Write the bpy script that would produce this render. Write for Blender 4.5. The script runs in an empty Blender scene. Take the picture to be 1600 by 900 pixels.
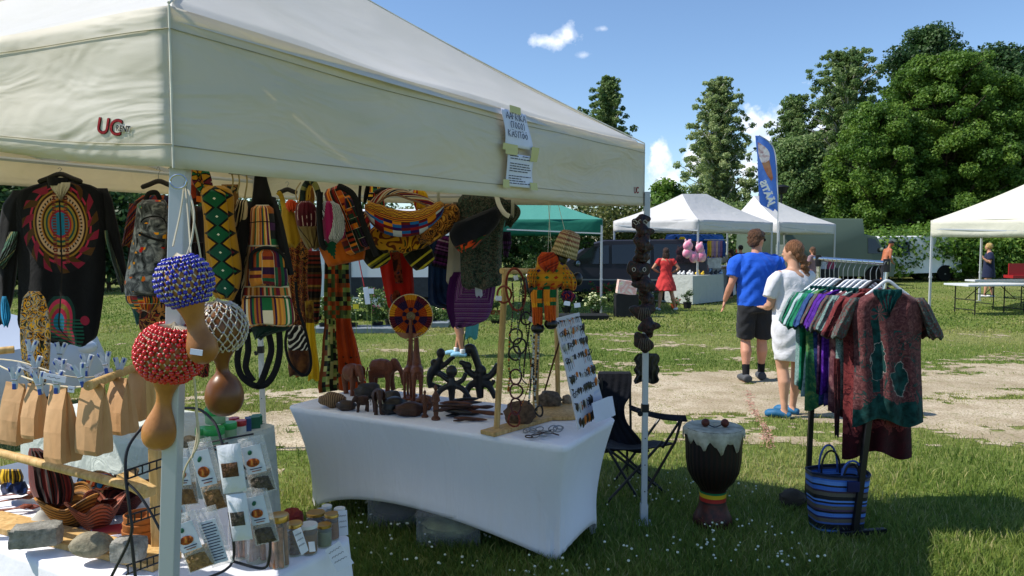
import bpy, bmesh, math, random
import numpy as np
from mathutils import Vector, Matrix, Euler
random.seed(7); RNG = np.random.default_rng(7)
SC = bpy.context.scene; COL = SC.collection
PI = math.pi
def R(d): return math.radians(d)
# ---------------------------------------------------------------- camera
CAMZ = 1.65; FPX = 1155.6; PITCH = R(3.47)
cam = bpy.data.cameras.new('camera'); camo = bpy.data.objects.new('camera', cam); COL.objects.link(camo)
cam.sensor_width = 36; cam.lens = 26; cam.clip_start = .05; cam.clip_end = 2000
camo.location = (0, 0, CAMZ); camo.rotation_euler = (PI/2-PITCH, 0, 0); SC.camera = camo
# ---------------------------------------------------------------- light
SUNV = Vector((-1.83, -.126, 2.2)).normalized()
sun = bpy.data.lights.new('sun', 'SUN'); suno = bpy.data.objects.new('sun', sun); COL.objects.link(suno)
sun.energy = 4.2; sun.angle = R(.5); sun.color = (1, .945, .86)
suno.rotation_euler = SUNV.to_track_quat('Z', 'Y').to_euler()
world = bpy.data.worlds.new('World'); SC.world = world; world.use_nodes = True
wt = world.node_tree; wt.nodes.clear()
wo = wt.nodes.new('ShaderNodeOutputWorld'); bg = wt.nodes.new('ShaderNodeBackground')
sky = wt.nodes.new('ShaderNodeTexSky'); sky.sky_type = 'NISHITA'; sky.sun_disc = False
sky.sun_elevation = math.asin(SUNV.z); sky.sun_rotation = math.atan2(SUNV.x, SUNV.y) % (2*PI)
sky.altitude = 50; sky.air_density = 1.0; sky.dust_density = .1; sky.ozone_density = 5.0
bg.inputs[1].default_value = .12
wt.links.new(bg.outputs[0], wo.inputs[0])
SC.view_settings.view_transform = 'Standard'; SC.view_settings.look = 'None'
SC.view_settings.exposure = 0.5; SC.view_settings.gamma = 1; SC.view_settings.use_curve_mapping = False
SC.render.engine = 'CYCLES'
cy = SC.cycles; cy.max_bounces = 8; cy.diffuse_bounces = 3; cy.glossy_bounces = 3; cy.transmission_bounces = 5
cy.transparent_max_bounces = 12; cy.caustics_reflective = False; cy.caustics_refractive = False
cy.sample_clamp_indirect = 4; cy.use_denoising = True
try: cy.denoiser = 'OPENIMAGEDENOISE'
except Exception: pass
# ---------------------------------------------------------------- pixel helpers (1600x900 photograph)
cP, sP = math.cos(PITCH), math.sin(PITCH)
def ray(px, py):
 r = px-800; u = -(py-450)
 return (r, FPX*cP+u*sP, -FPX*sP+u*cP)
def W(px, py, Y):
 d = ray(px, py); k = Y/d[1]
 return Vector((d[0]*k, Y, CAMZ+d[2]*k))
def G(px, py, z=0.):
 d = ray(px, py); k = (z-CAMZ)/d[2]
 return Vector((d[0]*k, d[1]*k, z))
def scl(Y): return Y/FPX          # metres per photo pixel at depth Y
# tent frame
C1 = Vector((-.745, 1.64, 0)); C2 = Vector((.775, 4.36, 0))
E2 = (C2-C1).normalized(); E1 = Vector((-E2.y, E2.x, 0))      # E1 leftwards along the front, E2 away along the right side
# ---------------------------------------------------------------- node helper
def lin(h):
 if isinstance(h, (tuple, list)): return (h[0], h[1], h[2], 1)
 h = h.lstrip('#'); c = [int(h[i:i+2], 16)/255 for i in (0, 2, 4)]
 return tuple([(x/12.92 if x <= .04045 else ((x+.055)/1.055)**2.4) for x in c]+[1])
class S:
 """a socket with arithmetic"""
 def __init__(s, t, k): s.t = t; s.k = k
 def _m(s, op, b=None, c=None, sw=False):
  n = s.t.nodes.new('ShaderNodeMath'); n.operation = op
  ins = [s, b, c] if not sw else [b, s, c]
  for i, x in enumerate(ins):
   if x is None: continue
   if isinstance(x, S): s.t.links.new(x.k, n.inputs[i])
   else: n.inputs[i].default_value = x
  return S(s.t, n.outputs[0])
 def __add__(s, o): return s._m('ADD', o)
 __radd__ = __add__
 def __sub__(s, o): return s._m('SUBTRACT', o)
 def __rsub__(s, o): return s._m('SUBTRACT', o, sw=True)
 def __mul__(s, o): return s._m('MULTIPLY', o)
 __rmul__ = __mul__
 def __truediv__(s, o): return s._m('DIVIDE', o)
 def __pow__(s, o): return s._m('POWER', o)
 def lt(s, o): return s._m('LESS_THAN', o)
 def gt(s, o): return s._m('GREATER_THAN', o)
 def fl(s): return s._m('FLOOR')
 def fr(s): return s._m('FRACT')
 def ab(s): return s._m('ABSOLUTE')
 def sin(s): return s._m('SINE')
 def sqrt(s): return s._m('SQRT')
 def mx(s, o): return s._m('MAXIMUM', o)
 def mn(s, o): return s._m('MINIMUM', o)
 def at2(s, o): return s._m('ARCTAN2', o)
 def cl(s):
  r = s._m('ADD', 0.); r.k.node.use_clamp = True; return r
class M:
 def __init__(s, name, base='808080', rough=.85, metal=0, spec=.3, sheen=0):
  s.m = bpy.data.materials.new(name); s.m.use_nodes = True; s.t = s.m.node_tree; s.N = s.t.nodes; s.L = s.t.links
  s.b = s.N['Principled BSDF']; s.out = s.N['Material Output']
  s.b.inputs['Base Color'].default_value = lin(base); s.b.inputs['Roughness'].default_value = rough
  s.b.inputs['Metallic'].default_value = metal; s.b.inputs['Specular IOR Level'].default_value = spec
  if sheen: s.b.inputs['Sheen Weight'].default_value = sheen
  s._u = None
 def uv(s):
  if not s._u:
   n = s.N.new('ShaderNodeUVMap'); n.uv_map = 'UVMap'; x = s.N.new('ShaderNodeSeparateXYZ'); s.L.new(n.outputs[0], x.inputs[0])
   s._u = (S(s.t, x.outputs[0]), S(s.t, x.outputs[1])); s.uvk = n.outputs[0]
  return s._u
 def pos(s):
  n = s.N.new('ShaderNodeTexCoord'); x = s.N.new('ShaderNodeSeparateXYZ'); s.L.new(n.outputs['Object'], x.inputs[0])
  s.posk = n.outputs['Object']
  return [S(s.t, x.outputs[i]) for i in range(3)]
 def obj(s):
  n = s.N.new('ShaderNodeTexCoord'); return n.outputs['Object']
 def comb(s, a, b, c=0.):
  n = s.N.new('ShaderNodeCombineXYZ')
  for i, x in enumerate((a, b, c)):
   if isinstance(x, S): s.L.new(x.k, n.inputs[i])
   else: n.inputs[i].default_value = x
  return n.outputs[0]
 def noise(s, scale=5, detail=3, vec=None, rough=.55, dist=0):
  n = s.N.new('ShaderNodeTexNoise'); n.inputs['Scale'].default_value = scale; n.inputs['Detail'].default_value = detail
  n.inputs['Roughness'].default_value = rough; n.inputs['Distortion'].default_value = dist
  s.L.new(vec if vec is not None else s.obj(), n.inputs['Vector'])
  return S(s.t, n.outputs['Fac'])
 def vor(s, scale=5, vec=None, feat='F1', out='Distance'):
  n = s.N.new('ShaderNodeTexVoronoi'); n.feature = feat; n.inputs['Scale'].default_value = scale
  s.L.new(vec if vec is not None else s.obj(), n.inputs['Vector'])
  return S(s.t, n.outputs[out])
 def rnd(s, a, b=0., c=0.):
  n = s.N.new('ShaderNodeTexWhiteNoise'); n.noise_dimensions = '3D'; s.L.new(s.comb(a, b, c), n.inputs[0]); return S(s.t, n.outputs[0])
 def ramp(s, f, stops, interp='LINEAR'):
  n = s.N.new('ShaderNodeValToRGB'); cr = n.color_ramp; cr.interpolation = interp
  while len(cr.elements) < len(stops): cr.elements.new(.5)
  for i, (p, c) in enumerate(stops): cr.elements[i].position = p
  for i, (p, c) in enumerate(stops): cr.elements[i].color = lin(c)
  s.L.new(f.k, n.inputs[0]); return S(s.t, n.outputs[0])
 def pal(s, f, cols): return s.ramp(f, [(i/len(cols), tuple(min(.9, x*1.4) for x in lin(c)[:3])) for i, c in enumerate(cols)], 'CONSTANT')
 def mix(s, f, a, b, blend='MIX'):
  n = s.N.new('ShaderNodeMix'); n.data_type = 'RGBA'; n.blend_type = blend
  if isinstance(f, S): s.L.new(f.k, n.inputs[0])
  else: n.inputs[0].default_value = f
  for i, x in ((6, a), (7, b)):
   if isinstance(x, S): s.L.new(x.k, n.inputs[i])
   else: n.inputs[i].default_value = lin(x)
  return S(s.t, n.outputs[2])
 def col(s, c):
  s.L.new(c.k, s.b.inputs['Base Color']); s.c = c; return s
 def attr(s, name):
  n = s.N.new('ShaderNodeAttribute'); n.attribute_name = name; return S(s.t, n.outputs['Fac'])
 def bump(s, f, dist=.002, strength=.6):
  n = s.N.new('ShaderNodeBump'); n.inputs['Distance'].default_value = dist; n.inputs['Strength'].default_value = strength
  s.L.new(f.k, n.inputs['Height']); s.L.new(n.outputs[0], s.b.inputs['Normal']); s.bn = n.outputs[0]; return s
 def transl(s, amount, color=None):
  """thin cloth: part of the light passes through"""
  tr = s.N.new('ShaderNodeBsdfTranslucent'); mx = s.N.new('ShaderNodeMixShader'); mx.inputs[0].default_value = amount
  if color is not None: tr.inputs[0].default_value = lin(color)
  elif s.b.inputs['Base Color'].is_linked: s.L.new(s.b.inputs['Base Color'].links[0].from_socket, tr.inputs[0])
  else: tr.inputs[0].default_value = s.b.inputs['Base Color'].default_value
  if s.b.inputs['Normal'].is_linked: s.L.new(s.b.inputs['Normal'].links[0].from_socket, tr.inputs['Normal'])
  s.L.new(s.b.outputs[0], mx.inputs[1]); s.L.new(tr.outputs[0], mx.inputs[2]); s.L.new(mx.outputs[0], s.out.inputs[0]); return s
_mc = {}
def plain(hexc, rough=.8, metal=0, spec=.3, vary=.12, sc=9, bump=0, bsc=60):
 """a base colour with a little unevenness of its own"""
 key = (hexc, rough, metal, spec, vary, sc, bump, bsc)
 if key in _mc: return _mc[key]
 m = M('mat_'+hexc, hexc, rough, metal, spec)
 if vary:
  c = lin(hexc); f = m.noise(sc, 4)
  lo = tuple(max(0, x*(1-2*vary)) for x in c[:3]); hi = tuple(min(1, x*(1+2*vary)) for x in c[:3])
  m.col(m.ramp(f, [(.3, lo), (.7, hi)]))
 if bump: m.bump(m.noise(bsc, 4), bump)
 _mc[key] = m.m; return m.m
# ---------------------------------------------------------------- mesh builder
def basis(d):
 d = Vector(d).normalized(); a = Vector((0, 0, 1)) if abs(d.z) < .9 else Vector((1, 0, 0))
 x = a.cross(d).normalized(); return x, d.cross(x)
class MB:
 def __init__(s): s.v = []; s.f = []; s.uv = []; s.fm = []; s.mi = 0
 def add(s, vs, fs, uvs=None):
  o = len(s.v); s.v += [Vector(p) for p in vs]
  s.uv += list(uvs) if uvs is not None else [(0, 0)]*len(vs)
  for f in fs: s.f.append([o+i for i in f]); s.fm.append(s.mi)
  return s
 def box(s, c, d, rot=None, taper=1.):
  c = Vector(c); h = Vector(d)/2; vs = []
  for z in (-1, 1):
   for x, y in ((-1, -1), (1, -1), (1, 1), (-1, 1)):
    t = taper if z > 0 else 1
    p = Vector((x*h.x*t, y*h.y*t, z*h.z)); vs.append(c+(rot @ p if rot else p))
  return s.add(vs, [(3, 2, 1, 0), (4, 5, 6, 7), (0, 1, 5, 4), (1, 2, 6, 5), (2, 3, 7, 6), (3, 0, 4, 7)],
    [(0, 0), (1, 0), (1, 0), (0, 0), (0, 1), (1, 1), (1, 1), (0, 1)])
 def obox(s, p0, p1, w, h):       # a bar of w x h section from p0 to p1
  p0 = Vector(p0); p1 = Vector(p1); x, y = basis(p1-p0); vs = []
  for p in (p0, p1):
   for a, b in ((-1, -1), (1, -1), (1, 1), (-1, 1)): vs.append(p+x*(a*w/2)+y*(b*h/2))
  return s.add(vs, [(3, 2, 1, 0), (4, 5, 6, 7), (0, 1, 5, 4), (1, 2, 6, 5), (2, 3, 7, 6), (3, 0, 4, 7)])
 def rings(s, rs, caps=True, closed=True, uvs=None):
  n = len(rs[0]); o = len(s.v); m = len(rs)
  vs = [p for r in rs for p in r]
  if uvs is None: uvs = [(i/(n-1 if not closed else n), j/max(1, m-1)) for j in range(m) for i in range(n)]
  fs = []
  for j in range(m-1):
   for i in range(n if closed else n-1):
    k = (i+1) % n; fs.append((j*n+i, j*n+k, (j+1)*n+k, (j+1)*n+i))
  if caps and closed: fs.append(tuple(range(n))[::-1]); fs.append(tuple((m-1)*n+i for i in range(n)))
  return s.add(vs, fs, uvs)
 def tube(s, pts, r, seg=8, flat=1., caps=True, up=None):
  pts = [Vector(p) for p in pts]; n = len(pts); rs = r if isinstance(r, (list, tuple)) else [r]*n; rr = []
  d0 = (pts[1]-pts[0]).normalized(); x, y = basis(d0)
  if up is not None: y = Vector(up).normalized(); x = y.cross(d0).normalized(); y = d0.cross(x)
  for i, p in enumerate(pts):
   d = (pts[min(i+1, n-1)]-pts[max(i-1, 0)]).normalized()
   x = (x-d*x.dot(d)); x = x.normalized() if x.length > 1e-6 else basis(d)[0]; y = d.cross(x)
   rr.append([p+x*(rs[i]*math.cos(2*PI*k/seg))+y*(rs[i]*flat*math.sin(2*PI*k/seg)) for k in range(seg)])
  return s.rings(rr, caps)
 def lathe(s, prof, base=(0, 0, 0), seg=20, axis=None, sx=1., sy=1.):
  base = Vector(base); rr = []
  if axis is not None: z = Vector(axis).normalized(); x, y = basis(z)
  else: x, y, z = Vector((1, 0, 0)), Vector((0, 1, 0)), Vector((0, 0, 1))
  for r, h in prof: rr.append([base+z*h+x*(r*sx*math.cos(2*PI*k/seg))+y*(r*sy*math.sin(2*PI*k/seg)) for k in range(seg)])
  return s.rings(rr)
 def ell(s, c, r, rot=None, seg=14, n=9, bumpf=None):
  c = Vector(c); r = Vector(r) if not isinstance(r, (int, float)) else Vector((r, r, r)); rr = []
  for j in range(n+1):
   t = PI*(j+.02)/(n+.04)
   ring = []
   for k in range(seg):
    a = 2*PI*k/seg; q = Vector((math.sin(t)*math.cos(a), math.sin(t)*math.sin(a), -math.cos(t)))
    b = bumpf(q) if bumpf else 1
    p = Vector((q.x*r.x, q.y*r.y, q.z*r.z))*b; ring.append(c+(rot @ p if rot else p))
   rr.append(ring)
  return s.rings(rr)
 def grid(s, f, nu, nv, uvs=True):
  vs = []; uv = []
  for j in range(nv+1):
   for i in range(nu+1):
    vs.append(f(i/nu, j/nv)); uv.append((i/nu, j/nv))
  return s.add(vs, [(j*(nu+1)+i, j*(nu+1)+i+1, (j+1)*(nu+1)+i+1, (j+1)*(nu+1)+i) for j in range(nv) for i in range(nu)], uv)
 def prism(s, pts, d):            # planar polygon extruded by vector d
  n = len(pts); d = Vector(d); pts = [Vector(p) for p in pts]
  return s.add(pts+[p+d for p in pts], [tuple(range(n))[::-1], tuple(range(n, 2*n))]+[(i, (i+1) % n, n+(i+1) % n, n+i) for i in range(n)])
 def out(s, name, mat, parent=None, smooth=True, label=None, sub=0, loc=None, solid=0, remesh=0, smooth_it=0, bevel=0):
  vs = s.v
  if parent is not None: L = wl(parent)
  elif loc is not None: L = Vector(loc)
  else:
   a = np.array([tuple(p) for p in vs]); L = Vector(((a[:, 0].min()+a[:, 0].max())/2, (a[:, 1].min()+a[:, 1].max())/2, a[:, 2].min()))
  me = bpy.data.meshes.new(name); me.from_pydata([tuple(p-L) for p in vs], [], s.f)
  uvl = me.uv_layers.new(name='UVMap'); li = np.empty(len(me.loops), dtype=np.int32); me.loops.foreach_get('vertex_index', li)
  uvl.data.foreach_set('uv', np.array(s.uv, dtype=np.float32)[li].ravel())
  mats = mat if isinstance(mat, (list, tuple)) else [mat]
  for m_ in mats: me.materials.append(m_.m if isinstance(m_, M) else m_)
  if len(mats) > 1: me.polygons.foreach_set('material_index', np.array(s.fm, dtype=np.int32))
  bm = bmesh.new(); bm.from_mesh(me); bmesh.ops.recalc_face_normals(bm, faces=bm.faces); bm.to_mesh(me); bm.free()
  me.polygons.foreach_set('use_smooth', [smooth]*len(me.polygons)); me.update()
  if smooth: me.set_sharp_from_angle(angle=R(42))
  o = bpy.data.objects.new(name, me); COL.objects.link(o)
  if parent is not None: o.parent = parent
  else: o.location = L
  if label: o['label'] = label
  if remesh:
   md = o.modifiers.new('r', 'REMESH'); md.mode = 'VOXEL'; md.voxel_size = remesh; md.use_smooth_shade = True
   if smooth_it: md = o.modifiers.new('s', 'SMOOTH'); md.factor = .6; md.iterations = smooth_it
   bake(o)
  if bevel: md = o.modifiers.new('b', 'BEVEL'); md.width = bevel; md.segments = 2; md.limit_method = 'ANGLE'; md.angle_limit = R(40)
  if solid: md = o.modifiers.new('t', 'SOLIDIFY'); md.thickness = solid; md.offset = 0
  if sub: md = o.modifiers.new('u', 'SUBSURF'); md.levels = md.render_levels = sub
  if bevel or solid or sub: bake(o)
  return o
def bake(o):
 dg = bpy.context.evaluated_depsgraph_get(); dg.update()
 me = bpy.data.meshes.new_from_object(o.evaluated_get(dg)); old = o.data
 if len(me.materials) == 0:
  for m_ in old.materials: me.materials.append(m_)
 me.name = old.name; o.modifiers.clear(); o.data = me; bpy.data.meshes.remove(old)
def wl(o):
 L = Vector((0, 0, 0))
 while o is not None: L = L+o.location; o = o.parent
 return L
def tag(o, label, cat, group=None, kind=None):
 if label: o['label'] = label
 if cat: o['category'] = cat
 if group: o['group'] = group
 if kind: o['kind'] = kind
 return o
def thing(name, label, cat, loc=(0, 0, 0), group=None):
 o = bpy.data.objects.new(name, None); COL.objects.link(o); o.location = loc; o.empty_display_size = .1
 return tag(o, label, cat, group)
def kids(o): return [c for c in bpy.data.objects if c.parent is o]
def dup(root, loc=None, rz=None, label=None, group=None, parent=None, scale=None):
 c = root.copy(); COL.objects.link(c)
 if parent is not None: c.parent = parent
 if loc is not None: c.location = loc
 if rz is not None: c.rotation_euler = (0, 0, rz)
 if scale is not None: c.scale = (scale, scale, scale) if isinstance(scale, (int, float)) else scale
 if label: c['label'] = label
 if group: c['group'] = group
 for k in kids(root): dup(k, parent=c)
 return c
def ip(xs, ys, x): return float(np.interp(x, xs, ys))
def sstep(t): t = max(0., min(1., t)); return t*t*(3-2*t)
# ---------------------------------------------------------------- cloth / bag shape between two outlines, given in photo pixels at a distance
def loft(rows, Y, th=.03, amp=.006, nf=5, tilt=0., nu=22, sub=5, c=None, ang=0., seed=0, sag=0., wav=.3, lean=0., hem=2.2):
 rg = random.Random(seed); ph = [rg.uniform(0, 6.28) for _ in range(6)]
 ys = [r[0] for r in rows]; n = (len(rows)-1)*sub; rr = []; uvs = []
 ca, sa = math.cos(R(ang)), math.sin(R(ang)); k = scl(Y)
 for j in range(n+1):
  t = j/sub; i = min(int(t), len(rows)-2); f = t-i; v = j/n
  def cub(q):
   p0 = rows[max(i-1, 0)][q]; p1 = rows[i][q]; p2 = rows[i+1][q]; p3 = rows[min(i+2, len(rows)-1)][q]
   m1 = (p2-p0)/2; m2 = (p3-p1)/2; return (2*f**3-3*f*f+1)*p1+(f**3-2*f*f+f)*m1+(-2*f**3+3*f*f)*p2+(f**3-f*f)*m2
  y, xl, xr = rows[i][0]+(rows[i+1][0]-rows[i][0])*f, cub(1), cub(2)
  end = min(1., (v+.02)*8, (1.02-v)*8)**.5
  ring = []; uv = []
  def pt(u, side):
   x = xl+(xr-xl)*u; yy = y+hem*v**5*math.sin(u*8+ph[3])*(1 if c is None else 0)
   px, py = (x, yy) if c is None else (c[0]+x*ca-yy*sa, c[1]+x*sa+yy*ca)
   fold = amp*(wav+(1-wav)*v)*(math.sin(nf*2*PI*u+ph[0]+1.3*math.sin(v*5+ph[1]))+.5*math.sin(nf*4.3*u+ph[2]+v*7))
   prof = (max(0, 1-(2*u-1)**2))**.5
   d = Y+tilt*(u-.5)+lean*(v-.5)-side*(th/2)*prof*end+fold-side*.001
   p = W(px, py, d);
   return p+Vector((0, 0, -sag*math.sin(PI*u)))
  vy = (y-ys[0])/(ys[-1]-ys[0])
  for a in range(nu+1): ring.append(pt(a/nu, 1)); uv.append((a/nu, vy))
  for a in range(nu-1, 0, -1): ring.append(pt(a/nu, -1)); uv.append((a/nu, vy))
  rr.append(ring); uvs += uv
 m = MB(); m.rings(rr, uvs=uvs); return m
def strap(pts, Y, w, mat, name, parent, th=.004, label=None):
 """a flat webbing band through photo pixels; w in metres"""
 P = [W(p[0], p[1], p[2] if len(p) > 2 else Y) for p in pts]; P = smooth_path(P, 6)
 return MB().tube(P, w/2, 6, th/w*2, up=(0, 1, 0)).out(name, mat, parent, label=label)
def smooth_path(P, k=5):
 out = []
 for i in range(len(P)-1):
  p0, p1, p2, p3 = P[max(i-1, 0)], P[i], P[i+1], P[min(i+2, len(P)-1)]
  for j in range(k):
   f = j/k; m1 = (p2-p0)/2; m2 = (p3-p1)/2
   out.append((2*f**3-3*f*f+1)*p1+(f**3-2*f*f+f)*m1+(-2*f**3+3*f*f)*p2+(f**3-f*f)*m2)
 return out+[P[-1]]
def text_mesh(s, mat3, loc, size, mat, name, parent, ext=.0006, shear=0, bold=0, align='CENTER', flip=False, label=None, sx=1.):
 cu = bpy.data.curves.new('t', 'FONT'); cu.body = s; cu.size = size; cu.extrude = ext; cu.shear = shear; cu.offset = bold; cu.align_x = align; cu.align_y = 'CENTER'
 to = bpy.data.objects.new('t', cu); COL.objects.link(to); dg = bpy.context.evaluated_depsgraph_get(); dg.update()
 me = bpy.data.meshes.new_from_object(to.evaluated_get(dg)); bpy.data.objects.remove(to)
 L = wl(parent) if parent is not None else Vector((0, 0, 0)); loc = Vector(loc)
 for v in me.vertices:
  p = v.co.copy(); p.x *= sx
  if flip: p.x = -p.x
  v.co = loc+mat3 @ p-L
 me.materials.clear(); me.materials.append(mat.m if isinstance(mat, M) else mat); me.name = name
 o = bpy.data.objects.new(name, me); COL.objects.link(o)
 if parent is not None: o.parent = parent
 if label: o['label'] = label
 return o
def frame(x, y):                 # 3x3 matrix with given x axis and y axis
 x = Vector(x).normalized(); y = Vector(y); y = (y-x*x.dot(y)).normalized(); z = x.cross(y)
 return Matrix((x, y, z)).transposed()
def npmesh(name, V, F, mat, loc=(0, 0, 0), parent=None, attr=None, smooth=False):
 """fast mesh from numpy arrays: V (n,3), F (m,3) or (m,4)"""
 me = bpy.data.meshes.new(name); n = len(V); m, k = F.shape
 me.vertices.add(n); me.vertices.foreach_set('co', np.asarray(V, dtype=np.float32).ravel())
 me.loops.add(m*k); me.loops.foreach_set('vertex_index', F.astype(np.int32).ravel())
 me.polygons.add(m); me.polygons.foreach_set('loop_start', np.arange(0, m*k, k, dtype=np.int32))
 me.polygons.foreach_set('loop_total', np.full(m, k, dtype=np.int32))
 if attr is not None:
  for an, av in attr.items():
   a = me.attributes.new(an, 'FLOAT', 'POINT'); a.data.foreach_set('value', np.asarray(av, dtype=np.float32))
 me.update(calc_edges=True); me.validate()
 for m_ in (mat if isinstance(mat, (list, tuple)) else [mat]): me.materials.append(m_.m if isinstance(m_, M) else m_)
 if smooth: me.polygons.foreach_set('use_smooth', [True]*m)
 o = bpy.data.objects.new(name, me); COL.objects.link(o)
 if parent is not None: o.parent = parent
 else: o.location = loc
 return o
# ================================================================ SKY clouds (far cumulus, in the sky dome by direction)
def wclouds():
 t = wt; L = t.links
 tc = t.nodes.new('ShaderNodeTexCoord'); sep = t.nodes.new('ShaderNodeSeparateXYZ'); L.new(tc.outputs['Generated'], sep.inputs[0])
 x, y, z = [S(t, sep.outputs[i]) for i in range(3)]
 nz = t.nodes.new('ShaderNodeTexNoise'); nz.inputs['Scale'].default_value = 26; nz.inputs['Detail'].default_value = 7; nz.inputs['Roughness'].default_value = .58
 L.new(tc.outputs['Generated'], nz.inputs['Vector']); nf = S(t, nz.outputs['Fac'])
 hx = x/y.mx(.05); hz = z/y.mx(.05)
 tot = None
# (px, py, half width px, half height px, softness)
 for (px, py, a, b, soft) in ((862, 64, 30, 10, 1.3), (888, 56, 26, 13, 1.5), (1182, 202, 28, 24, 2.6), (1168, 262, 36, 36, 2.2), (1096, 240, 20, 30, 2.2), (1032, 252, 14, 24, 2.6), (1044, 285, 24, 20, 2.), (1000, 330, 50, 30, 1.2), (1268, 215, 60, 60, 2.), (1090, 320, 60, 26, 1.6), (940, 45, 14, 5, .7), (913, 86, 14, 6, .6),
    (-260, 200, 150, 70, 2.), (2050, 180, 170, 90, 2.), (2400, 120, 120, 60, 2.)):
  d = ray(px, py); cx, cz = d[0]/d[1], d[2]/d[1]
  e = ((hx-cx)*(FPX/a))._m('POWER', 2.)+((hz-cz)*(FPX/b))._m('POWER', 2.)
  m = ((1.-e.sqrt())*.62+(nf-.5)*2.6+.1)*soft
  m = m.cl(); tot = m if tot is None else tot.mx(m)
 tot = tot*y.gt(.05)
 n2 = t.nodes.new('ShaderNodeTexNoise'); n2.inputs['Scale'].default_value = 60; n2.inputs['Detail'].default_value = 4
 L.new(tc.outputs['Generated'], n2.inputs['Vector'])
 cr = t.nodes.new('ShaderNodeValToRGB'); cr.color_ramp.elements[0].color = (5.2, 5.9, 7.2, 1); cr.color_ramp.elements[1].color = (8.2, 8.3, 8.6, 1)
 cr.color_ramp.elements[0].position = .35; cr.color_ramp.elements[1].position = .6
 L.new(n2.outputs['Fac'], cr.inputs[0])
 mx = t.nodes.new('ShaderNodeMix'); mx.data_type = 'RGBA'; mm = tot*.93; L.new(mm.k, mx.inputs[0])
 L.new(sky.outputs[0], mx.inputs[6]); L.new(cr.outputs[0], mx.inputs[7]); L.new(mx.outputs[2], bg.inputs[0])
wclouds()
# ================================================================ GROUND
def vnoise(x, y, s, seed=0):
 """cheap value noise, vectorised"""
 x = np.asarray(x)*s+seed*17.3; y = np.asarray(y)*s-seed*9.1
 xi = np.floor(x).astype(np.int64); yi = np.floor(y).astype(np.int64); fx = x-xi; fy = y-yi; fx = fx*fx*(3-2*fx); fy = fy*fy*(3-2*fy)
 def h(a, b):
  n = (a*374761393+b*668265263+seed*1274126177) & 0xffffffff; n = ((n ^ (n >> 13))*1274126177) & 0xffffffff; return ((n ^ (n >> 16)) & 0xffff)/65535.
 return (h(xi, yi)*(1-fx)+h(xi+1, yi)*fx)*(1-fy)+(h(xi, yi+1)*(1-fx)+h(xi+1, yi+1)*fx)*fy
def fbm(x, y, s, seed=0, o=4): return sum(vnoise(x, y, s*2**i, seed+i)/2**i for i in range(o))/sum(1/2**i for i in range(o))
def pathmask(x, y):
 """1 on the bare sandy track, 0 on grass"""
 near = 6.35+.2*np.sin(x*.9)-np.clip(-x-.5, 0, 3)*.4; far = 9.0+.22*np.clip(x, -3, 6)+.3*np.sin(x*.6+1)
 d = np.minimum(y-near, far-y)/1.0
 return np.clip(d, -1, 1)*.5+.5
gm = M('ground_soil', rough=.95, spec=.1)
f1 = gm.noise(.35, 6); f2 = gm.noise(14, 5)
c1 = gm.ramp(f2, [(.3, (.06, .10, .018)), (.55, (.12, .17, .035)), (.75, (.22, .23, .08))])
c2 = gm.ramp(f2, [(.3, (.10, .13, .03)), (.7, (.27, .27, .10))])
gm.col(gm.mix(gm.ramp(f1, [(.4, (0, 0, 0)), (.62, (1, 1, 1))]), c1, c2)); gm.bump(gm.noise(40, 5), .02)
m = MB()
xs = [-900, -300, -100, -40, -20, -10, -5, 0, 5, 10, 20, 40, 100, 300, 900]; ys = [-60, -20, -5, 0, 3, 6, 10, 16, 25, 40, 70, 120, 300, 900]
vs = [(x, y, 0) for y in ys for x in xs]; nx = len(xs)
m.add(vs, [(j*nx+i, j*nx+i+1, (j+1)*nx+i+1, (j+1)*nx+i) for j in range(len(ys)-1) for i in range(nx-1)])
o = m.out('ground', gm, smooth=False, loc=(0, 0, 0)); tag(o, 'open green grass field of the market', None, kind='structure')
# sandy track: a 4 mm raised sheet with ragged edges and holes where grass grows
pm = M('sandy_soil', rough=.95, spec=.1)
f = pm.noise(3.2, 6, rough=.65); f2 = pm.noise(55, 5); peb = pm.vor(38)
c = pm.ramp(f, [(.3, (.35, .28, .185)), (.5, (.50, .42, .30)), (.72, (.62, .54, .41))])
lg = pm.noise(.9, 4); c = pm.mix(pm.ramp(lg, [(.42, (0, 0, 0)), (.62, (.75, .75, .75))]), c, (.31, .25, .16)); gt = pm.noise(6, 5, rough=.75); c = pm.mix(pm.ramp(gt, [(.56, (0, 0, 0)), (.66, (.7, .7, .7))]), c, (.17, .19, .06)); c = pm.mix(pm.ramp(f2, [(.36, (1, 1, 1)), (.52, (0, 0, 0))]), c, (.24, .19, .12)); pm.col(c); pm.bump(f2+peb*.5, .012)
NX, NY, st = 620, 170, .06; gx = -16+np.arange(NX+1)*st; gy = 4.0+np.arange(NY+1)*st
GX, GY = np.meshgrid(gx, gy)
def field(x, y): return pathmask(x, y)*.84+(fbm(x, y*2.1, 1.2, 3, 5)-.5)*1.7+(vnoise(x, y*1.8, 4., 9)-.5)*.45+(vnoise(x, y*1.6, 13., 5)-.5)*.5+.06-(y < 5.9)*(x > -.6)*.6-.34*np.clip(-2.1-x, 0, 1)
def bare(x, y): return field(x, y) > .5
V = np.stack([GX.ravel(), GY.ravel(), np.full(GX.size, .004)], 1)
cxm, cym = (GX[:-1, :-1]+st/2), (GY[:-1, :-1]+st/2); keep = bare(cxm, cym)
idx = (np.arange(NY)[:, None]*(NX+1)+np.arange(NX)[None, :])[keep]
F = np.stack([idx, idx+1, idx+NX+2, idx+NX+1], 1)
u, inv = np.unique(F, return_inverse=True); o = npmesh('path', V[u], inv.reshape(F.shape), pm)
tag(o, 'bare sandy track with tufts crossing the grass', None, kind='structure')
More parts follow.
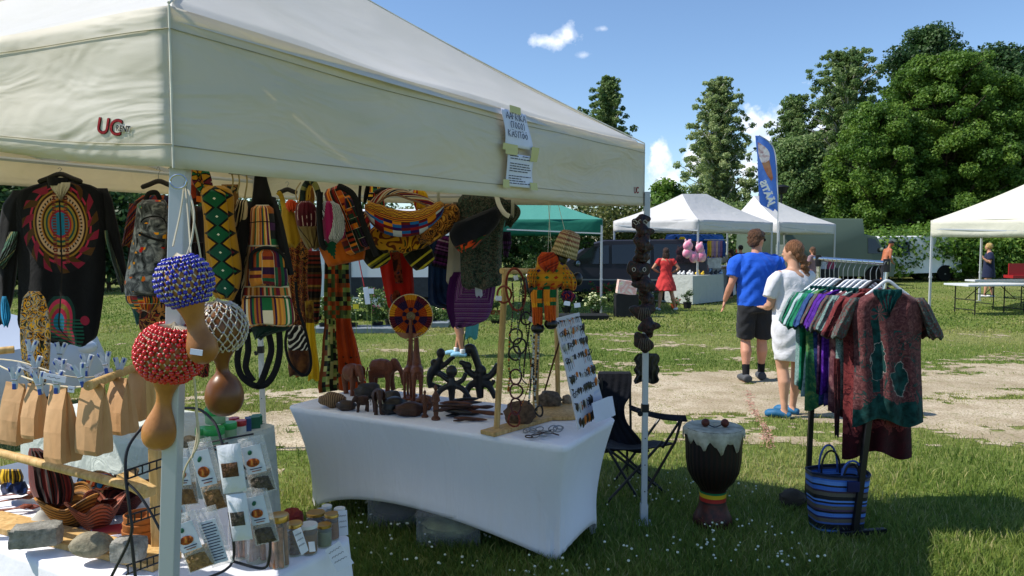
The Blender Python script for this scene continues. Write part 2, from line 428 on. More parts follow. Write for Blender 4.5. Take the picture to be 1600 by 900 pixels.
# faint reddish marking line sprayed over the sand
redm = M('red_chalk', (.56, .30, .22), .95)
_r = np.random.default_rng(8); _n = 420; _t = _r.random(_n); _k = np.array([tuple(G(*p)) for p in ((1168, 610), (1176, 640), (1196, 668), (1199, 684), (1200, 700))]); _x = np.interp(_t, np.linspace(0, 1, 5), _k[:, 0])+_r.normal(size=_n)*.022; _y = np.interp(_t, np.linspace(0, 1, 5), _k[:, 1])+_r.normal(size=_n)*.03; _s = .004+.006*_r.random(_n)
_V = np.stack([np.stack([_x-_s, _y-_s, _s*0+.0075], 1), np.stack([_x+_s, _y-_s, _s*0+.0075], 1), np.stack([_x+_s, _y+_s, _s*0+.0075], 1), np.stack([_x-_s, _y+_s, _s*0+.0075], 1)], 1).reshape(-1, 3)
tag(npmesh('path_marking', _V, (np.arange(_n)*4)[:, None]+np.arange(4), redm), 'faint red chalk line sprayed across the sandy track', None, kind='structure')
# ---- grass blades
def grass(name, n, ylo, yhi, hmin, hmax, w, label, seed, bend=.5, maskp=True, clump=3.):
 r = np.random.default_rng(seed)
 y = 1/(1/ylo+(1/yhi-1/ylo)*r.random(int(n*2.2)))                       # denser near
 x = (r.random(y.size)*2-1)*(y*.72+.5)
 if maskp:
  b = field(x, y)
  keep = (b < .5) | ((b < .66) & (r.random(y.size) < .35)) | ((b < .86) & (vnoise(x, y*1.7, 3.6, 77) > .60) & (r.random(y.size) < .55)) | (r.random(y.size) < .05);
  x, y, b = x[keep], y[keep], b[keep]
 else: b = np.zeros_like(x)
 x, y, b = x[:n], y[:n], b[:n]; n = len(x)
 tall = .55+.9*fbm(x, y, clump, 21); edge = np.clip(1.25-b*1.3, .35, 1)
 h = (hmin+(hmax-hmin)*r.random(n)**1.6)*tall*edge; a = r.random(n)*2*PI; wd = w*(.6+.8*r.random(n))
 la = r.random(n)*2*PI; lb = h*bend*(.3+r.random(n)); dx, dy = np.cos(a)*wd/2, np.sin(a)*wd/2; lx, ly = np.cos(la)*lb, np.sin(la)*lb
 z0 = np.full(n, -.003)
 P = np.stack([np.stack([x-dx, y-dy, z0], 1), np.stack([x+dx, y+dy, z0], 1),
    np.stack([x+dx*.8+lx*.35, y+dy*.8+ly*.35, h*.6], 1), np.stack([x-dx*.8+lx*.35, y-dy*.8+ly*.35, h*.6], 1),
    np.stack([x+lx, y+ly, h], 1)], 1).reshape(-1, 3)
 k = np.arange(n)*5; F = np.concatenate([np.stack([k, k+1, k+2], 1), np.stack([k, k+2, k+3], 1), np.stack([k+3, k+2, k+4], 1)])
 t = np.clip(.25*r.random(n)+.9*fbm(x, y, .8, 31)-.1+.35*(r.random(n) < .12)+np.clip(b-.25, 0, 1)*.3, 0, 1)
 return npmesh(name, P, F, gb, attr={'tint': np.repeat(t, 5), 'tip': np.tile([0, 0, .6, .6, 1.], n)})
gb = M('grass_blade', rough=.6, spec=.25)
t = gb.attr('tint'); tip = gb.attr('tip')
c = gb.ramp(t, [(.2, (.075, .15, .02)), (.42, (.19, .275, .042)), (.64, (.36, .37, .10)), (.92, (.56, .49, .26))])
gb.col(gb.mix(tip*.35, c, (.2, .24, .07))); gb.transl(.42)
for a in (('grass', 170000, 2.6, 7.2, .02, .075, .0055, 'shaded lush grass around the tables', 1, .75),
    ('grass', 130000, 7., 14, .015, .045, .008, 'sunlit short grass beyond the sandy track', 2, .6),
    ('grass', 90000, 13.5, 40, .015, .05, .025, 'far sunlit meadow grass under the white tents', 3, .5)):
 o = grass(*a[:7], a[7], a[8], a[9]); tag(o, a[7], None, kind='stuff')
# straw-dry cut stems on the near grass
# ---- clover
def clover():
 r = np.random.default_rng(5); m = MB(); n = 0
 while n < 330:
  x = r.uniform(-1.2, 1.6); y = r.uniform(3.35, 5.2)
  if vnoise(np.array([x]), np.array([y]), 2.2, 4)[0] < .42: continue
  h = r.uniform(.035, .075); s = r.uniform(.005, .0085); n += 1
  m.ell((x, y, h), (s, s, s*.8), seg=6, n=4)
 return m
cm = M('clover_head', 'd8dcc8', .9); o = clover().out('clover', cm, loc=(0, 0, 0)); tag(o, 'small white clover heads in the shaded grass', None, kind='stuff')
# ================================================================ TREES
def leafmat(name, dark, mid, light, tr=.38):
 m = M(name, rough=.55, spec=.35); a = m.attr('tint'); m.col(m.ramp(a, [(.1, dark), (.5, mid), (.9, light)])); m.transl(tr); return m
LM = {'maple': leafmat('leaves_maple', (.04, .10, .012), (.10, .20, .025), (.19, .30, .045), .42),
    'dark': leafmat('leaves_dark', (.02, .06, .016), (.045, .10, .028), (.08, .15, .04)),
    'poplar': leafmat('leaves_poplar', (.12, .19, .06), (.27, .36, .13), (.46, .52, .26), .48),
    'birch': leafmat('leaves_birch', (.06, .13, .035), (.15, .24, .07), (.28, .36, .14), .45),
    'beech': leafmat('leaves_hedge', (.04, .07, .015), (.1, .13, .03), (.2, .2, .06)),
    'herb': leafmat('leaves_garden', (.05, .1, .02), (.1, .18, .04), (.2, .27, .09))}
bark = plain('4a4036', .95, vary=.3, sc=12, bump=.02, bsc=8); birchbark = plain('b9b4a8', .9, vary=.3, sc=10)
def leaves_np(cent, cr, n, size, seed, up=.35, base=None):
 """n leaf quads scattered round clump centres cent (k,3) with radii cr (k,)"""
 r = np.random.default_rng(seed); k = r.choice(len(cent), n, p=(cr**2)/(cr**2).sum())
 d = r.normal(size=(n, 3)); d /= np.linalg.norm(d, axis=1)[:, None]; rad = r.random(n)**.45
 p = cent[k]+d*(cr[k]*rad)[:, None]*np.array([1, 1, .75])
 nm = d*.7+r.normal(size=(n, 3))*.55; nm[:, 2] += up; nm /= np.linalg.norm(nm, axis=1)[:, None]
 t1 = np.cross(nm, r.normal(size=(n, 3))); t1 /= np.linalg.norm(t1, axis=1)[:, None]; t2 = np.cross(nm, t1)
 s = (size*(.6+.8*r.random(n)))[:, None]; a, b = t1*s*.5, t2*s*.36
 V = np.stack([p-a, p-a*.1-b, p+a, p-a*.1+b], 1); V[:, 2] += nm*s*.12
 V = V.reshape(-1, 3); F = (np.arange(n)*4)[:, None]+np.array([0, 1, 2, 3])
 ct = r.random(len(cent)); tint = np.clip(.5*ct[k]+.5*r.random(n), 0, 1)
 return V, F, np.repeat(tint, 4)
def tree(name, label, x, y, H, Wd, z0, shape, mat, n, leaf, seed, nc=90, cl=.55, bk=None, group=None, trunk_r=None, gaps=.0, z=0):
 r = np.random.default_rng(seed); root = thing(name, label, 'tree' if 'tree' in name or name in ('poplar', 'maple', 'birch') else 'bush', (0, 0, 0), group)
 cs = []; cr = []
 if shape == 'cone':
  nb = nc//3
  for i in range(nb):
   f = (i+r.random())/nb; a = i*2.4+r.random(); z1 = z0+(H-z0)*f*.93; L_ = Wd*(1.02-f)**.75*(.7+.5*r.random())+.25; rise = 1.25+1.1*f
   for q in (.2, .5, .78, 1.0):
    cs.append((math.cos(a)*L_*q, math.sin(a)*L_*q, min(H, z1+L_*q*rise-.2*L_*q*q))); cr.append(cl*(1.25-.6*q)*(1.1-.45*f)*(.65+.6*r.random()))
  cs.append((0, 0, H-.2)); cr.append(cl*.35)
 for i in range(0 if shape == 'cone' else nc):
  f = r.random()**.85; zz = z0+(H-z0)*f
  if shape == 'cone': wr = Wd*(1-f)**.8*(.75+.35*min(1, f*4))*(.8+.35*r.random())
  elif shape == 'poplar': wr = Wd*(math.sin(PI*min(1, f*.93+.1))**.7)*(1-.55*f)
  elif shape == 'box': wr = Wd
  else: wr = Wd*math.sqrt(max(.03, 1-(2*f-.86)**2/1.45))
  a = r.random()*2*PI; q = (r.random()**.5)*(1+.22*math.sin(3*a+seed)+.14*math.sin(7*a+f*9)); sp_ = i % 6 == 0 and shape == 'round'; q *= 1.17 if sp_ else 1; zz += .3*sp_*f
  cs.append((math.cos(a)*wr*q, math.sin(a)*wr*q, zz)); cr.append(cl*(.55+.8*r.random())*(.6 if sp_ else 1))
 cs = np.array(cs); cr = np.array(cr); cr = np.minimum(cr, np.maximum(.15, cs[:, 2]*.9 if z0 < .3 else 9))
 V, F, T = leaves_np(cs, cr, n, leaf, seed+1); V[:, 2] = np.maximum(V[:, 2], .02)
 npmesh('crown', V, F, LM[mat], parent=root, attr={'tint': T})
 tr = trunk_r or H*.018; m = MB(); tp = [Vector((math.sin(i*.9+seed)*.02*H*i/6, math.cos(i*1.3+seed)*.02*H*i/6, H*.92*i/6)) for i in range(7)]
 m.tube(tp, [tr*(1.25 if i == 0 else 1-.15*i) for i in range(7)], 8)
 for i in range(0, len(cs), 3):
  c = Vector(cs[i]); zz = max(z0*.6, c.z-abs(c.x)*.6-abs(c.y)*.6-.3); k = min(5, int(zz/(H*.92)*6)); f = zz/(H*.92)*6-k
  b = tp[k].lerp(tp[k+1], max(0, min(1, f))); mid = b.lerp(c, .5)+Vector((0, 0, .12*(c-b).length)); m.tube([b, mid, c], [tr*.3, tr*.2, tr*.07], 5)
 m.out('trunk', bk or bark, root); root.location = (x, y, z); return root
def pxtree(name, label, px, pybase, pytop, Y, wpx, shape, mat, n, leaf, seed, **k):
 p = W(px, pytop, Y); H = p.z; return tree(name, label, p.x, Y, H, wpx*scl(Y)/2, k.pop('z0', H*.12), shape, mat, n, leaf, seed, **k)
pxtree('birch', 'pointed birch top rising behind the near tent roof', 950, 430, 122, 62, 84, 'cone', 'birch', 52000, .17, 11, nc=230, cl=.55, z0=4.5, bk=birchbark)
pxtree('birch', 'small dark birch tip just left of the pointed birch', 912, 430, 168, 66, 46, 'cone', 'birch', 9000, .24, 12, nc=70, cl=.7, z0=4.5, bk=birchbark)
pxtree('poplar', 'tall loose poplar behind the middle white tent', 1124, 430, 124, 52, 118, 'cone', 'poplar', 70000, .15, 13, nc=420, cl=.46, z0=1.6, bk=birchbark)
pxtree('tree', 'small green tree between the near tent and the poplar', 1040, 430, 290, 48, 46, 'round', 'maple', 9000, .26, 14, nc=50, cl=.8, z0=2)
pxtree('poplar', 'slim grey green poplar right of the ice cream flag', 1240, 430, 152, 50, 100, 'cone', 'birch', 56000, .14, 15, nc=340, cl=.46, z0=1.5, bk=birchbark)
pxtree('poplar', 'broad poplar with open twigs left of the dark oak', 1322, 430, 82, 48, 165, 'cone', 'birch', 95000, .14, 16, nc=480, cl=.5, z0=1.5, bk=birchbark)
pxtree('tree', 'dark green oak top showing above the maple', 1455, 430, 52, 50, 172, 'round', 'dark', 60000, .2, 17, nc=240, cl=.85, z0=3)
pxtree('tree', 'dark green oak at the far right edge', 1572, 430, 84, 46, 140, 'round', 'dark', 42000, .2, 18, nc=180, cl=.85, z0=2)
pxtree('maple', 'bright maple with a broad crown over the cream tent', 1480, 430, 92, 38, 200, 'round', 'maple', 150000, .125, 19, nc=520, cl=.5, z0=1.6)
pxtree('maple', 'lower bright maple in front of the poplars', 1378, 430, 172, 37, 150, 'round', 'maple', 100000, .125, 20, nc=420, cl=.48, z0=1.1)
pxtree('maple', 'dark right maple with leaves down to the cream tent', 1570, 430, 130, 37, 130, 'round', 'maple', 90000, .13, 21, nc=340, cl=.5, z0=1.1)
pxtree('tree', 'bushy green tree behind the right white tent', 1255, 430, 222, 40, 110, 'round', 'birch', 60000, .15, 22, nc=240, cl=.6, z0=.6)
# treeline and hedges behind the stalls
gH = 'hedge bushes along the far edge of the field'
hd = [(-60, 278, 24, 190, 'dark', 'dark bush hedge at the far left edge'), (60, 268, 25, 160, 'dark', 'dark bush behind the black embroidered jacket'), (165, 290, 26, 130, 'dark', 'dark bush left of the tent pole'),
    (280, 310, 30, 150, 'dark', 'dark bush behind the grey backpack'), (400, 318, 34, 190, 'dark', 'dark bush behind the striped kente backpack'), (545, 322, 38, 200, 'dark', 'dark bush behind the white caravan'), (700, 330, 40, 190, 'beech', 'leafy bush behind the red dress'),
    (790, 328, 34, 120, 'dark', 'bush behind the left half of the green tent'), (880, 322, 38, 110, 'beech', 'yellow green hedge bush above the green tent'), (965, 320, 40, 110, 'beech', 'yellow green hedge bush beside the mask pole'),
    (1050, 330, 40, 120, 'beech', 'hedge bush behind the middle white tent'), (1150, 322, 42, 120, 'birch', 'hedge bush between the two white tents'), (1390, 368, 33, 110, 'maple', 'low bush left of the cream tent leg'),
    (1490, 372, 33, 110, 'maple', 'low bush behind the cream tent leg'), (1590, 365, 33, 120, 'maple', 'low bush behind the woman in navy'), (1690, 340, 33, 160, 'dark', 'low bush past the right edge'), (1310, 360, 38, 110, 'dark', 'low dark bush behind the green van')]
for i, (px, py, Y, w, mt, lb) in enumerate(hd):
 pxtree('bush', lb, px, 430, py, Y, w, 'box', mt, 15000 if px > 1200 or px < 200 else 10000, .16, 40+i, nc=70, cl=.85, z0=.25, group=gH, trunk_r=.06)
# ================================================================ NEAR MARKET TENT
cream = M('canopy_fabric', rough=.75, spec=.25)
cf = cream.noise(1.8, 5); cream.col(cream.ramp(cf, [(.3, (.70, .67, .57)), (.6, (.77, .75, .66))]));
vec = cream.obj(); mp = cream.N.new('ShaderNodeMapping'); mp.inputs['Scale'].default_value = (1, 1, 3.2); cream.L.new(vec, mp.inputs[0])
wv = cream.noise(2.2, 3, mp.outputs[0], dist=.8); fine = cream.noise(24, 4, mp.outputs[0]); crs = cream.vor(3.2, mp.outputs[0], 'DISTANCE_TO_EDGE')
cream.bump(wv*1.5+fine*.02+crs.mn(.05)*.15, .05, .38); cream.transl(.33, (.85, .74, .52))
roofm = M('roof_fabric', rough=.7, spec=.25)
cf = roofm.noise(2, 4); roofm.col(roofm.ramp(cf, [(.3, (.74, .74, .71)), (.65, (.80, .80, .79))]))
rw = roofm.noise(2.0, 2, dist=.2); roofm.bump(rw+roofm.noise(20, 3)*.02, .06, .3); roofm.transl(.38, (.85, .76, .56))
alu = M('painted_steel', 'b9bdc1', .45, .2, .5).m; dkmetal = plain('1a1a1c', .5, .3, .4, 0)
PEAK = Vector((-1.37, 3.73, 3.22))
C3 = Vector((-2.02, 5.85, 0)); C4 = Vector((-3.5, 3.15, 0))
tops = {1: (C1, 2.165), 2: (C2, 2.225), 3: (C3, 2.34), 4: (C4, 2.3)}; bots = {1: 1.815, 2: 1.868, 3: 2.0, 4: 1.99}
tent = thing('market_tent', 'large cream pop-up market tent over the craft stall', 'tent', tuple((C1+C3)/2))
def roof_face(a, b, seed):
 pa = tops[a][0]+Vector((0, 0, tops[a][1])); pb = tops[b][0]+Vector((0, 0, tops[b][1])); mid = (C1+C3)/2
 r = random.Random(seed); ph = [r.uniform(0, 6) for _ in range(6)]
 def f(u, v):
  e = pa.lerp(pb, u); v2 = 1-v; p = e.lerp(PEAK, v)
  sag = -.10*math.sin(PI*v)*(.35+.65*math.sin(PI*u))-.02*math.sin(PI*u)*(1-v)
  wr = .014*math.sin(9*u+ph[0]+6*v)*math.sin(PI*v)*v2+.02*math.exp(-v*9)*(1-math.exp(-v*30))*math.sin(u*17+ph[1]+2*math.sin(u*5))*math.sin(PI*u)
  p = p+Vector((0, 0, sag+wr-.03*max(0, 1-v/.02))); out = (e-PEAK); out.z = 0; p = p+out.normalized()*(.018*math.exp(-v*16)*math.sin(PI*u)**.5); return p
 return f
for (a, b, lb) in ((4, 1, 'front roof panel'), (1, 2, 'right roof panel'), (2, 3, 'rear roof panel'), (3, 4, 'left roof panel')):
 m = MB(); m.grid(roof_face(a, b, a), 60, 40); m.out('canopy_panel', roofm, tent)
def val_face(a, b, seed):
 pa, za, ba = tops[a][0], tops[a][1], bots[a]; pb, zb, bb = tops[b][0], tops[b][1], bots[b]; nrm = (pb-pa).cross(Vector((0, 0, 1))).normalized(); r = random.Random(seed); ph = [r.uniform(0, 6) for _ in range(6)]
 def f(u, v):
  z1 = za+(zb-za)*u-.02*math.sin(PI*u); z0 = ba+(bb-ba)*u-.012*math.sin(PI*u)
  if (a, b) == (4, 1): z0 = z0-.0*math.sin(PI*u); z0 += .06*math.exp(-((1-u)*3-.95)**2/.3)
  if (a, b) == (1, 2): z0 += .0
  z = z1+(z0-z1)*v; p = pa.lerp(pb, u); en = math.sin(PI*min(1, max(0, u)))**.4
  d = en*(.020*math.sin(PI*v)*math.sin(7*u+ph[0]+2*v)+.010*math.sin(v*8+ph[1]+4*u)+.006*math.sin(23*u+ph[2]+3*v))
  return Vector((p.x, p.y, z))+nrm*(d+.008*en)
 return f, nrm
vf = {}
for (a, b, lb) in ((4, 1, 'sunlit front valance'), (1, 2, 'shaded right valance'), (2, 3, None), (3, 4, None)):
 f, nrm = val_face(a, b, 10+a); vf[(a, b)] = (f, nrm); m = MB(); m.grid(f, 70, 14); vo = m.out('valance', cream, tent, label=lb, solid=.0016)
 vf[(a, b)] = (f, nrm, vo)
 m = MB()                                          # hem and seam stitched lines
 for vv in (.14, .86): m.tube([f(i/40, vv)+nrm*.0035 for i in range(41)], .0012, 4)
 m.out('seam', plain('a59f88', .9), vo)
# corner binding tape on the near corner and ridge seams
m = MB()
for (c, (p, z)) in tops.items():
 e = p+Vector((0, 0, z)); m.tube([e.lerp(PEAK, i/20)+Vector((0, 0, -.10*math.sin(PI*i/20)*.35+.006)) for i in range(21)], .0035, 6)
 m.tube([e+Vector((0, 0, .002)), Vector((p.x, p.y, bots[c]))], .0025, 6)
m.out('ridge_seam', plain('d5d2c4', .85), tent)
# legs
def leg(top, bot, w, lb=None):
 lg = MB().obox(bot+Vector((0, 0, .05)), top, w, w).out('leg', alu, tent, smooth=False, label=lb, bevel=.002); d = (top-bot)
 m = MB(); m.box(bot+Vector((0, 0, .004)), (.09, .09, .008)); m.obox(bot, bot+d*.06, w*1.25, w*1.25); m.out('foot_plate', alu, lg, smooth=False)
 if w > .0355 and bot.y < 2: return lg
 m = MB(); q = bot+d*.35; m.obox(q-d*.012, q+d*.012, w*1.25, w*1.25); m.tube([q+Vector((-.03, -.02, -.012+.0)), q+Vector((-.045, -.03, -.02))], .006, 6); m.lathe([(.012, -.002), (.016, 0), (.016, .006), (.012, .008)], q+Vector((-.032, -.024, -.03)), 10, axis=(.3, 1, 0)); m.out('height_clamp', dkmetal, lg, smooth=False)
 for k in range(4): MB().lathe([(.004, 0), (.004, .002)], bot+d*(.1+.08*k)+Vector((0, -w*.5-.001, 0)), 8, axis=(0, -1, 0)).out('hole', dkmetal, lg, smooth=False)
 return lg
L1 = leg(W(284, 200, 1.7), W(258, 1180, 1.72), .036, 'near leg where the gourds hang')
L2 = leg(W(1011, 300, 4.36), G(1006, 818), .033); L3 = leg(Vector((C3.x, C3.y, 2.3)), Vector((C3.x+.03, C3.y, 0)), .036); L4 = leg(Vector((C4.x, C4.y, 2.3)), C4, .036)
# scissor trusses along the edges
m = MB()
def truss(pa, pb, za, zb):
 n = 4
 for k in range(n):
  a = pa.lerp(pb, k/n); b = pa.lerp(pb, (k+1)/n); z = za+(zb-za)*(k+.5)/n
  m.obox(Vector((a.x, a.y, z-.05)), Vector((b.x, b.y, z+.1)), .012, .024); m.obox(Vector((a.x, a.y, z+.1)), Vector((b.x, b.y, z-.05)), .012, .024)
ins = lambda p: p+((C1+C3)/2-p).normalized()*.05
for a, b in ((1, 2), (2, 3), (3, 4), (4, 1)): truss(ins(tops[a][0]), ins(tops[b][0]), tops[a][1]-.13, tops[b][1]-.13)
m.tube([(PEAK.x, PEAK.y, 2.3), (PEAK.x, PEAK.y, 3.2)], .018, 8)
cz = 2.36
for a in (1, 2, 3, 4): p = ins(tops[a][0]); m.obox((p.x, p.y, tops[a][1]-.05), (PEAK.x, PEAK.y, 2.62), .014, .026)
m.out('truss', alu, tent, smooth=False)
# logos printed on the valances
redp = M('logo_red', 'b3242c', .6).m; blk = plain('111112', .6, 0, .3, 0); whtp = plain('e6e6e2', .8, 0, .3, 0)
def logo(f, nrm, vo, u, v, s, mirror=False, rent=True):
 c = f(u, v)+nrm*.006; xd = (f(min(1, u+.02), v)-f(u-.02, v)).normalized(); fr = frame(xd, (0, 0, 1))
 L_ = (f(1, v)-f(0, v)).length; H_ = f(u, 0).z-f(u, 1).z; w0 = wl(vo)
 def T(t, dx, dy, sz, mt, nm, off, b=0, sh=.3, sx=1):
  o = text_mesh(t, fr, c+xd*dx+Vector((0, 0, dy))+nrm*off, sz, mt, nm, vo, .0002, sh, b, sx=sx)
  for q in o.data.vertices: d = q.co+w0-c; q.co = f(u+d.dot(xd)/L_, v-d.z/H_)+nrm*(.0016+off)-w0
 T('UC', 0, 0, s, blk, 'logo', .000, s*.028, sx=1.15); T('UC', 0, 0, s, redp, 'logo', .0016, s*.012, sx=1.15)
 if rent: T('RENT', s*1.0, .0, s*.36, whtp, 'logo', .0022, s*.03); T('RENT', s*1.0, .0, s*.36, blk, 'logo', .0030, s*.006)
f, n_, vo = vf[(4, 1)]; logo(f, n_, vo, .936, .752, .052)
f, n_, vo = vf[(1, 2)]; logo(f, n_, vo, .955, .76, .05, rent=False)
# paper signs taped to the right valance
paper = plain('d9dcec', .8, 0, .3, .03); tape = M('masking_tape', 'c9c48a', .7).m; ink = plain('20264a', .8, 0, .2, 0)
f, nrm, vo = vf[(1, 2)]
def u_at(px, py=240):             # parameter of the right edge that shows at a photo column
 lo, hi = 0., 1.
 for _ in range(30):
  q = f((lo+hi)/2, .5); X = 800+FPX*q.x/q.y
  if X < px: lo = (lo+hi)/2
  else: hi = (lo+hi)/2
 return lo
STROKES = {'A': [[(0, 0), (.45, 1), (.9, 0)], [(.2, .38), (.72, .4)]], 'F': [[(0, 0), (0, 1), (.7, .98)], [(0, .55), (.5, .52)]], 'R': [[(0, 0), (0, 1), (.6, .9), (.55, .55), (0, .5), (.65, 0)]],
    'I': [[(.1, 0), (.12, 1)]], 'K': [[(0, 0), (0, 1)], [(.65, .95), (.02, .45), (.7, 0)]], '(': [[(.3, 1.05), (.05, .7), (.05, .25), (.28, -.1)]], ')': [[(.0, 1.05), (.25, .7), (.25, .25), (.02, -.1)]],
    'T': [[(0, 1), (.8, 1)], [(.4, 1), (.4, 0)]], 'O': [[(.35, 1), (.05, .7), (.05, .25), (.35, 0), (.65, .25), (.65, .7), (.35, 1)]], 'G': [[(.65, .85), (.35, 1), (.05, .6), (.1, .1), (.5, 0), (.7, .4), (.4, .42)]],
    'S': [[(.6, .9), (.3, 1), (.05, .78), (.3, .55), (.6, .3), (.35, 0), (.02, .12)]], 'Ö': [[(.35, .8), (.05, .6), (.05, .2), (.35, 0), (.65, .2), (.65, .6), (.35, .8)], [(.2, 1.0), (.22, 1.1)], [(.5, 1.0), (.52, 1.1)]],
    'Ä': [[(0, 0), (.45, .85), (.9, 0)], [(.2, .35), (.72, .37)], [(.25, 1.), (.27, 1.1)], [(.6, 1.0), (.62, 1.1)]]}
def hand(mb, s, org, xd, yd, h, rad, adv=.95):
 x = 0; r = random.Random(3)
 for ch in s:
  for st_ in STROKES.get(ch, []):
   mb.tube([org+xd*((x+a*.95)*h)+yd*((b+r.uniform(-.04, .04))*h) for a, b in st_], rad, 5)
  x += adv if ch not in 'I()' else .42
def sheet(nm, lb, pl, pr, pt, pb, build):
 root = None; u0, u1 = u_at(pl), u_at(pr)
 def vv(u, py):
  lo, hi = -.1, 1.1
  for _ in range(24):
   q = f(u, (lo+hi)/2); yy = 450-FPX*((q.z-CAMZ)*cP+q.y*sP)/(q.y*cP-(q.z-CAMZ)*sP)
   if yy < py: lo = (lo+hi)/2
   else: hi = (lo+hi)/2
  return lo
 um = (u0+u1)/2; v0, v1 = vv(um, pt), vv(um, pb); c = f(um, (v0+v1)/2)
 g = lambda a, b: f(u0+(u1-u0)*a, v0+(v1-v0)*b)+nrm*(.024+.004*math.sin(a*3+b*4))
 m = MB(); m.grid(g, 8, 10); o = m.out(nm, paper, None, solid=.0008); tag(o, lb, 'sign', 'paper notices on the tent valance'); build(o, g); return o
def b1(o, g):
 xd = (g(1, .5)-g(0, .5)).normalized(); W_ = (g(1, .5)-g(0, .5)).length; H_ = (g(.5, 1)-g(.5, 0)).length; yd = (g(.5, 0)-g(.5, 1)).normalized(); m = MB()
 for t_, fy, sz in (('AAFRIKA', .25, .13), ('(TOGO)', .48, .12), ('KÄSITÖÖ', .73, .13)):
  hand(m, t_, g(0, fy)+xd*(.10*W_ if t_[0] != '(' else .22*W_)+nrm*.004, xd, yd, W_*sz, .0011, .95)
 m.out('handwriting', ink, o)
 for a0, a1, b0, b1_ in ((.3, .75, -.14, .06), (-.1, .45, .93, 1.1)): MB().grid(lambda a, b: g(a0+(a1-a0)*a, b0+(b1_-b0)*b)+nrm*.003, 4, 3).out('tape', tape, o)
def b2(o, g):
 r = random.Random(5); m = MB()
 def word(a0, a1, b): m.grid(lambda a, bb: g(a0+(a1-a0)*a, b-.012+.024*bb)+nrm*.003, 2, 1)
 rows = [(.06, .35, .06), (.5, .75, .05)]+[(.08, r.uniform(.55, .95), .14+.075*i) for i in range(11) if i not in (1, 6)]
 for a0, a1, b in rows:
  x = a0
  while x < a1-.02: w_ = r.uniform(.06, .16); word(x, min(a1, x+w_), b); x += w_+.025
 m.out('printed_text', ink, o)
 for a0, a1, b0, b1_ in ((-.14, .1, .8, 1.05), (.85, 1.12, .82, 1.06), (.8, 1.1, -.3, .15), (-.1, .3, -.1, .04)): MB().grid(lambda a, b: g(a0+(a1-a0)*a, b0+(b1_-b0)*b)+nrm*.0045, 4, 3).out('tape', tape, o)
sheet('paper_sign', 'handwritten Aafrika (Togo) sheet taped to the valance', 781, 823, 175, 232, b1)
sheet('paper_sign', 'printed notice in small type taped under the handwritten sheet', 785, 827, 243, 293, b2)
# ================================================================ TABLES
spandex = M('stretch_cloth', (.86, .85, .89), .75, sheen=.1)
vec = spandex.obj(); mp = spandex.N.new('ShaderNodeMapping'); mp.inputs['Scale'].default_value = (6, 6, .7); spandex.L.new(vec, mp.inputs[0])
spandex.bump(spandex.noise(1.6, 4, mp.outputs[0], dist=.9)+spandex.noise(160, 2)*.03, .03, .45)
TH = .66
tfr = G(884, 698, TH); tfl = G(447, 634, TH); tbr = G(964, 652, TH); tbl = tfl+(tbr-tfr)
T2 = thing('craft_table', 'table in a white stretch cover carrying the carved animals', 'table', tuple((tfr+tbl)/2-Vector((0, 0, TH))))
ffl, ffr, fbr = G(492, 796), G(868, 880), G(926, 838); fbl = ffl+(fbr-ffr)*1.2
def perim(a, b, c, d, t, rad=.05):    # point at t in 0..1 round a quad with softened corners
 q = [a, b, c, d]; k = t*4; i = int(k) % 4; fz = k-int(k); p0, p1 = q[i], q[(i+1) % 4]; p = p0.lerp(p1, fz); L = (p1-p0).length; dd = min(fz, 1-fz)*L
 if dd < rad:
  ctr = (a+b+c+d)/4; p = p+(ctr-p).normalized()*(rad-dd)**2/(rad)*.45
 return p
NP = 160
def skirt():
 rr = []; uv = []; up = Vector((0, 0, 1)); nv = 22
 for j in range(nv+1):
  v = j/nv; ring = []
  for i in range(NP):
   t = i/NP; tp = perim(tfl, tfr, tbr, tbl, t, .05); bt = perim(ffl, ffr, fbr, fbl, t, .02); k = t*4-int(t*4)
   arc = math.sin(PI*k)**.8; side = int(t*4)
   bz = {0: .165, 1: .13, 2: .12, 3: .11}[side]*arc*(1 if side else (.85+.4*(1-k)))+.003
   h = (1-(1-v)**1.9)*(1-.72*arc); p = Vector((tp.x+(bt.x-tp.x)*h, tp.y+(bt.y-tp.y)*h, 0)); z = TH-.012+(bz-TH+.012)*v
   ctr = (tfl+tbr)/2; inn = (Vector((ctr.x, ctr.y, 0))-p).normalized(); p = p+inn*(.03*arc*math.sin(PI*min(1, v*1.1)))
   p = p+inn*.011*math.sin(k*75+side)*v**2*(1-arc)**1.5
   ring.append(Vector((p.x, p.y, z))); uv.append((t, v))
  rr.append(ring)
 return rr, uv
rr, uv = skirt(); m = MB(); m.rings(rr, caps=False, uvs=uv); m.out('table_skirt', spandex, T2, solid=.0015)
m = MB(); top = []
for d, z in ((0, TH-.012), (.004, TH-.004), (.014, TH)):
 top.append([(lambda p: Vector((p.x, p.y, z))+(((tfl+tbr)/2-p).normalized()*d))(perim(tfl, tfr, tbr, tbl, i/NP, .05)) for i in range(NP)])
m.rings(top, caps=False); c0 = len(m.v); m.add([(tfl+tbr)/2*1.0], []); m.v[c0].z = TH
b0 = 2*NP
for i in range(NP): m.f.append([b0+i, b0+(i+1) % NP, c0]); m.fm.append(0)
m.out('tabletop', spandex, T2)
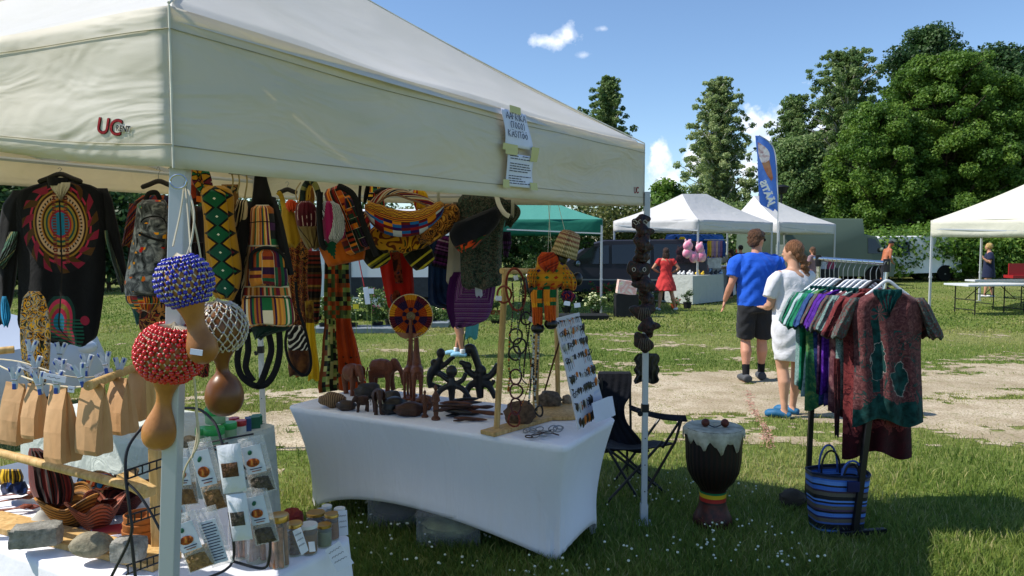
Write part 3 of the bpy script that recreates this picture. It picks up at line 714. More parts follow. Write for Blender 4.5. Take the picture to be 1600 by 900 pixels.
# left front table with plain cloth
cloth = M('table_linen', (.78, .78, .83), .8); cloth.bump(cloth.noise(7, 4), .012, .5)
greyc = M('grey_green_cloth', (.52, .56, .52), .85); greyc.bump(greyc.noise(9, 4, dist=1.), .03, .7)
A_br = G(550, 838, TH); A_n = A_br-E2*.62; A_fl = A_n+E1*1.9; A_bl = A_br+E1*1.9
def draped(name, lb, q, mat, drop, seed, amp=.015, nf=40, cat='table'):
 a, b, c, d = q; ctr = (a+b+c+d)/4; root = thing(name, lb, cat, (ctr.x, ctr.y, 0)); rr = []; uvs = []; r = random.Random(seed); ph = [r.uniform(0, 6) for _ in range(4)]
 for j in range(13):
  v = j/12; ring = []
  for i in range(NP):
   t = i/NP; p = perim(a, b, c, d, t, .03); o_ = (p-ctr); o_.z = 0; o_.normalize()
   w = v*(amp*(math.sin(t*2*PI*nf+ph[0])+.6*math.sin(t*2*PI*nf*.41+ph[1]))+.03)
   ring.append(Vector((p.x, p.y, TH-.004-drop*v))+o_*w); uvs.append((t, v))
  rr.append(ring)
 m = MB(); m.rings(rr, caps=False, uvs=uvs); m.out('tablecloth', mat, root, solid=.0015)
 m = MB(); tp = [[(lambda p: Vector((p.x, p.y, z))+((ctr-p).normalized()*dd))(perim(a, b, c, d, i/NP, .03)) for i in range(NP)] for dd, z in ((0, TH-.004), (.006, TH))]
 m.rings(tp, caps=False); k = len(m.v); m.add([(ctr.x, ctr.y, TH)], [])
 for i in range(NP): m.f.append([NP+i, NP+(i+1) % NP, k]); m.fm.append(0)
 m.out('tabletop', mat, root)
 for p in (a, b, c, d):
  f_ = p.lerp(ctr, .16); MB().tube([(f_.x, f_.y, 0), (f_.x, f_.y, TH-.01)], .014, 8).out('leg', plain('7d8084', .4, .6), root)
 return root
draped('stall_table', 'front table under a white cloth holding jars and stones', (A_fl, A_n, A_br, A_bl), cloth, .3, 1, .006, 30)
B_br = G(432, 664, TH); B_fr = B_br-E2*.55; B_fl = B_fr+E1*1.5; B_bl = B_br+E1*1.5
draped('stall_table', 'rear table under a grey green cloth holding the green tubs', (B_fl, B_fr, B_br, B_bl), greyc, .5, 2, .02, 16)
# ================================================================ FAR STALL TENTS
def fabric(name, c, tr=.25, rough=.8, bsc=3):
 m = M(name, c, rough, spec=.2); m.bump(m.noise(bsc, 4, dist=.6), .05, .5); m.transl(tr); return m
whitef = fabric('white_tent_fabric', (.72, .71, .70)); creamf = fabric('cream_tent_fabric', (.78, .76, .64)); greenf = fabric('green_tent_fabric', (.02, .17, .12), .2); tealf = fabric('teal_tent_fabric', (.10, .36, .30), .3)
def popup(label, cs, zt, zb, peaks, roofmat, valmat, skip=()):
 """cs: four plan corners in order; peaks: two ridge points (may be equal)"""
 ctr = sum((Vector((c[0], c[1], 0)) for c in cs), Vector((0, 0, 0)))/4
 root = thing('market_tent', label, 'tent', tuple(ctr), 'market tents across the field')
 for i in range(4):
  a = Vector((*cs[i], zt)); b = Vector((*cs[(i+1) % 4], zt)); pa, pb = Vector(peaks[0]), Vector(peaks[1])
  qa = pa if (a-pa).length < (a-pb).length else pb; qb = pa if (b-pa).length < (b-pb).length else pb
  def f(u, v):
   e = a.lerp(b, u); t = qa.lerp(qb, u); p = e.lerp(t, v); p.z -= .09*math.sin(PI*v)*(1-.4*abs(2*u-1)); return p
  m = MB(); m.grid(f, 16, 10); m.out('canopy_panel', roofmat, root)
  n = (b-a).cross(Vector((0, 0, 1))).normalized()
  m = MB(); m.grid(lambda u, v: a.lerp(b, u)+Vector((0, 0, -(zt-zb)*v))+n*(.012*math.sin(u*14+v*3)), 16, 4); m.out('valance', valmat, root, solid=.002)
  if i not in skip:
   c = Vector((*cs[i], 0)).lerp(ctr, .01); m = MB(); m.box(c+Vector((0, 0, zt/2)), (.045, .045, zt)); m.box(c+Vector((0, 0, .006)), (.11, .11, .012)); m.box(c+Vector((0, 0, .82)), (.06, .06, .05)); m.out('leg', alu, root, smooth=False)
# truss bars
 for i in range(4):
  a = Vector((*cs[i], 0)); b = Vector((*cs[(i+1) % 4], 0)); MB().obox(a+Vector((0, 0, zb+.2)), b+Vector((0, 0, zb+.02)), .02, .03).out('truss', alu, root, smooth=False)
 return root
def XY(px, Y): return ((px-800)/FPX*Y, Y)
a, b, c = XY(958, 21.5), XY(1090, 20), XY(1206, 23); d = (a[0]+c[0]-b[0], a[1]+c[1]-b[1])
popup('white market tent with a short flat ridge above the girl in red', (a, b, c, d), 2.29, 1.97, [tuple(W(1066, 303, 21.4)), tuple(W(1104, 303, 22.4))], whitef, whitef)
a, b, c = XY(1135, 25.5), XY(1216, 23.2), XY(1304, 26.2); d = (a[0]+c[0]-b[0], a[1]+c[1]-b[1])
popup('white market tent behind the ice cream flag', (a, b, c, d), 2.32, 1.97, [tuple(W(1178, 306, 25.5)), tuple(W(1196, 306, 26))], whitef, whitef)
popup('green market tent over the flower stall', (XY(672, 17.4), XY(941, 17), (2.46, 20.3), (-1.5, 20.7)), 2.2, 1.85, [(.1, 18.8, 2.95), (.5, 18.8, 2.95)], tealf, greenf)
popup('cream market tent over the folding tables at the right edge', ((10.22, 18.1), (13.2, 15.1), (16.3, 18.1), (13.35, 21.1)), 2.2, 1.8, [(13.35, 18.4, 3.42), (13.35, 18.5, 3.42)], creamf, creamf)
# ---- folding tables under the cream tent
ftop = plain('c9ccd0', .5, 0, .4, .03)
def ftable(label, x, y, rz, L=1.85):
 r = thing('folding_table', label, 'table', (0, 0, 0), 'folding tables under the cream tent')
 MB().box((0, 0, .69), (L, .75, .045)).out('tabletop', ftop, r, smooth=False, bevel=.008)
 for s in (-1, 1):
  m = MB(); x0 = s*L*.36
  m.tube([(x0, -.3, 0), (x0, -.3, .67)], .014, 6); m.tube([(x0, .3, 0), (x0, .3, .67)], .014, 6); m.tube([(x0, -.3, .12), (x0, .3, .12)], .012, 6); m.tube([(x0, 0, .35), (x0-s*.4, 0, .66)], .01, 6); m.tube([(x0, -.3, .35), (x0, .3, .35)], .012, 6)
  m.out('leg', dkmetal, r)
 r.location = (x, y, 0); r.rotation_euler = (0, 0, rz); return r
t0 = ftable('left and nearest white folding table under the cream tent', 11.15, 17.2, R(10)); dup(t0, (13.0, 17.5, 0), R(8), 'folding table at the right edge, right of the nearest one'); dup(t0, (12.7, 18.9, 0), R(8), 'folding table behind the nearest folding table')
# ================================================================ FLAG
flagm = M('flag_cloth', '6f9eee', .7); flagm.bump(flagm.noise(6, 3), .02); flagm.transl(.35)
p0 = W(1215, 330, 19); fl = thing('feather_flag', 'tall blue feather flag with an ice cream cone and the word JÄÄTIS', 'flag', (p0.x, 19, 0))
def FP(px, py, off=0.): return W(px, py, 19-off)
out_l = [(212, 1180), (222, 1181), (247, 1183.5), (280, 1184.5), (306, 1186), (320, 1188.5)]
rws = [(212, 1180, 1186), (216, 1180.5, 1194), (222, 1181, 1201), (231, 1182, 1208), (247, 1183.5, 1211.5), (265, 1184.2, 1212.6), (285, 1184.8, 1213.3), (305, 1186, 1214.2), (319, 1188.5, 1214.7), (328, 1207, 1215)]
loft(rws, 19, th=.012, amp=.02, nf=1.2, sub=3, nu=10, seed=2).out('flag_cloth', flagm, fl)
MB().tube(smooth_path([FP(1216, 470), FP(1215.4, 330), FP(1214.7, 290), FP(1212.5, 250), FP(1208.5, 231), FP(1200, 220), FP(1186, 211.5)]), [.022]+[.014]*30, 6).out('pole', alu, fl) if False else MB().tube(smooth_path([Vector((p0.x+.02, 19, 0)), FP(1215.4, 330), FP(1214.7, 290), FP(1212.5, 250), FP(1208.5, 231), FP(1200, 220), FP(1186, 211.5)], 5), .014, 6).out('pole', alu, fl)
def patch(pts, off, mat, nm): m = MB(); m.prism([FP(x, y, off) for x, y in pts], (0, .004, 0)); return m.out(nm, mat, fl, smooth=False)
icem = M('ice_cream_print', rough=.7); f_ = icem.noise(4, 3, dist=2); icem.col(icem.ramp(f_, [(.35, (.42, .2, .22)), (.5, (.75, .62, .62)), (.65, (.85, .8, .8))]))
conem = M('cone_print', rough=.7); f_ = conem.noise(5, 2); conem.col(conem.ramp(f_, [(.3, (.35, .1, .05)), (.7, (.62, .3, .16))]))
patch([(1184, 222), (1188, 224), (1195, 229), (1199, 233), (1202, 238), (1203, 244), (1202, 250), (1196, 254), (1190, 254), (1187, 248), (1185, 238)], .045, icem, 'ice_cream_print')
patch([(1190, 252.5), (1202, 249), (1206, 268), (1208, 278), (1205.5, 283), (1199, 274), (1194, 264)], .04, conem, 'cone_print')
xa = (FP(1190.5, 283)-FP(1206, 320)).normalized()
text_mesh('JÄÄTIS', frame(xa, Vector((1, 0, .28))), FP(1198.6, 301.2, .05), .225, whtp, 'lettering', fl, .002, 0, .012)
# street lamp seen behind the tent roof
lp = W(1221, 300, 33); lm = thing('street_lamp', 'dark street lamp head behind the white tent roof', 'lamp', (lp.x, 33, 0))
MB().tube([(lp.x, 33, 0), (lp.x, 33, lp.z)], .05, 8).out('pole', dkmetal, lm); MB().lathe([(.05, 0), (.22, .05), (.3, .28), (.36, .3), (.3, .36), (.05, .42)], (lp.x, 33, lp.z-.1), 12).out('lamp_head', dkmetal, lm)
# ================================================================ VEHICLES
glassm = M('car_glass', (.012, .015, .018), .08, spec=.6).m; tyrem = plain('151515', .9, 0, .2, .05); rimm = plain('8d9094', .35, .7, .5, 0)
def paint(c, r=.25, metal=0): m = M('car_paint', c, r, metal, .5); m.b.inputs['Coat Weight'].default_value = .0 if r > .4 else .15; return m.m
def wheel(mb_t, name_parent, c, r, w):
 prof = [(r*.62, -w/2), (r*.93, -w/2), (r, -w*.3), (r, w*.3), (r*.93, w/2), (r*.62, w/2)]
 t = MB().lathe(prof, c, 22, axis=(0, 1, 0)).out('wheel', tyrem, name_parent)
 m = MB(); m.lathe([(r*.63, -w*.42), (r*.6, -w*.5), (r*.15, -w*.38), (r*.12, -w*.5), (.01, -w*.5)], c, 20, axis=(0, 1, 0));
 m.out('rim', rimm, t)
def car(name, label, prof, win, Wd, pm, wheels, wr, loc, rz, cat='car', lamps=True, mirror=None, sills=None):
 """prof: side outline (x,z); win: list of window outlines; front at -x"""
 r = thing(name, label, cat, (0, 0, 0)); m = MB(); n = len(prof); zmax = max(p[1] for p in prof); rr = []
 for k, yy in enumerate((-1, -.94, -.5, 0, .5, .94, 1)):
  e = .985 if abs(yy) == 1 else 1; ring = []
  for x, z in prof:
   tum = max(0, (z-zmax*.52)/(zmax*.48))*.13; ring.append(Vector((x*e, yy*Wd/2*(1-tum), z if abs(yy) < 1 else z*.97+.02)))
  rr.append(ring)
 m.rings(rr); m.out('body', pm, r, bevel=.0)
 def side(pts, y, nm, mt, off=.004, th=.01):
  q = []
  for x, z in pts: tum = max(0, (z-zmax*.52)/(zmax*.48))*.13; q.append(Vector((x, y*(Wd/2*(1-tum)+off), z)))
  MB().prism(q, (0, y*th, 0)).out(nm, mt, r, smooth=False)
 for w_ in win:
  for s in (-1, 1): side(w_, s, 'window', glassm)
 for x in wheels:
  for s in (-1, 1): wheel(None, r, Vector((x, s*(Wd/2-.09), wr)), wr, .2)
  for s in (-1, 1): side([(x+math.cos(a)*(wr*1.16), max(.16, wr+math.sin(a)*(wr*1.16))) for a in [PI*i/10 for i in range(11)]], s, 'wheel_arch', tyrem, .001, .004)
 if sills:
  for s in (-1, 1): side(sills, s, 'trim_strip', rimm, .005, .012)
 if mirror:
  for s in (-1, 1): MB().ell((mirror[0], s*(Wd/2+.09), mirror[1]), (.07, .11, .09)).out('mirror', rimm if mirror[2] else pm, r)
 if lamps:
  x0 = min(p[0] for p in prof); x1 = max(p[0] for p in prof)
  for s in (-1, 1):
   MB().ell((x0+.12, s*Wd*.37, zmax*.42), (.12, .17, .08)).out('headlight', plain('c8ccd0', .15, 0, .6, 0), r); MB().ell((x1-.05, s*Wd*.42, zmax*.5), (.05, .09, .2)).out('tail_light', plain('7d1518', .2, 0, .6, 0), r)
 r.location = loc; r.rotation_euler = (0, 0, rz); return r
suv = [(-2.5, .3), (-2.52, .62), (-2.4, .86), (-1.5, 1.04), (-.75, 1.62), (-.3, 1.74), (1.9, 1.76), (2.3, 1.68), (2.5, 1.1), (2.55, .5), (2.45, .28)]
car('parked_van', 'dark navy minivan parked behind the flower stall', suv, [[(-1.22, 1.07), (-.68, 1.54), (-.2, 1.6), (-.2, 1.08)], [(-.12, 1.08), (-.12, 1.6), (.95, 1.63), (.95, 1.08)], [(1.03, 1.08), (1.03, 1.63), (1.85, 1.62), (2.2, 1.1)]],
    1.85, paint((.008, .009, .02), .5), (-1.55, 1.5), .33, (2.95, 21.4, 0), R(-4), 'minivan', mirror=(-1.05, 1.08, True), sills=[(-1.3, .62), (2.3, .62), (2.3, .655), (-1.3, .655)])
hatch = [(-2.1, .25), (-2.15, .5), (-2.05, .72), (-1.1, .93), (-.4, 1.38), (.1, 1.47), (1.4, 1.45), (1.9, 1.0), (2.05, .6), (2.0, .25)]
cr_ = car('parked_car', 'silver white car parked behind the paper bags at the left edge', hatch, [[(-.85, .95), (-.35, 1.33), (.1, 1.38), (.1, .95)], [(.2, .95), (.2, 1.38), (1.2, 1.36), (1.6, .98)]], 1.75, paint((.5, .54, .6), .3), (-1.35, 1.25), .31, (-6.35, 6.9, 0), R(172))
gv = paint((.085, .12, .085), .5)
car('green_van', 'grey green box van behind the right white tent', [(-2.8, .35), (-2.85, .9), (-2.5, 1.15), (-2.1, 1.9), (-1.6, 2.0), (-1.55, 2.6), (2.8, 2.62), (2.82, .4)], [[(-2.35, 1.25), (-2.0, 1.8), (-1.7, 1.85), (-1.7, 1.25)]], 2.0, gv, (-2.0, 1.8), .36, (12.0, 29.5, 0), R(184), 'van', mirror=(-2.2, 1.4, False))
car('white_van', 'white van half hidden among the bushes under the maples', [(-2.5, .3), (-2.55, .8), (-2.3, 1.05), (-1.7, 1.7), (-1.2, 1.95), (2.4, 1.98), (2.5, .4)], [[(-1.95, 1.15), (-1.5, 1.62), (-1.0, 1.7), (-1.0, 1.15)], [(-.9, 1.15), (-.9, 1.7), (0.1, 1.72), (.1, 1.15)]], 1.9, paint((.7, .71, .72), .3), (-1.7, 1.7), .33, (16.8, 32.5, 0), R(5), 'van', mirror=(-1.6, 1.2, False))
# white camper with grey lower band, red stripes
cw = paint((.72, .73, .74), .35); dg_ = plain('4a4e52', .6); redst = plain('9c1f24', .5, 0, .4, 0)
cx0, cx1 = XY(478, 15.6)[0], XY(712, 15.6)[0]; cpr = thing('camper', 'white camper with dark lower panels seen between the hanging bags', 'camper', ((cx0+cx1)/2, 16.7, 0))
MB().box(((cx0+cx1)/2, 16.7, 1.32), (cx1-cx0, 2.1, 2.1)).out('body', cw, cpr, smooth=False, bevel=.12)
MB().box(((cx0+cx1)/2+.32, 15.66, .72), (cx1-cx0-.85, .04, .42)).out('lower_panel', plain('2b3036', .6), cpr, smooth=False)
MB().box((XY(483.5, 15.6)[0], 15.63, 1.35), (.09, .03, 1.5)).out('stripe', redst, cpr, smooth=False)
for (a_, b_, z_, h_) in ((538, 548, 1.2, 1.5), (566, 600, 1.95, .42), (640, 672, 1.95, .42)):
 MB().box(((XY(a_, 15.6)[0]+XY(b_, 15.6)[0])/2, 15.64, z_), (XY(b_, 15.6)[0]-XY(a_, 15.6)[0], .03, h_)).out('window' if h_ < 1 else 'door_trim', plain('8fb4d8', .15, 0, .6, 0) if h_ < 1 else dg_, cpr, smooth=False, bevel=.01)
MB().box((XY(497, 15.6)[0], 15.64, 1.12), (.24, .03, .16)).out('vent', plain('c9ccc8', .5, 0, .3, 0), cpr, smooth=False); MB().ell((XY(496, 15.6)[0], 15.65, 1.52), (.035, .02, .05)).out('handle', dg_, cpr)
for px_ in (520, 665): wheel(None, cpr, Vector((XY(px_, 15.6)[0], 15.75, .32)), .32, .2)
MB().tube([W(560, 402, 15.4), W(572, 462, 15.3)], .012, 6).out('rod', redst, None); tag(bpy.data.objects['rod'], 'thin red rod leaning on the camper', 'rod')
# ================================================================ FLOWER STALL
potb = plain('1c1d1f', .7); terra = plain('a4502c', .85); trayg = plain('7d868c', .6)
FLC = {'white': plain('e4e6d4', .8), 'red': plain('a3162a', .7), 'yellow': plain('d9c53a', .8), 'pink': plain('c7687f', .8), 'cream': plain('d8dba8', .8), 'purple': plain('4e1f4e', .8)}
fleaf = LM['herb']; dleaf = leafmat('leaves_shrub', (.02, .05, .012), (.045, .1, .02), (.1, .17, .04))
def plant(label, px, py, hpx, wpx, flower, n=900, nf=26, pot='black', leaf='herb', seed=0, lit=None, fs=.018):
 g = G(px, py); s = scl(g.y); H = hpx*s; Wd = wpx*s/2; r = np.random.default_rng(seed*7+1)
 root = thing('potted_plant', label, 'plant', tuple(g), 'potted plants of the flower stall')
 ph = min(.16, H*.35); pr = min(.11, Wd*.7)
 MB().lathe([(pr*.75, 0), (pr, ph*.92), (pr*1.06, ph*.93), (pr*1.06, ph), (pr*.9, ph), (pr*.85, ph*.85)], tuple(g), 14).out('pot', {'black': potb, 'terra': terra}[pot], root)
 k = 16; cs = r.normal(size=(k, 3))*np.array([Wd*.5, Wd*.45, H*.17])+np.array([0, 0, ph+(H-ph)*.5]); cs[:, 2] = np.clip(cs[:, 2], ph*.9, H*.95); cr = np.full(k, max(.05, Wd*.42))
 V, F, T = leaves_np(cs, cr, n, max(.035, Wd*.16), seed+3); V[:, 2] = np.maximum(V[:, 2], .01)
 npmesh('foliage', V, F, fleaf if leaf == 'herb' else dleaf, parent=root, attr={'tint': T})
 m = MB()
 for i in range(5): m.tube([g+Vector((0, 0, ph*.8)), g+Vector(tuple(cs[i]))], .004, 4)
 m.out('stem', plain('3f5a24', .8), root)
 if flower:
  m = MB(); L_ = Vector(tuple(g))
  for i in range(nf):
   c = cs[r.integers(k)]; d = r.normal(size=3); d[2] = abs(d[2]); d[1] = -abs(d[1]); d /= np.linalg.norm(d); q = L_+Vector(tuple(c+d*cr[0]*.95)); z_ = fs*(.7+.6*r.random())
   m.ell(q, (z_, z_, z_*.7), seg=6, n=4)
  m.out('blossoms', FLC[flower], root)
 return root
P = plant
P('bushy plant with white blossoms right of the paper tag', 508, 518, 62, 34, 'white', seed=1); P('tall plant with cream blossoms left of the fan', 550, 518, 72, 44, 'cream', seed=2, n=1300, nf=44)
P('round rose bush with pink buds behind the orange dress', 590, 516, 66, 46, 'pink', seed=3, n=1300, nf=16); P('red flowering plant beside the red dress hem', 610, 512, 72, 30, 'red', seed=4, nf=14)
P('low white flowering plant left of the striped dress', 496, 500, 40, 24, 'white', seed=5, n=500); P('pale low plant under the blue hanging cloth', 676, 508, 30, 44, 'cream', seed=6, n=900, nf=14)
P('low dark plant left of the purple poncho', 690, 500, 22, 30, 'white', seed=7, n=500, nf=5, leaf='d'); P('yellow flowering plant behind the fan', 632, 505, 30, 34, 'yellow', seed=8, nf=10)
for i, (px, lb) in enumerate(((770, 'left small plant in a terracotta pot beside the purple poncho'), (778, 'right small plant in a terracotta pot beside the wooden post'))): P(lb, px, 494, 26, 12, None, 200, 0, 'terra', seed=10+i)
P('low green plant on the ground left of the wooden post', 775, 505, 14, 34, None, 400, 0, seed=13); P('dark plant behind the hanging doll', 835, 488, 42, 40, 'purple', seed=14, nf=12, leaf='d')
P('green plant with small white tags right of the doll', 885, 490, 36, 42, 'white', seed=15, leaf='d', nf=6); P('dark purple leaved plant behind the green plant', 905, 472, 30, 36, 'purple', seed=16, nf=24, leaf='d')
P('cream headed hydrangea on top of the flower stall', 925, 470, 46, 30, 'cream', seed=17, nf=50, fs=.03); P('cream headed hydrangea in front of the green tent leg', 930, 494, 34, 34, 'cream', seed=18, nf=50, fs=.028)
P('deep red geranium left of the tent leg', 938, 476, 34, 26, 'red', seed=19, nf=34, fs=.025); P('red geranium right of the tent leg', 955, 474, 32, 24, 'red', seed=20, nf=20, fs=.022); P('low leafy plant at the right end of the stall', 968, 490, 34, 40, None, 900, 0, seed=21)
P('low leafy plant with pale tips beside the mask pole', 992, 488, 36, 36, 'cream', seed=22, nf=18); P('small yellow flowering plant left of the girl in red', 1018, 482, 26, 30, 'white', seed=23, nf=8); P('small dark potted shrub right of the girl in red', 1074, 482, 30, 22, None, 500, 0, seed=24, leaf='d')
P('plant in a brick red pot between the girl and the shrub', 1053, 482, 20, 16, 'red', 300, 6, 'terra', seed=25)
P('hanging leafy plant mass inside the green tent', 822, 452, 62, 34, None, 900, 0, seed=26, leaf='d'); P('dark leafy shrub beside the green tent leg', 862, 460, 60, 36, None, 900, 0, seed=27, leaf='d')
def hang_basket(lb, px, py, Y, s):
 c = W(px, py, Y); k = thing('hanging_basket', lb, 'plant', tuple(c), 'hanging baskets under the green tent'); MB().lathe([(.05, -.1), (.12, 0), (.12, .02)], c, 12).out('pot', potb, k)
 r = np.random.default_rng(int(px)); cs = r.normal(size=(14, 3))*np.array([s*.5, s*.4, s*.3]); V, F, T = leaves_np(cs, np.full(14, s*.5), 900, .06, int(px)); npmesh('foliage', V, F, dleaf, parent=k, attr={'tint': T})
 MB().tube([c, (c.x, c.y, 2.05)], .006, 4).out('hanger_wire', dkmetal, k)
hang_basket('left hanging basket of dark leaves under the green tent', 835, 385, 17.6, .22); hang_basket('middle hanging basket of dark leaves under the green tent', 870, 392, 17.6, .2); hang_basket('right hanging basket beside the navy minivan', 915, 380, 17.5, .18)
for (a_, b_, y_, lb) in ((488, 622, 521, 'grey plastic tray under the left flowering plants'), (655, 700, 512, 'grey plastic tray under the pale low plants'), (870, 950, 500, 'dark plastic tray under the hydrangeas')):
 g0, g1 = G(a_, y_), G(b_, y_); m = MB(); c_ = (g0+g1)/2; m.box(c_+Vector((0, .25, .05)), (g1.x-g0.x, .55, .1), taper=1.04); o = m.out('plant_tray', trayg if a_ != 870 else potb, None, smooth=False, bevel=.01); tag(o, lb, 'tray', 'plastic trays under the plants')
for (px, py, Y, w, h, an, lb) in ((492, 465, 12.6, 11, 22, 5, 'white paper sign stuck among the left white flowers'), (573, 462, 12.7, 8, 27, -8, 'narrow white paper sign left of the rose bush'), (580, 455, 12.7, 8, 8, 0, 'small square white tag beside the narrow sign'), (556, 479, 12.6, 9, 7, 0, 'yellow price tag in front of the cream flowers')):
 c = W(px, py, Y); s = scl(Y); rot = Matrix.Rotation(R(an), 3, 'Y'); m = MB(); m.box(c, (w*s, .006, h*s), rot); o = m.out('plant_tag', paper if 'yellow' not in lb else FLC['yellow'], None, smooth=False, loc=(c.x, c.y, 0)); MB().tube([c+Vector((0, .006, -h*s*.4)), (c.x, c.y+.01, .06)], .005, 5).out('stick', plain('8a9a4a', .8), o); tag(o, lb, 'plant tag', 'paper tags in the flower stall')
for i, (px, py, lb) in enumerate(((886, 474, 'left white price card at the front of the flower stall'), (902, 477, 'right white price card at the front of the flower stall'))):
 c = W(px, py, 15.3); m = MB(); m.box(c, (.13, .006, .09), Matrix.Rotation(R(8-16*i), 3, 'Y')); o = m.out('price_card', paper, None, smooth=False, loc=(c.x, c.y, 0)); MB().tube([c+Vector((0, .005, -.03)), (c.x, c.y+.006, .0)], .004, 5).out('stick', dkmetal, o); tag(o, lb, 'price card')
# printed carton right of the stall
cart = M('carton_print', rough=.8); f_ = cart.noise(5, 3, dist=1.5); cart.col(cart.ramp(f_, [(.35, (.7, .68, .55)), (.48, (.75, .35, .32)), (.6, (.8, .72, .68)), (.72, (.7, .6, .12))]))
c = W(979, 449, 16.5); m = MB(); m.box(c, (.42, .3, .3), Matrix.Rotation(R(8), 3, 'Y')); o = m.out('printed_box', cart, None, smooth=False, loc=(c.x, c.y, 0)); tag(o, 'cream box printed with pink blots on the flower stand', 'box');
m = MB(); m.box((c.x, c.y+.05, (c.z-.14)/2), (.5, .4, c.z-.17)); o = m.out('crate', potb, None, smooth=False); tag(o, 'dark crate under the printed box', 'crate')
# ================================================================ WHITE TENT STALL (toys and clothes)
gcl = fabric('grey_stall_cloth', (.42, .45, .43), .0, .85, 6)
def stall(lb, q, h, mat, Ys=None):
 q = [Vector((*p, 0)) for p in q]; ctr = sum(q, Vector((0, 0, 0)))/4; root = thing('stall_table', lb, 'table', tuple(ctr)); rr = []
 for j in range(9):
  v = j/8; ring = []
  for i in range(120):
   p = perim(*q, i/120, .05); o_ = (p-ctr).normalized(); ring.append(Vector((p.x, p.y, h-(h-.03)*v))+o_*(.02*v+.018*v*math.sin(i*1.9)+.01*math.sin(i*.7)*v))
  rr.append(ring)
 m = MB(); m.rings(rr); m.out('tablecloth', mat, root)
 MB().box((ctr.x, ctr.y, h*.5), (.5, .5, h*.9)).out('table_frame', dkmetal, root, smooth=False); return root
q = [XY(1008, 21.0), XY(1083, 19.6), XY(1132, 20.8), XY(1055, 22.4)]
stall('stall table in a grey cloth covered with small toys', q, .78, gcl)
q2 = [XY(1090, 22.5), XY(1138, 22.2), XY(1150, 23.4), XY(1100, 23.6)]; stall('white low display counter behind the toy table', q2, .95, fabric('white_counter', (.7, .7, .7), 0))
TOYC = [plain(h, .6) for h in ('d9465a', 'e8c23a', 'e9e9ea', 'e87fa0', 'd96a2a', '4a4f56', '3a3d42', '9db6cf')]
r = random.Random(4)
def toy(px, py, Y, s, mt, lb, grp='small toys on the grey stall table'):
 c = W(px, py, Y); m = MB(); b = .0
 m.ell(c+Vector((0, 0, s*.6)), (s*.8, s*.6, s*.62), seg=8, n=6); m.ell(c+Vector((s*.3, -.1*s, s*1.35)), (s*.45, s*.42, s*.42), seg=8, n=6); m.ell(c+Vector((s*.1, 0, s*1.75)), (s*.15, s*.1, s*.22), seg=6, n=4); m.ell(c+Vector((s*.5, 0, s*1.72)), (s*.15, s*.1, s*.22), seg=6, n=4)
 o = m.out('small_toy', mt, None); tag(o, lb, 'toy', grp)
ORD = ['first', 'second', 'third', 'fourth', 'fifth', 'sixth', 'seventh', 'eighth', 'ninth', 'tenth', 'eleventh', 'twelfth', 'thirteenth', 'fourteenth', 'fifteenth', 'sixteenth']
names = ['red', 'yellow', 'white', 'pink', 'orange', 'dark grey', 'black', 'pale blue']
for i in range(46):
 t_ = i/45; row = i % 3; px = 1016+t_*112+r.uniform(-2, 2); Yb = 20.9+(-.9*min(1, t_*112/75)+.9*max(0, (px-1083)/49))+row*.32; k = (r.choice([0, 1, 2, 3, 4, 2]) if px < 1100 else r.choice([5, 6, 5, 7, 6]))
 x_ = (px-800)/FPX*Yb; p_ = Vector((x_, Yb, .78)); s = .05+r.random()*.035; m = MB(); c = p_
 m.ell(c+Vector((0, 0, s*.6)), (s*.9, s*.7, s*.62), seg=8, n=5); m.ell(c+Vector((s*.3, -.1*s, s*1.35)), (s*.45, s*.42, s*.42), seg=7, n=5); m.ell(c+Vector((s*.45, 0, s*1.72)), (s*.15, s*.1, s*.22), seg=5, n=4)
 tag(m.out('small_toy', TOYC[k], None), 'tiny %s toy, %s from left in the %s row of the stall table' % (names[k], ORD[i//3], ('front', 'middle', 'back')[row]), 'toy', 'small toys on the grey stall table')
# plush bundles hanging from the front leg of the tent
pinkp = M('plush_pink', rough=.9); f_ = pinkp.noise(3.5, 3); pinkp.col(pinkp.ramp(f_, [(.42, (.75, .22, .36)), (.55, (.8, .5, .55)), (.66, (.8, .62, .12))]))
for (px, py, w, h, lb) in ((1075, 384, 8, 8, 'upper left pink plush bag hanging from the tent leg'), (1074, 396, 8, 8, 'yellow pink plush bag below the upper left one'), (1093, 388, 7, 8, 'upper right pink plush bag behind the tent leg'), (1084, 402, 8, 9, 'lower left pink plush bag at the tent leg'), (1096, 401, 8, 9, 'lower right pink plush bag at the tent leg')):
 c = W(px, py, 19.8); s = scl(19.8); m = MB(); m.ell(c, (w*s, .09, h*s), seg=12, n=8, bumpf=lambda q: 1+.12*math.sin(q.x*9+px)*math.sin(q.z*8)); m.ell(c+Vector((-w*s*.5, 0, h*s)), (.03, .02, .05)); m.ell(c+Vector((w*s*.5, 0, h*s)), (.03, .02, .05)); m.tube([c+Vector((0, 0, h*s*.8)), c+Vector((.02, 0, h*s*1.5))], .006, 5)
 tag(m.out('plush_bag', pinkp, None, remesh=.02), lb, 'plush bag', 'pink plush bags hanging at the toy stall')
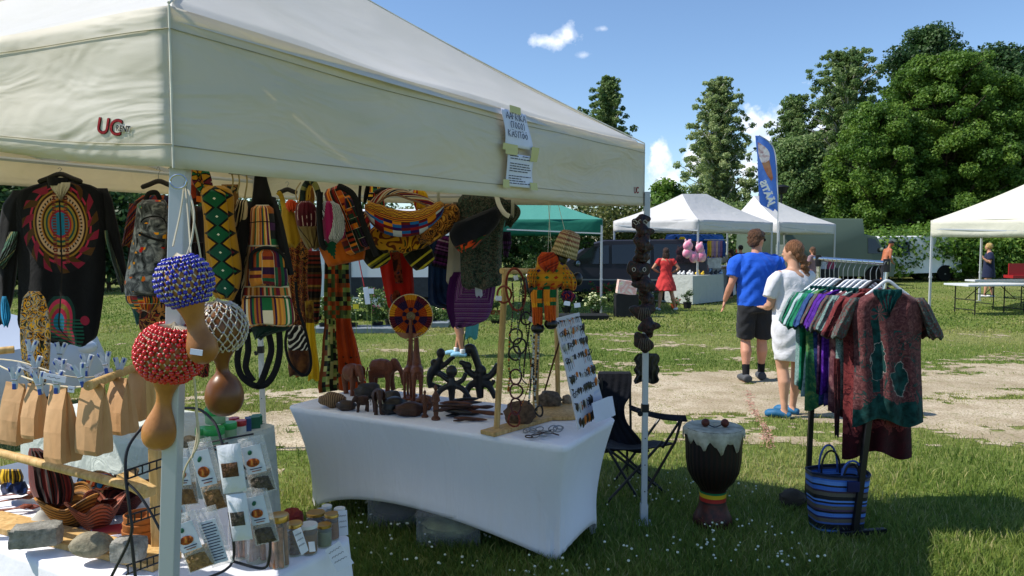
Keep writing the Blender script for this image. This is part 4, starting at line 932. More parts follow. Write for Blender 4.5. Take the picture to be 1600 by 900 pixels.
# blue backdrop and canopy fringe, rows of small shirts
bluem = M('blue_tarp', (.015, .12, .55), .6); bluem.bump(bluem.noise(3, 3), .05); m = loft([(366, 1042, 1128), (372, 1040, 1131), (385, 1044, 1128), (400, 1046, 1120), (428, 1048, 1112)], 22.2, th=.05, amp=.05, nf=9, seed=3); o = m.out('blue_backdrop', bluem, None); tag(o, 'bright blue cloth backdrop at the back of the toy stall', 'backdrop')
o = loft([(366, 1049, 1117), (369, 1043, 1127), (374, 1039, 1131), (379, 1040, 1131)], 21.5, th=.5, amp=.04, nf=13, seed=5).out('parasol_canopy', bluem, None); tag(o, 'bright blue ruffled parasol top inside the toy stall', 'parasol')
SH = [('c9a227', 'mustard'), ('d4b23a', 'yellow'), ('b58f92', 'dusty pink'), ('9a7fa0', 'mauve'), ('c4a08f', 'peach'), ('7f6f98', 'violet'), ('8a5f7a', 'plum'), ('23407a', 'navy blue')]
for i, (hx, nm) in enumerate(SH):
 px = 1107+i*3.4; m = loft([(376, px-1.2, px+2.4), (379, px-2.2, px+3.4), (388, px-2, px+3), (401, px-2.2, px+3.2)], 21.0-.02*i, th=.04, nu=8, sub=2, seed=i); tag(m.out('small_shirt', plain(hx, .9), None), nm+' small shirt on the clothes rail of the toy stall', 'shirt', 'small shirts on the rail of the toy stall')
MB().tube([W(1100, 374.5, 21), W(1136, 374.5, 21)], .012, 6).out('clothes_rail', alu); tag(bpy.data.objects['clothes_rail'], 'thin rail carrying the small shirts in the toy stall', 'rail')
for (px, py, w, h, hx, lb) in ((1066, 378, 6, 8, 'd9b82a', 'yellow small dress hanging on the blue backdrop'), (1057, 384, 3, 14, '16202e', 'black small garment hanging left on the blue backdrop'), (1034, 383, 7, 10, '9c4a5c', 'mauve red toy kite hanging at the left of the toy stall'), (1026, 402, 5, 6, 'c2203a', 'red balloon toy left of the girl in red'), (1050, 386, 4, 9, 'a07f9a', 'lilac small garment behind the girl in red'), (1040, 392, 4, 8, 'b88a94', 'pink small garment above the girl in red')):
 m = loft([(py-h, px-w*.5, px+w*.5), (py-h*.5, px-w, px+w), (py+h*.4, px-w*.8, px+w*.8), (py+h, px-w*.9, px+w*.7)], 20.9, th=.08, nu=8, sub=3, seed=int(px)); tag(m.out('small_garment', plain(hx, .85), None), lb, 'garment', 'small garments hanging in the toy stall')
for (px, py, w, h, Y, hx, lb) in ((1114, 411, 22, 16, 22, 'd5d8da', 'white box on the counter right of the blue backdrop'), (1129, 404, 12, 12, 22.3, 'cfc7b0', 'cream box standing beside the white box')):
 c = W(px, py, Y); s = scl(Y); m = MB(); m.box(c, (w*s, .3, h*s)); o = m.out('goods_box', plain(hx, .7), None, smooth=False, bevel=.01); tag(o, lb, 'box')
# stall under the right white tent
stall('low stall table with pink boxes under the right white tent', [XY(1258, 24.5), XY(1302, 24), XY(1312, 25.5), XY(1265, 26)], .8, plain('23262b', .8))
for i, (px, py, hx, lb) in enumerate(((1272, 399, 'b8727e', 'pink box at the left on the dark stall table'), (1284, 402, 'b9bcc0', 'white box in the middle of the dark stall table'), (1296, 400, '8c3a52', 'dark pink box at the right on the dark stall table'))):
 Y = 24.6; c = Vector(((px-800)/FPX*Y, Y, .9)); m = MB(); m.box(c, (.24, .22, .2+.06*i)); c.z = .8+.1; tag(m.out('goods_box', plain(hx, .7), None, smooth=False, bevel=.01), lb, 'box')
o = MB().box(Vector((*XY(1228, 27), 1.35)), (.75, .05, .5)).out('white_board', plain('dfe2e4', .6), None, smooth=False); MB().box(Vector((*XY(1228, 27), .55)), (.05, .05, 1.1)).out('post', alu, o); tag(o, 'white board on a post behind the couple', 'board')
# white flowering bush under the maples
def flowerbush(lb, px, py, hpx, wpx, seed, nf=20, col='white'):
 g = G(px, py); s = scl(g.y); H = hpx*s; Wd = wpx*s/2; r = np.random.default_rng(seed); root = thing('flowering_bush', lb, 'bush', tuple(g), 'flowering bushes under the maples')
 cs = r.normal(size=(26, 3))*np.array([Wd*.5, Wd*.4, H*.2])+np.array([0, 0, H*.5]); cs[:, 2] = np.clip(cs[:, 2], .1, H); V, F, T = leaves_np(cs, np.full(26, Wd*.32), 2600, .1, seed); V[:, 2] = np.maximum(V[:, 2], .02); npmesh('foliage', V, F, dleaf, parent=root, attr={'tint': T})
 m = MB()
 for i in range(4): m.tube([g, g+Vector(tuple(cs[i]))], .02, 5)
 m.out('stem', bark, root); m = MB()
 for i in range(nf): q = g+Vector(tuple(cs[r.integers(26)]+np.array([r.normal()*Wd*.25, -Wd*.3, r.normal()*.1]))); m.ell(q, (.07, .07, .05), seg=6, n=4)
 m.out('blossoms', FLC[col], root)
for i, (px, py, h, w, nf, lb) in enumerate(((1345, 432, 58, 70, 6, 'dark flowering bush right of the green van'), (1420, 432, 62, 60, 10, 'dark flowering bush beside the shirtless man'), (1455, 434, 66, 46, 16, 'flowering bush with yellow green tips at the cream tent leg'), (1492, 432, 72, 46, 30, 'bush with large white blossoms behind the cream tent leg'), (1535, 430, 60, 50, 8, 'dark flowering bush behind the woman in navy'), (1592, 428, 60, 50, 6, 'dark flowering bush at the right edge'))): flowerbush(lb, px, py, h, w, 60+i, nf)
o = MB().box(Vector((*XY(1592, 25.5), .5)), (.7, .5, .1)).box(Vector((*XY(1592, 25.5), .75)), (.7, .04, .4)).out('shopping_cart', redst, None, smooth=False); tag(o, 'small red handcart behind the folding tables', 'cart')
# ================================================================ PEOPLE
skinm = {}
def skin(c, k=.5):
 if c not in skinm:
  m = M('skin', c, .5, spec=.35); m.b.inputs['Subsurface Weight'].default_value = .0; f_ = m.noise(7, 3); b = lin(c); m.col(m.ramp(f_, [(.3, tuple(x*.86 for x in b[:3])), (.7, tuple(min(1, x*1.12) for x in b[:3]))])); skinm[c] = m.m
 return skinm[c]
def hand_mb(m, wrist, d, side, s, spread=.16, curl=.55):
 """palm, four unequal fingers and a thumb from the palm side; d = direction of the hand"""
 d = Vector(d).normalized(); sd = Vector(side).normalized(); sd = (sd-d*sd.dot(d)).normalized(); n = d.cross(sd)
 m.tube([wrist, wrist+d*.03*s, wrist+d*.075*s], [.021*s, .036*s, .036*s], 8, .48, up=n)
 for i, (L, o_) in enumerate(((.062, -.03), (.072, -.0105), (.068, .0095), (.052, .028))):
  a = wrist+d*.074*s+sd*o_*s; dd = (d+sd*o_*spread*8).normalized(); b = a+dd*L*.5*s; c = b+(dd-n*curl).normalized()*L*.34*s; e = c+(dd-n*curl*1.9).normalized()*L*.28*s
  m.tube([a-dd*.02*s, b, c, e], [.0095*s, .009*s, .0085*s, .0068*s], 6)
 a = wrist+d*.028*s-sd*.028*s; b = a+(d*.6-sd*.75-n*.2).normalized()*.035*s; m.tube([a, b, b+(d-sd*.25-n*.3).normalized()*.032*s], [.013*s, .0105*s, .0085*s], 6)
def person(lb, x, y, H, yaw, skc, arms, legs, head=(0, 0), fat=1., vox=.011, z=0, headoff=(0, 0, 0), lean=0., hips=1., bust=0.):
 """local frame: x right, y forward, z up; numbers in body heights"""
 root = thing('person', lb, 'person', (0, 0, 0)); m = MB(); h = H; V = lambda a: Vector(a)*h
 def L_(p): return V(p)+Vector((0, lean*max(0, p[2]-.5)*h, 0))
 def ring(z_, rx, ry, oy=0): return [L_((rx*math.cos(2*PI*k/20), oy+ry*math.sin(2*PI*k/20), z_)) for k in range(20)]
 f = fat
 m.rings([ring(.46, .05, .04), ring(.48, .088*hips*f, .062*f), ring(.53, .095*hips*f, .066*f, -.004), ring(.58, .086*f, .058*f), ring(.63, .08*f, .055*f, .002), ring(.70, .092*f, .060*f, .004+bust*.3), ring(.76, .102*f, .06*f), ring(.80, .108*f, .052*f), ring(.825, .07*f, .036*f), ring(.84, .035, .03)])
 ho = Vector(headoff)
 nb, nt = L_((0, -.002, .81)), L_((0, .008, .87))+ho*h*.6; m.tube([nb, nt, nt+V((0, .004, .02))], [.036*h*f**.3, .031*h*f**.3, .03*h], 12)
 hy, hp = head; hr = Matrix.Rotation(hy, 3, 'Z') @ Matrix.Rotation(hp, 3, 'X'); hc = L_((0, .016, .928))+ho*h
 m.ell(hc, V((.043, .052, .060)), hr, 18, 14); m.ell(hc+hr @ V((0, .016, -.028)), V((.033, .036, .036)), hr, 14, 9)
 m.tube([hc+hr @ V((0, .047, .008)), hc+hr @ V((0, .060, -.012)), hc+hr @ V((0, .048, -.018))], [.005*h, .0085*h, .006*h], 6)
 m.tube([hc+hr @ V((-.014, .049, -.033)), hc+hr @ V((0, .0535, -.032)), hc+hr @ V((.014, .049, -.033))], .0045*h, 6)
 for s in (-1, 1):
  m.ell(hc+hr @ V((s*.043, -.004, -.004)), V((.006, .012, .018)), hr, 8, 6); m.ell(hc+hr @ V((s*.017, .045, .006)), V((.009, .007, .006)), hr, 8, 6)
 for s, (el, wr, hd) in zip((-1, 1), arms):
  sh = L_((s*.103*f, 0, .795)); e_, w_ = L_(el), L_(wr); m.tube([sh+V((-s*.02, 0, .004)), sh, sh.lerp(e_, .5), e_, e_.lerp(w_, .35), w_], [.03*h, .033*h*f**.5, .029*h*f**.6, .022*h*f**.3, .024*h*f**.3, .0155*h], 12)
  hand_mb(m, w_, hd, (s*-.15, 1, 0) if abs(Vector(hd).normalized().y) < .8 else (1, 0, 0), h/1.75)
 for s, (kn, an, toe) in zip((-1, 1), legs):
  hp_ = L_((s*.05*hips, 0, .49)); k_, a_ = V(kn), V(an); cf = k_.lerp(a_, .32)+Vector((0, -.012*h, 0)); m.tube([hp_, hp_.lerp(k_, .4), k_, cf, k_.lerp(a_, .75), a_], [.055*h*f**.5*hips, .05*h*f**.5*hips, .032*h, .034*h*f**.4, .021*h, .018*h], 14)
  d = Vector((toe[0], toe[1], 0)).normalized(); a0 = Vector((a_.x, a_.y, .02*h)); m.tube([a_, a0-d*.02*h+Vector((0, 0, .005*h)), a0+d*.05*h, a0+d*.105*h-Vector((0, 0, .006*h))], [.018*h, .024*h, .024*h, .013*h], 10)
 m.out('body', skin(skc), root, remesh=vox, smooth_it=2)
 root['H'] = H; root.location = (x, y, z); root.rotation_euler = (0, 0, yaw)
 return root, hc, hr
def wear(root, name, mat, build, vox=.014, it=3, label=None, noise_=.0):
 """clothing: its own closed surface over the body, in the person's local frame"""
 loc, rot = root.location.copy(), root.rotation_euler.copy(); root.location = (0, 0, 0); root.rotation_euler = (0, 0, 0)
 m = MB(); build(m); o = m.out(name, mat, root, remesh=vox, smooth_it=it, label=label)
 if noise_:
  from mathutils import noise as nz
  for v in o.data.vertices:
   p = v.co; n = v.normal; v.co = p+n*(noise_*(math.sin(p.z*38+6*math.sin(p.x*14+p.y*9))+1.2*nz.noise(p*9)))
 root.location = loc; root.rotation_euler = rot; return o
def E(cx, cy, rx, ry, z, n=24): return [Vector((cx+rx*math.cos(2*PI*k/n), cy+ry*math.sin(2*PI*k/n), z)) for k in range(n)]
def cloth_mat(c, sc=60, tr=0, bd=.004):
 m = M('garment_cloth', c, .85, spec=.2, sheen=.1); m.bump(m.noise(14, 4, dist=.8)+m.noise(sc*3, 2)*.1, bd*4, .5)
 if tr: m.transl(tr)
 return m
# ---- man in the blue shirt
h = 1.82
man, hc, hr = person('man in a blue t-shirt and black shorts walking away beside the woman in white', W(1181, 480, 8.74).x, 8.74, h, R(-4), 'c08a70',
    [((-.162, -.02, .645), (-.190, .045, .53), (-.1, .3, -1)), ((.15, .02, .64), (.13, .11, .56), (.0, .7, -.7))],
    [((-.055, .03, .27), (-.062, -.03, .045), (-.1, 1)), ((.052, .04, .275), (.062, .075, .045), (.15, 1))], head=(R(-48), R(-8)), fat=1.14)
def shirt_b(m):
 m.rings([E(0, 0, .118*h, .082*h, .50*h), E(0, 0, .120*h, .085*h, .55*h), E(0, .002, .118*h, .084*h, .62*h), E(0, .004, .130*h, .088*h, .70*h), E(0, 0, .139*h, .084*h, .765*h), E(0, 0, .140*h, .068*h, .80*h), E(0, 0, .105*h, .052*h, .826*h), E(0, .002, .058*h, .044*h, .845*h)])
 m.tube([Vector((-.06, 0, .802))*h, Vector((-.10, 0, .797))*h, Vector((-.136, 0, .785))*h, Vector((-.156, -.014, .69))*h], [.034*h, .044*h, .046*h, .045*h], 14); m.tube([Vector((.06, 0, .802))*h, Vector((.10, 0, .797))*h, Vector((.136, .002, .785))*h, Vector((.150, .014, .69))*h], [.034*h, .044*h, .046*h, .045*h], 14)
wear(man, 't_shirt', cloth_mat('1d57c4'), shirt_b, .012, 3, noise_=.006)
def shorts_b(m):
 m.rings([E(0, 0, .112*h, .078*h, .535*h), E(0, 0, .116*h, .082*h, .50*h), E(0, 0, .112*h, .08*h, .46*h)])
 for s in (-1, 1): m.tube([Vector((s*.052, 0, .50))*h, Vector((s*.056, .012, .40))*h, Vector((s*.06, .028, .285))*h], [.066*h, .062*h, .056*h], 16)
wear(man, 'shorts', cloth_mat('24262a'), shorts_b, .013, 3, noise_=.004)
hairm = {}
def hair_mat(c):
 if c not in hairm: m = M('hair', c, .55, spec=.4); b = lin(c); mp = m.N.new('ShaderNodeMapping'); mp.inputs['Scale'].default_value = (60, 60, 9); m.L.new(m.obj(), mp.inputs[0]); f_ = m.noise(2, 4, mp.outputs[0], rough=.7, dist=.6); m.col(m.ramp(f_, [(.35, tuple(x*.45 for x in b[:3])), (.65, tuple(min(1, x*1.5) for x in b[:3]))])); m.bump(f_, .03, 1.); hairm[c] = m.m
 return hairm[c]
def curl(q): return 1+.09*math.sin(q.x*13+q.y*7)*math.sin(q.z*12+1)+.05*math.sin(q.x*27-q.z*21)
def mhair(m):
 V = lambda a: Vector(a)*h
 m.ell(hc+hr @ V((0, -.010, .020)), V((.052, .056, .052)), hr, 26, 18, curl); m.ell(hc+hr @ V((0, -.030, -.014)), V((.044, .030, .040)), hr, 22, 14, curl); m.ell(hc+hr @ V((0, .028, .046)), V((.038, .03, .02)), hr, 18, 10, curl)
wear(man, 'hair', hair_mat('5d3c24'), mhair, .008, 1)
def mshoes(s, tx):
 def b(m): a = Vector((s*.062 if s > 0 else -.062, .075 if s > 0 else -.03, 0))*h; d = Vector((tx, 1, 0)).normalized(); m.tube([a-d*.045*h+Vector((0, 0, .03*h)), a+Vector((0, 0, .032*h)), a+d*.06*h+Vector((0, 0, .026*h)), a+d*.125*h+Vector((0, 0, .018*h))], [.03*h, .032*h, .031*h, .02*h], 12, .85)
 return b
def sock(s):
 def b(m): a = Vector((s*.062 if s > 0 else -.062, .075 if s > 0 else -.03, 0))*h; k = Vector((.052 if s > 0 else -.055, .04 if s > 0 else .03, .27))*h; an = Vector((a.x, a.y, .045*h)); m.tube([an, an.lerp(k, .32)], [.0225*h, .026*h], 12)
 return b
for s in (-1, 1): wear(man, 'shoe', plain('4b4d50', .8), mshoes(s, .1*s), .011, 2); wear(man, 'sock', plain('141518', .9), sock(s), .01, 1)
wear(man, 'sunglasses', blk, lambda m: (m.tube([hc+hr @ (Vector((.046, -.005, .008))*h), hc+hr @ (Vector((.042, .035, .01))*h)], .003, 6), m.ell(hc+hr @ (Vector((.02, .052, .007))*h), Vector((.016, .006, .011))*h, hr), m.ell(hc+hr @ (Vector((-.02, .052, .007))*h), Vector((.016, .006, .011))*h, hr)), .004, 0)
# ---- woman in white
h = 1.69; wh = h
wom, hc, hr = person('woman in a long white t-shirt with a braid and blue clogs', W(1239, 500, 6.95).x, 6.95, h, R(12), 'c49478',
    [((-.138, .01, .63), (-.10, .12, .61), (.3, .9, -.1)), ((.14, .02, .635), (.11, .12, .60), (-.4, .9, 0))],
    [((-.05, .015, .275), (-.052, -.02, .045), (-.75, .7)), ((.045, .02, .275), (.046, .055, .045), (-.6, .8))], head=(R(35), R(-6)), fat=1.0, hips=1.14, vox=.0095)
def dress_b(m):
 m.rings([E(.004, -.006, .106*h, .082*h, .325*h), E(.0, -.008, .114*h, .084*h, .40*h), E(0, -.010, .124*h, .092*h, .47*h), E(0, -.006, .124*h, .090*h, .53*h), E(0, 0, .117*h, .084*h, .60*h), E(0, .002, .113*h, .078*h, .68*h), E(0, 0, .114*h, .070*h, .75*h), E(0, 0, .116*h, .056*h, .79*h), E(0, 0, .085*h, .042*h, .818*h), E(0, .004, .056*h, .036*h, .83*h)])
 m.tube([Vector((-.055, 0, .793))*h, Vector((-.095, 0, .788))*h, Vector((-.122, 0, .765))*h, Vector((-.150, .004, .675))*h], [.032*h, .040*h, .039*h, .037*h], 14); m.tube([Vector((.055, 0, .793))*h, Vector((.095, 0, .788))*h, Vector((.122, .002, .765))*h, Vector((.150, .012, .675))*h], [.032*h, .040*h, .039*h, .037*h], 14)
wear(wom, 'long_t_shirt', cloth_mat((.74, .74, .78), tr=.12), dress_b, .011, 3, noise_=.004)
def whair(m):
 V = lambda a: Vector(a)*h
 m.ell(hc+hr @ V((0, -.010, .012)), V((.049, .054, .056)), hr, 26, 18, lambda q: 1+.02*math.sin(q.x*20+q.z*9)); m.ell(hc+hr @ V((0, -.034, -.018)), V((.036, .028, .036)), hr, 20, 12)
 p0 = hc+hr @ V((.006, -.046, -.036)); pts = [p0+V((0.004*i, -.008*math.sin(i*.5)-.004, -.0165*i)) for i in range(9)]
 for i, p in enumerate(pts): m.ell(p+V((.010*(-1)**i, 0, 0)), V((.019-.0009*i, .015, .017)), None, 12, 8)
 m.ell(pts[-1]+V((.004, -.002, -.03)), V((.014, .012, .026)), None, 12, 8, curl)
wear(wom, 'hair', hair_mat('8a5c3a'), whair, .007, 1)
wear(wom, 'hair_tie', plain('caa79a', .8), lambda m: m.ell(hc+hr @ (Vector((.034, -.062, -.145))*h), (.024, .022, .014)), .005, 0)
def clog(ax, ay, tx, ty):
 def b(m): a = Vector((ax, ay, 0))*h; d = Vector((tx, ty, 0)).normalized(); m.tube([a-d*.035*h+Vector((0, 0, .018*h)), a+Vector((0, 0, .022*h)), a+d*.045*h+Vector((0, 0, .026*h)), a+d*.085*h+Vector((0, 0, .02*h)), a+d*.105*h+Vector((0, 0, .016*h))], [.022*h, .027*h, .031*h, .030*h, .018*h], 14, .8)
 return b
clm = plain('245f86', .6)
wear(wom, 'clog', clm, clog(-.052, -.02, -.75, .7), .009, 2); wear(wom, 'clog', clm, clog(.046, .055, -.6, .8), .009, 2)
# ---- girl in the red dress
h = 1.55
red, hc, hr = person('woman in a red dress standing with hands on hips at the toy stall', W(1040, 450, 18.1).x, 18.1, h, R(-10), 'b98468',
    [((-.205, -.03, .665), (-.105, .035, .60), (.9, .3, -.3)), ((.205, -.03, .665), (.105, .035, .60), (-.9, .3, -.3))], [((-.075, .0, .27), (-.10, -.02, .045), (-.3, 1)), ((.095, 0, .27), (.155, .03, .045), (.3, 1))], vox=.014, fat=1.0, hips=1.05)
wear(red, 'dress', cloth_mat('c43a3a'), lambda m: (m.rings([E(0, 0, .175*h, .15*h, .315*h), E(0, 0, .155*h, .13*h, .40*h), E(0, 0, .12*h, .09*h, .50*h), E(0, 0, .088*h, .064*h, .62*h), E(0, 0, .104*h, .07*h, .73*h), E(0, 0, .112*h, .058*h, .79*h), E(0, 0, .07*h, .045*h, .822*h)]), m.tube([Vector((-.06, 0, .795))*h, Vector((-.105, 0, .79))*h, Vector((-.15, -.01, .73))*h], .042*h, 12), m.tube([Vector((.06, 0, .795))*h, Vector((.105, 0, .79))*h, Vector((.15, -.01, .73))*h], .042*h, 12)), .016, 2, noise_=.006)
wear(red, 'hair', hair_mat('3a2318'), lambda m: (m.ell(hc+hr @ (Vector((0, -.008, .012))*h), Vector((.054, .058, .060))*h), m.ell(hc+Vector((0, -.035, -.06))*h, Vector((.058, .03, .075))*h, None, 16, 12, curl)), .014, 1)
for a_ in ((-.1, -.02, -.3, 1), (.155, .03, .3, 1)): wear(red, 'shoe', plain('d5d3d0', .7), clog(*a_), .012, 1)
# ---- person behind the poncho
h = 1.66
leg_, hc, hr = person('person in white socks and blue sneakers standing behind the hanging poncho', W(721, 500, 10.7).x, 10.7, h, R(80), 'b98468',
    [((-.13, .02, .63), (-.12, .10, .50), (0, .4, -1)), ((.13, .02, .63), (.12, .09, .5), (0, .4, -1))], [((-.045, .03, .27), (-.045, -.02, .045), (0, 1)), ((.05, .02, .27), (.05, .06, .045), (0, 1))], vox=.013)
wear(leg_, 'shorts', cloth_mat('3a3440'), lambda m: (m.rings([E(0, 0, .10*h, .075*h, .54*h), E(0, 0, .108*h, .08*h, .47*h)]), m.tube([Vector((-.048, 0, .49))*h, Vector((-.048, .02, .31))*h], .055*h, 14), m.tube([Vector((.05, 0, .49))*h, Vector((.052, .02, .31))*h], .055*h, 14)), .014, 2)
wear(leg_, 'shirt', cloth_mat('6f7a80'), lambda m: (m.rings([E(0, 0, .108*h, .078*h, .50*h), E(0, 0, .104*h, .076*h, .62*h), E(0, 0, .115*h, .075*h, .74*h), E(0, 0, .118*h, .06*h, .80*h), E(0, 0, .07*h, .045*h, .83*h)]), m.tube([Vector((-.06, 0, .80))*h, Vector((-.105, 0, .792))*h, Vector((-.14, .01, .69))*h], .045*h, 12), m.tube([Vector((.06, 0, .80))*h, Vector((.105, 0, .792))*h, Vector((.14, .01, .69))*h], .045*h, 12)), .015, 2)
wear(leg_, 'hair', hair_mat('4a3020'), lambda m: m.ell(hc+Vector((0, -.01, .014))*h, Vector((.05, .056, .056))*h), .012, 1)
for s, ay in ((-1, -.02), (1, .06)):
 wear(leg_, 'sneaker', plain('7fb0c8', .7), clog(-.045 if s < 0 else .05, ay, 0, 1), .01, 1); wear(leg_, 'sock', plain('dcdcdc', .9), lambda m: m.tube([Vector(((-.045 if s < 0 else .05), ay, .035))*h, Vector(((-.045 if s < 0 else .05), ay, .075))*h], .024*h, 12), .01, 0)
tb = M('teal_plastic', '4f9a9c', .5); tb.transl(.3); o = loft([(498, 730, 744), (505, 728, 748), (520, 727, 747), (529, 727, 746)], 10.6, th=.05, nf=2, amp=.01).out('carrier_bag', tb, None); tag(o, 'teal plastic carrier bag hanging below the purple poncho', 'bag')
MB().tube([W(737, 500, 10.6), W(738, 480, 10.6)], .006, 5).out('handle', tb, o)
o = MB().ell(G(726, 557)+Vector((.0, 0, .06)), (.11, .07, .07), None, 14, 10, curl).out('dark_bag', plain('1b1d22', .8), None); MB().tube(smooth_path([G(724, 556)+Vector((0, 0, .1)), G(728, 556)+Vector((0, 0, .36)), G(733, 556)+Vector((0, 0, .12))]), .008, 5).out('handle', plain('1b1d22', .8), o); tag(o, 'small dark bag on the grass beside the sneakers', 'bag')
# ---- woman in navy under the cream tent
h = 1.66
nav, hc, hr = person('blonde woman in a navy dress walking behind the folding tables', W(1545, 420, 22.5).x, 22.5, h, R(70), 'c08e74',
    [((-.14, .02, .63), (-.13, .12, .72), (0, .6, .7)), ((.14, -.05, .64), (.15, -.10, .52), (0, 0, -1))], [((-.05, .05, .27), (-.05, .06, .045), (0, 1)), ((.05, -.02, .27), (.05, -.09, .045), (0, 1))], vox=.015, fat=1.1)
wear(nav, 'dress', cloth_mat('1c2440'), lambda m: (m.rings([E(0, 0, .125*h, .11*h, .36*h), E(0, 0, .118*h, .10*h, .50*h), E(0, 0, .108*h, .085*h, .62*h), E(0, 0, .118*h, .085*h, .74*h), E(0, 0, .118*h, .062*h, .79*h), E(0, 0, .065*h, .045*h, .825*h)]), m.tube([Vector((-.06, 0, .795))*h, Vector((-.105, 0, .79))*h, Vector((-.14, .01, .69))*h], .048*h, 12), m.tube([Vector((.06, 0, .795))*h, Vector((.105, 0, .79))*h, Vector((.14, -.02, .69))*h], .048*h, 12)), .018, 2)
wear(nav, 'hair', hair_mat('c9a868'), lambda m: m.ell(hc+Vector((0, -.012, .012))*h, Vector((.058, .062, .062))*h, None, 20, 14, curl), .014, 1)
for a_ in ((-.05, .06, 0, 1), (.05, -.09, 0, 1)): wear(nav, 'shoe', plain('d0d0d0', .7), clog(*a_), .012, 1)
# ---- shirtless man
h = 1.76
shl, hc, hr = person('shirtless man in a cap and dark trousers under the maples', W(1380, 400, 27).x, 27, h, R(-85), 'b06a4a',
    [((-.13, .03, .62), (-.11, .13, .60), (0, 1, -.2)), ((.13, .03, .63), (.11, .12, .54), (0, .8, -.6))], [((-.05, .06, .27), (-.05, .04, .045), (0, 1)), ((.05, -.01, .27), (.05, -.08, .045), (0, 1))], vox=.016, fat=1.02, lean=.35)
wear(shl, 'trousers', cloth_mat('20242e'), lambda m: (m.rings([E(0, 0, .10*h, .075*h, .56*h), E(0, 0, .105*h, .078*h, .47*h)]), m.tube([Vector((-.05, 0, .5))*h, Vector((-.05, .06, .27))*h, Vector((-.05, .04, .05))*h], [.06*h, .045*h, .036*h], 14), m.tube([Vector((.05, 0, .5))*h, Vector((.05, -.01, .27))*h, Vector((.05, -.08, .05))*h], [.06*h, .045*h, .036*h], 14)), .016, 2)
wear(shl, 'cap', plain('2a2c30', .8), lambda m: (m.ell(hc+Vector((0, -.004, .024))*h, Vector((.05, .058, .044))*h), m.ell(hc+Vector((0, .065, .018))*h, Vector((.035, .035, .008))*h)), .012, 1)
# ---- sellers under the white tents
def seller(lb, px, Y, h, yaw, top, hair, long=True):
 p, hc, hr = person(lb, (px-800)/FPX*Y, Y, h, R(yaw), 'b98468', [((-.14, .02, .64), (-.10, .14, .62), (0, 1, 0)), ((.14, .02, .64), (.10, .14, .62), (0, 1, 0))], [((-.05, .02, .27), (-.05, 0, .045), (0, 1)), ((.05, .02, .27), (.05, 0, .045), (0, 1))], vox=.018)
 wear(p, 'shirt', cloth_mat(top), lambda m: (m.rings([E(0, 0, .108*h, .078*h, .48*h), E(0, 0, .104*h, .076*h, .62*h), E(0, 0, .115*h, .075*h, .74*h), E(0, 0, .118*h, .06*h, .80*h), E(0, 0, .07*h, .045*h, .83*h)]), m.tube([Vector((-.06, 0, .80))*h, Vector((-.105, 0, .792))*h, Vector((-.14, .01, .69))*h], .045*h, 12), m.tube([Vector((.06, 0, .80))*h, Vector((.105, 0, .792))*h, Vector((.14, .01, .69))*h], .045*h, 12)), .018, 2)
 wear(p, 'trousers', cloth_mat('22252c'), lambda m: (m.tube([Vector((-.05, 0, .51))*h, Vector((-.05, .02, .27))*h, Vector((-.05, 0, .05))*h], [.062*h, .045*h, .036*h], 14), m.tube([Vector((.05, 0, .51))*h, Vector((.05, .02, .27))*h, Vector((.05, 0, .05))*h], [.062*h, .045*h, .036*h], 14)), .016, 2)
 wear(p, 'hair', hair_mat(hair), lambda m: (m.ell(hc+Vector((0, -.01, .014))*h, Vector((.053, .058, .058))*h), m.ell(hc+Vector((0, -.04, -.05))*h, Vector((.05, .03, .07))*h) if long else m.ell(hc+Vector((0, -.03, 0))*h, Vector((.04, .03, .04))*h)), .016, 1)
seller('long haired seller in black behind the man in blue', 1143, 22.0, 1.48, 60, '15161a', '2a1a12'); seller('seller with a dark bun between the couple and the toy stall', 1157, 24, 1.6, 0, '1c1d24', '1a1210', False)
seller('brown haired customer behind the garment rail', 1270, 22.5, 1.55, 40, '8a6f74', '6a4a34')
# ================================================================ WAX PRINT FABRICS
def pat(name, fn, tr=.06, bsc=10):
 m = M(name, rough=.88, spec=.15, sheen=.08); u, v = m.uv(); m.col(fn(m, u, v)); m.bump(m.noise(bsc, 4, dist=.6)+m.noise(160, 2)*.08, .02, .5)
 if tr: m.transl(tr)
 return m
K1 = ['8a3a12', '1c4a2a', 'c7781c', '2a1434', 'a83818', 'd79a2a', '131a1a', '7a1c1c', '2c5a3a']
def kente(nx, ny, pal=K1, seed=0, horiz=False, fine=7):
 def f(m, u, v):
  if horiz: u, v = v, u
  cx, cy = (u*nx).fl(), (v*ny).fl(); b = m.rnd(cx, cy, seed+.5); st = m.pal(m.rnd((u*nx*fine).fl(), cy, seed+1.5), pal); st2 = m.pal(m.rnd(cx, (v*ny*fine*.8).fl(), seed+2.5), pal)
  c = m.mix(b.gt(.62), st, st2); e = (((v*ny).fr()-.5).ab()).gt(.482); return m.mix(e, c, 'cfc6ae')
 return f
def stripes(n, pal, seed=0, vert=False, diag=0., wob=.0):
 def f(m, u, v):
  t = (u if vert else v)+(v if vert else u)*diag
  if wob: t = t+(m.noise(6, 2)-.5)*wob
  return m.pal(m.rnd((t*n).fl(), float(seed), .5), pal)
 return f
def diamonds(nx, ny, bg, c1, c2, dot='d8d8c8', line='0c0c10', q=.44):
 def f(m, u, v):
  row = (v*ny).fl(); a = ((u*nx).fr()-.5).ab(); b = ((v*ny).fr()-.5).ab(); d = a+b; alt = ((row+(u*nx).fl())*.5).fr().gt(.25)
  c = m.mix(d.lt(q), m.ramp((d-q).ab(), [(0, line), (.055, line), (.06, bg)], 'CONSTANT'), m.mix(alt, c1, c2)); c = m.mix(((d-q+.02).ab()).lt(.06), c, line); return m.mix(d.lt(.07), c, dot)
 return f
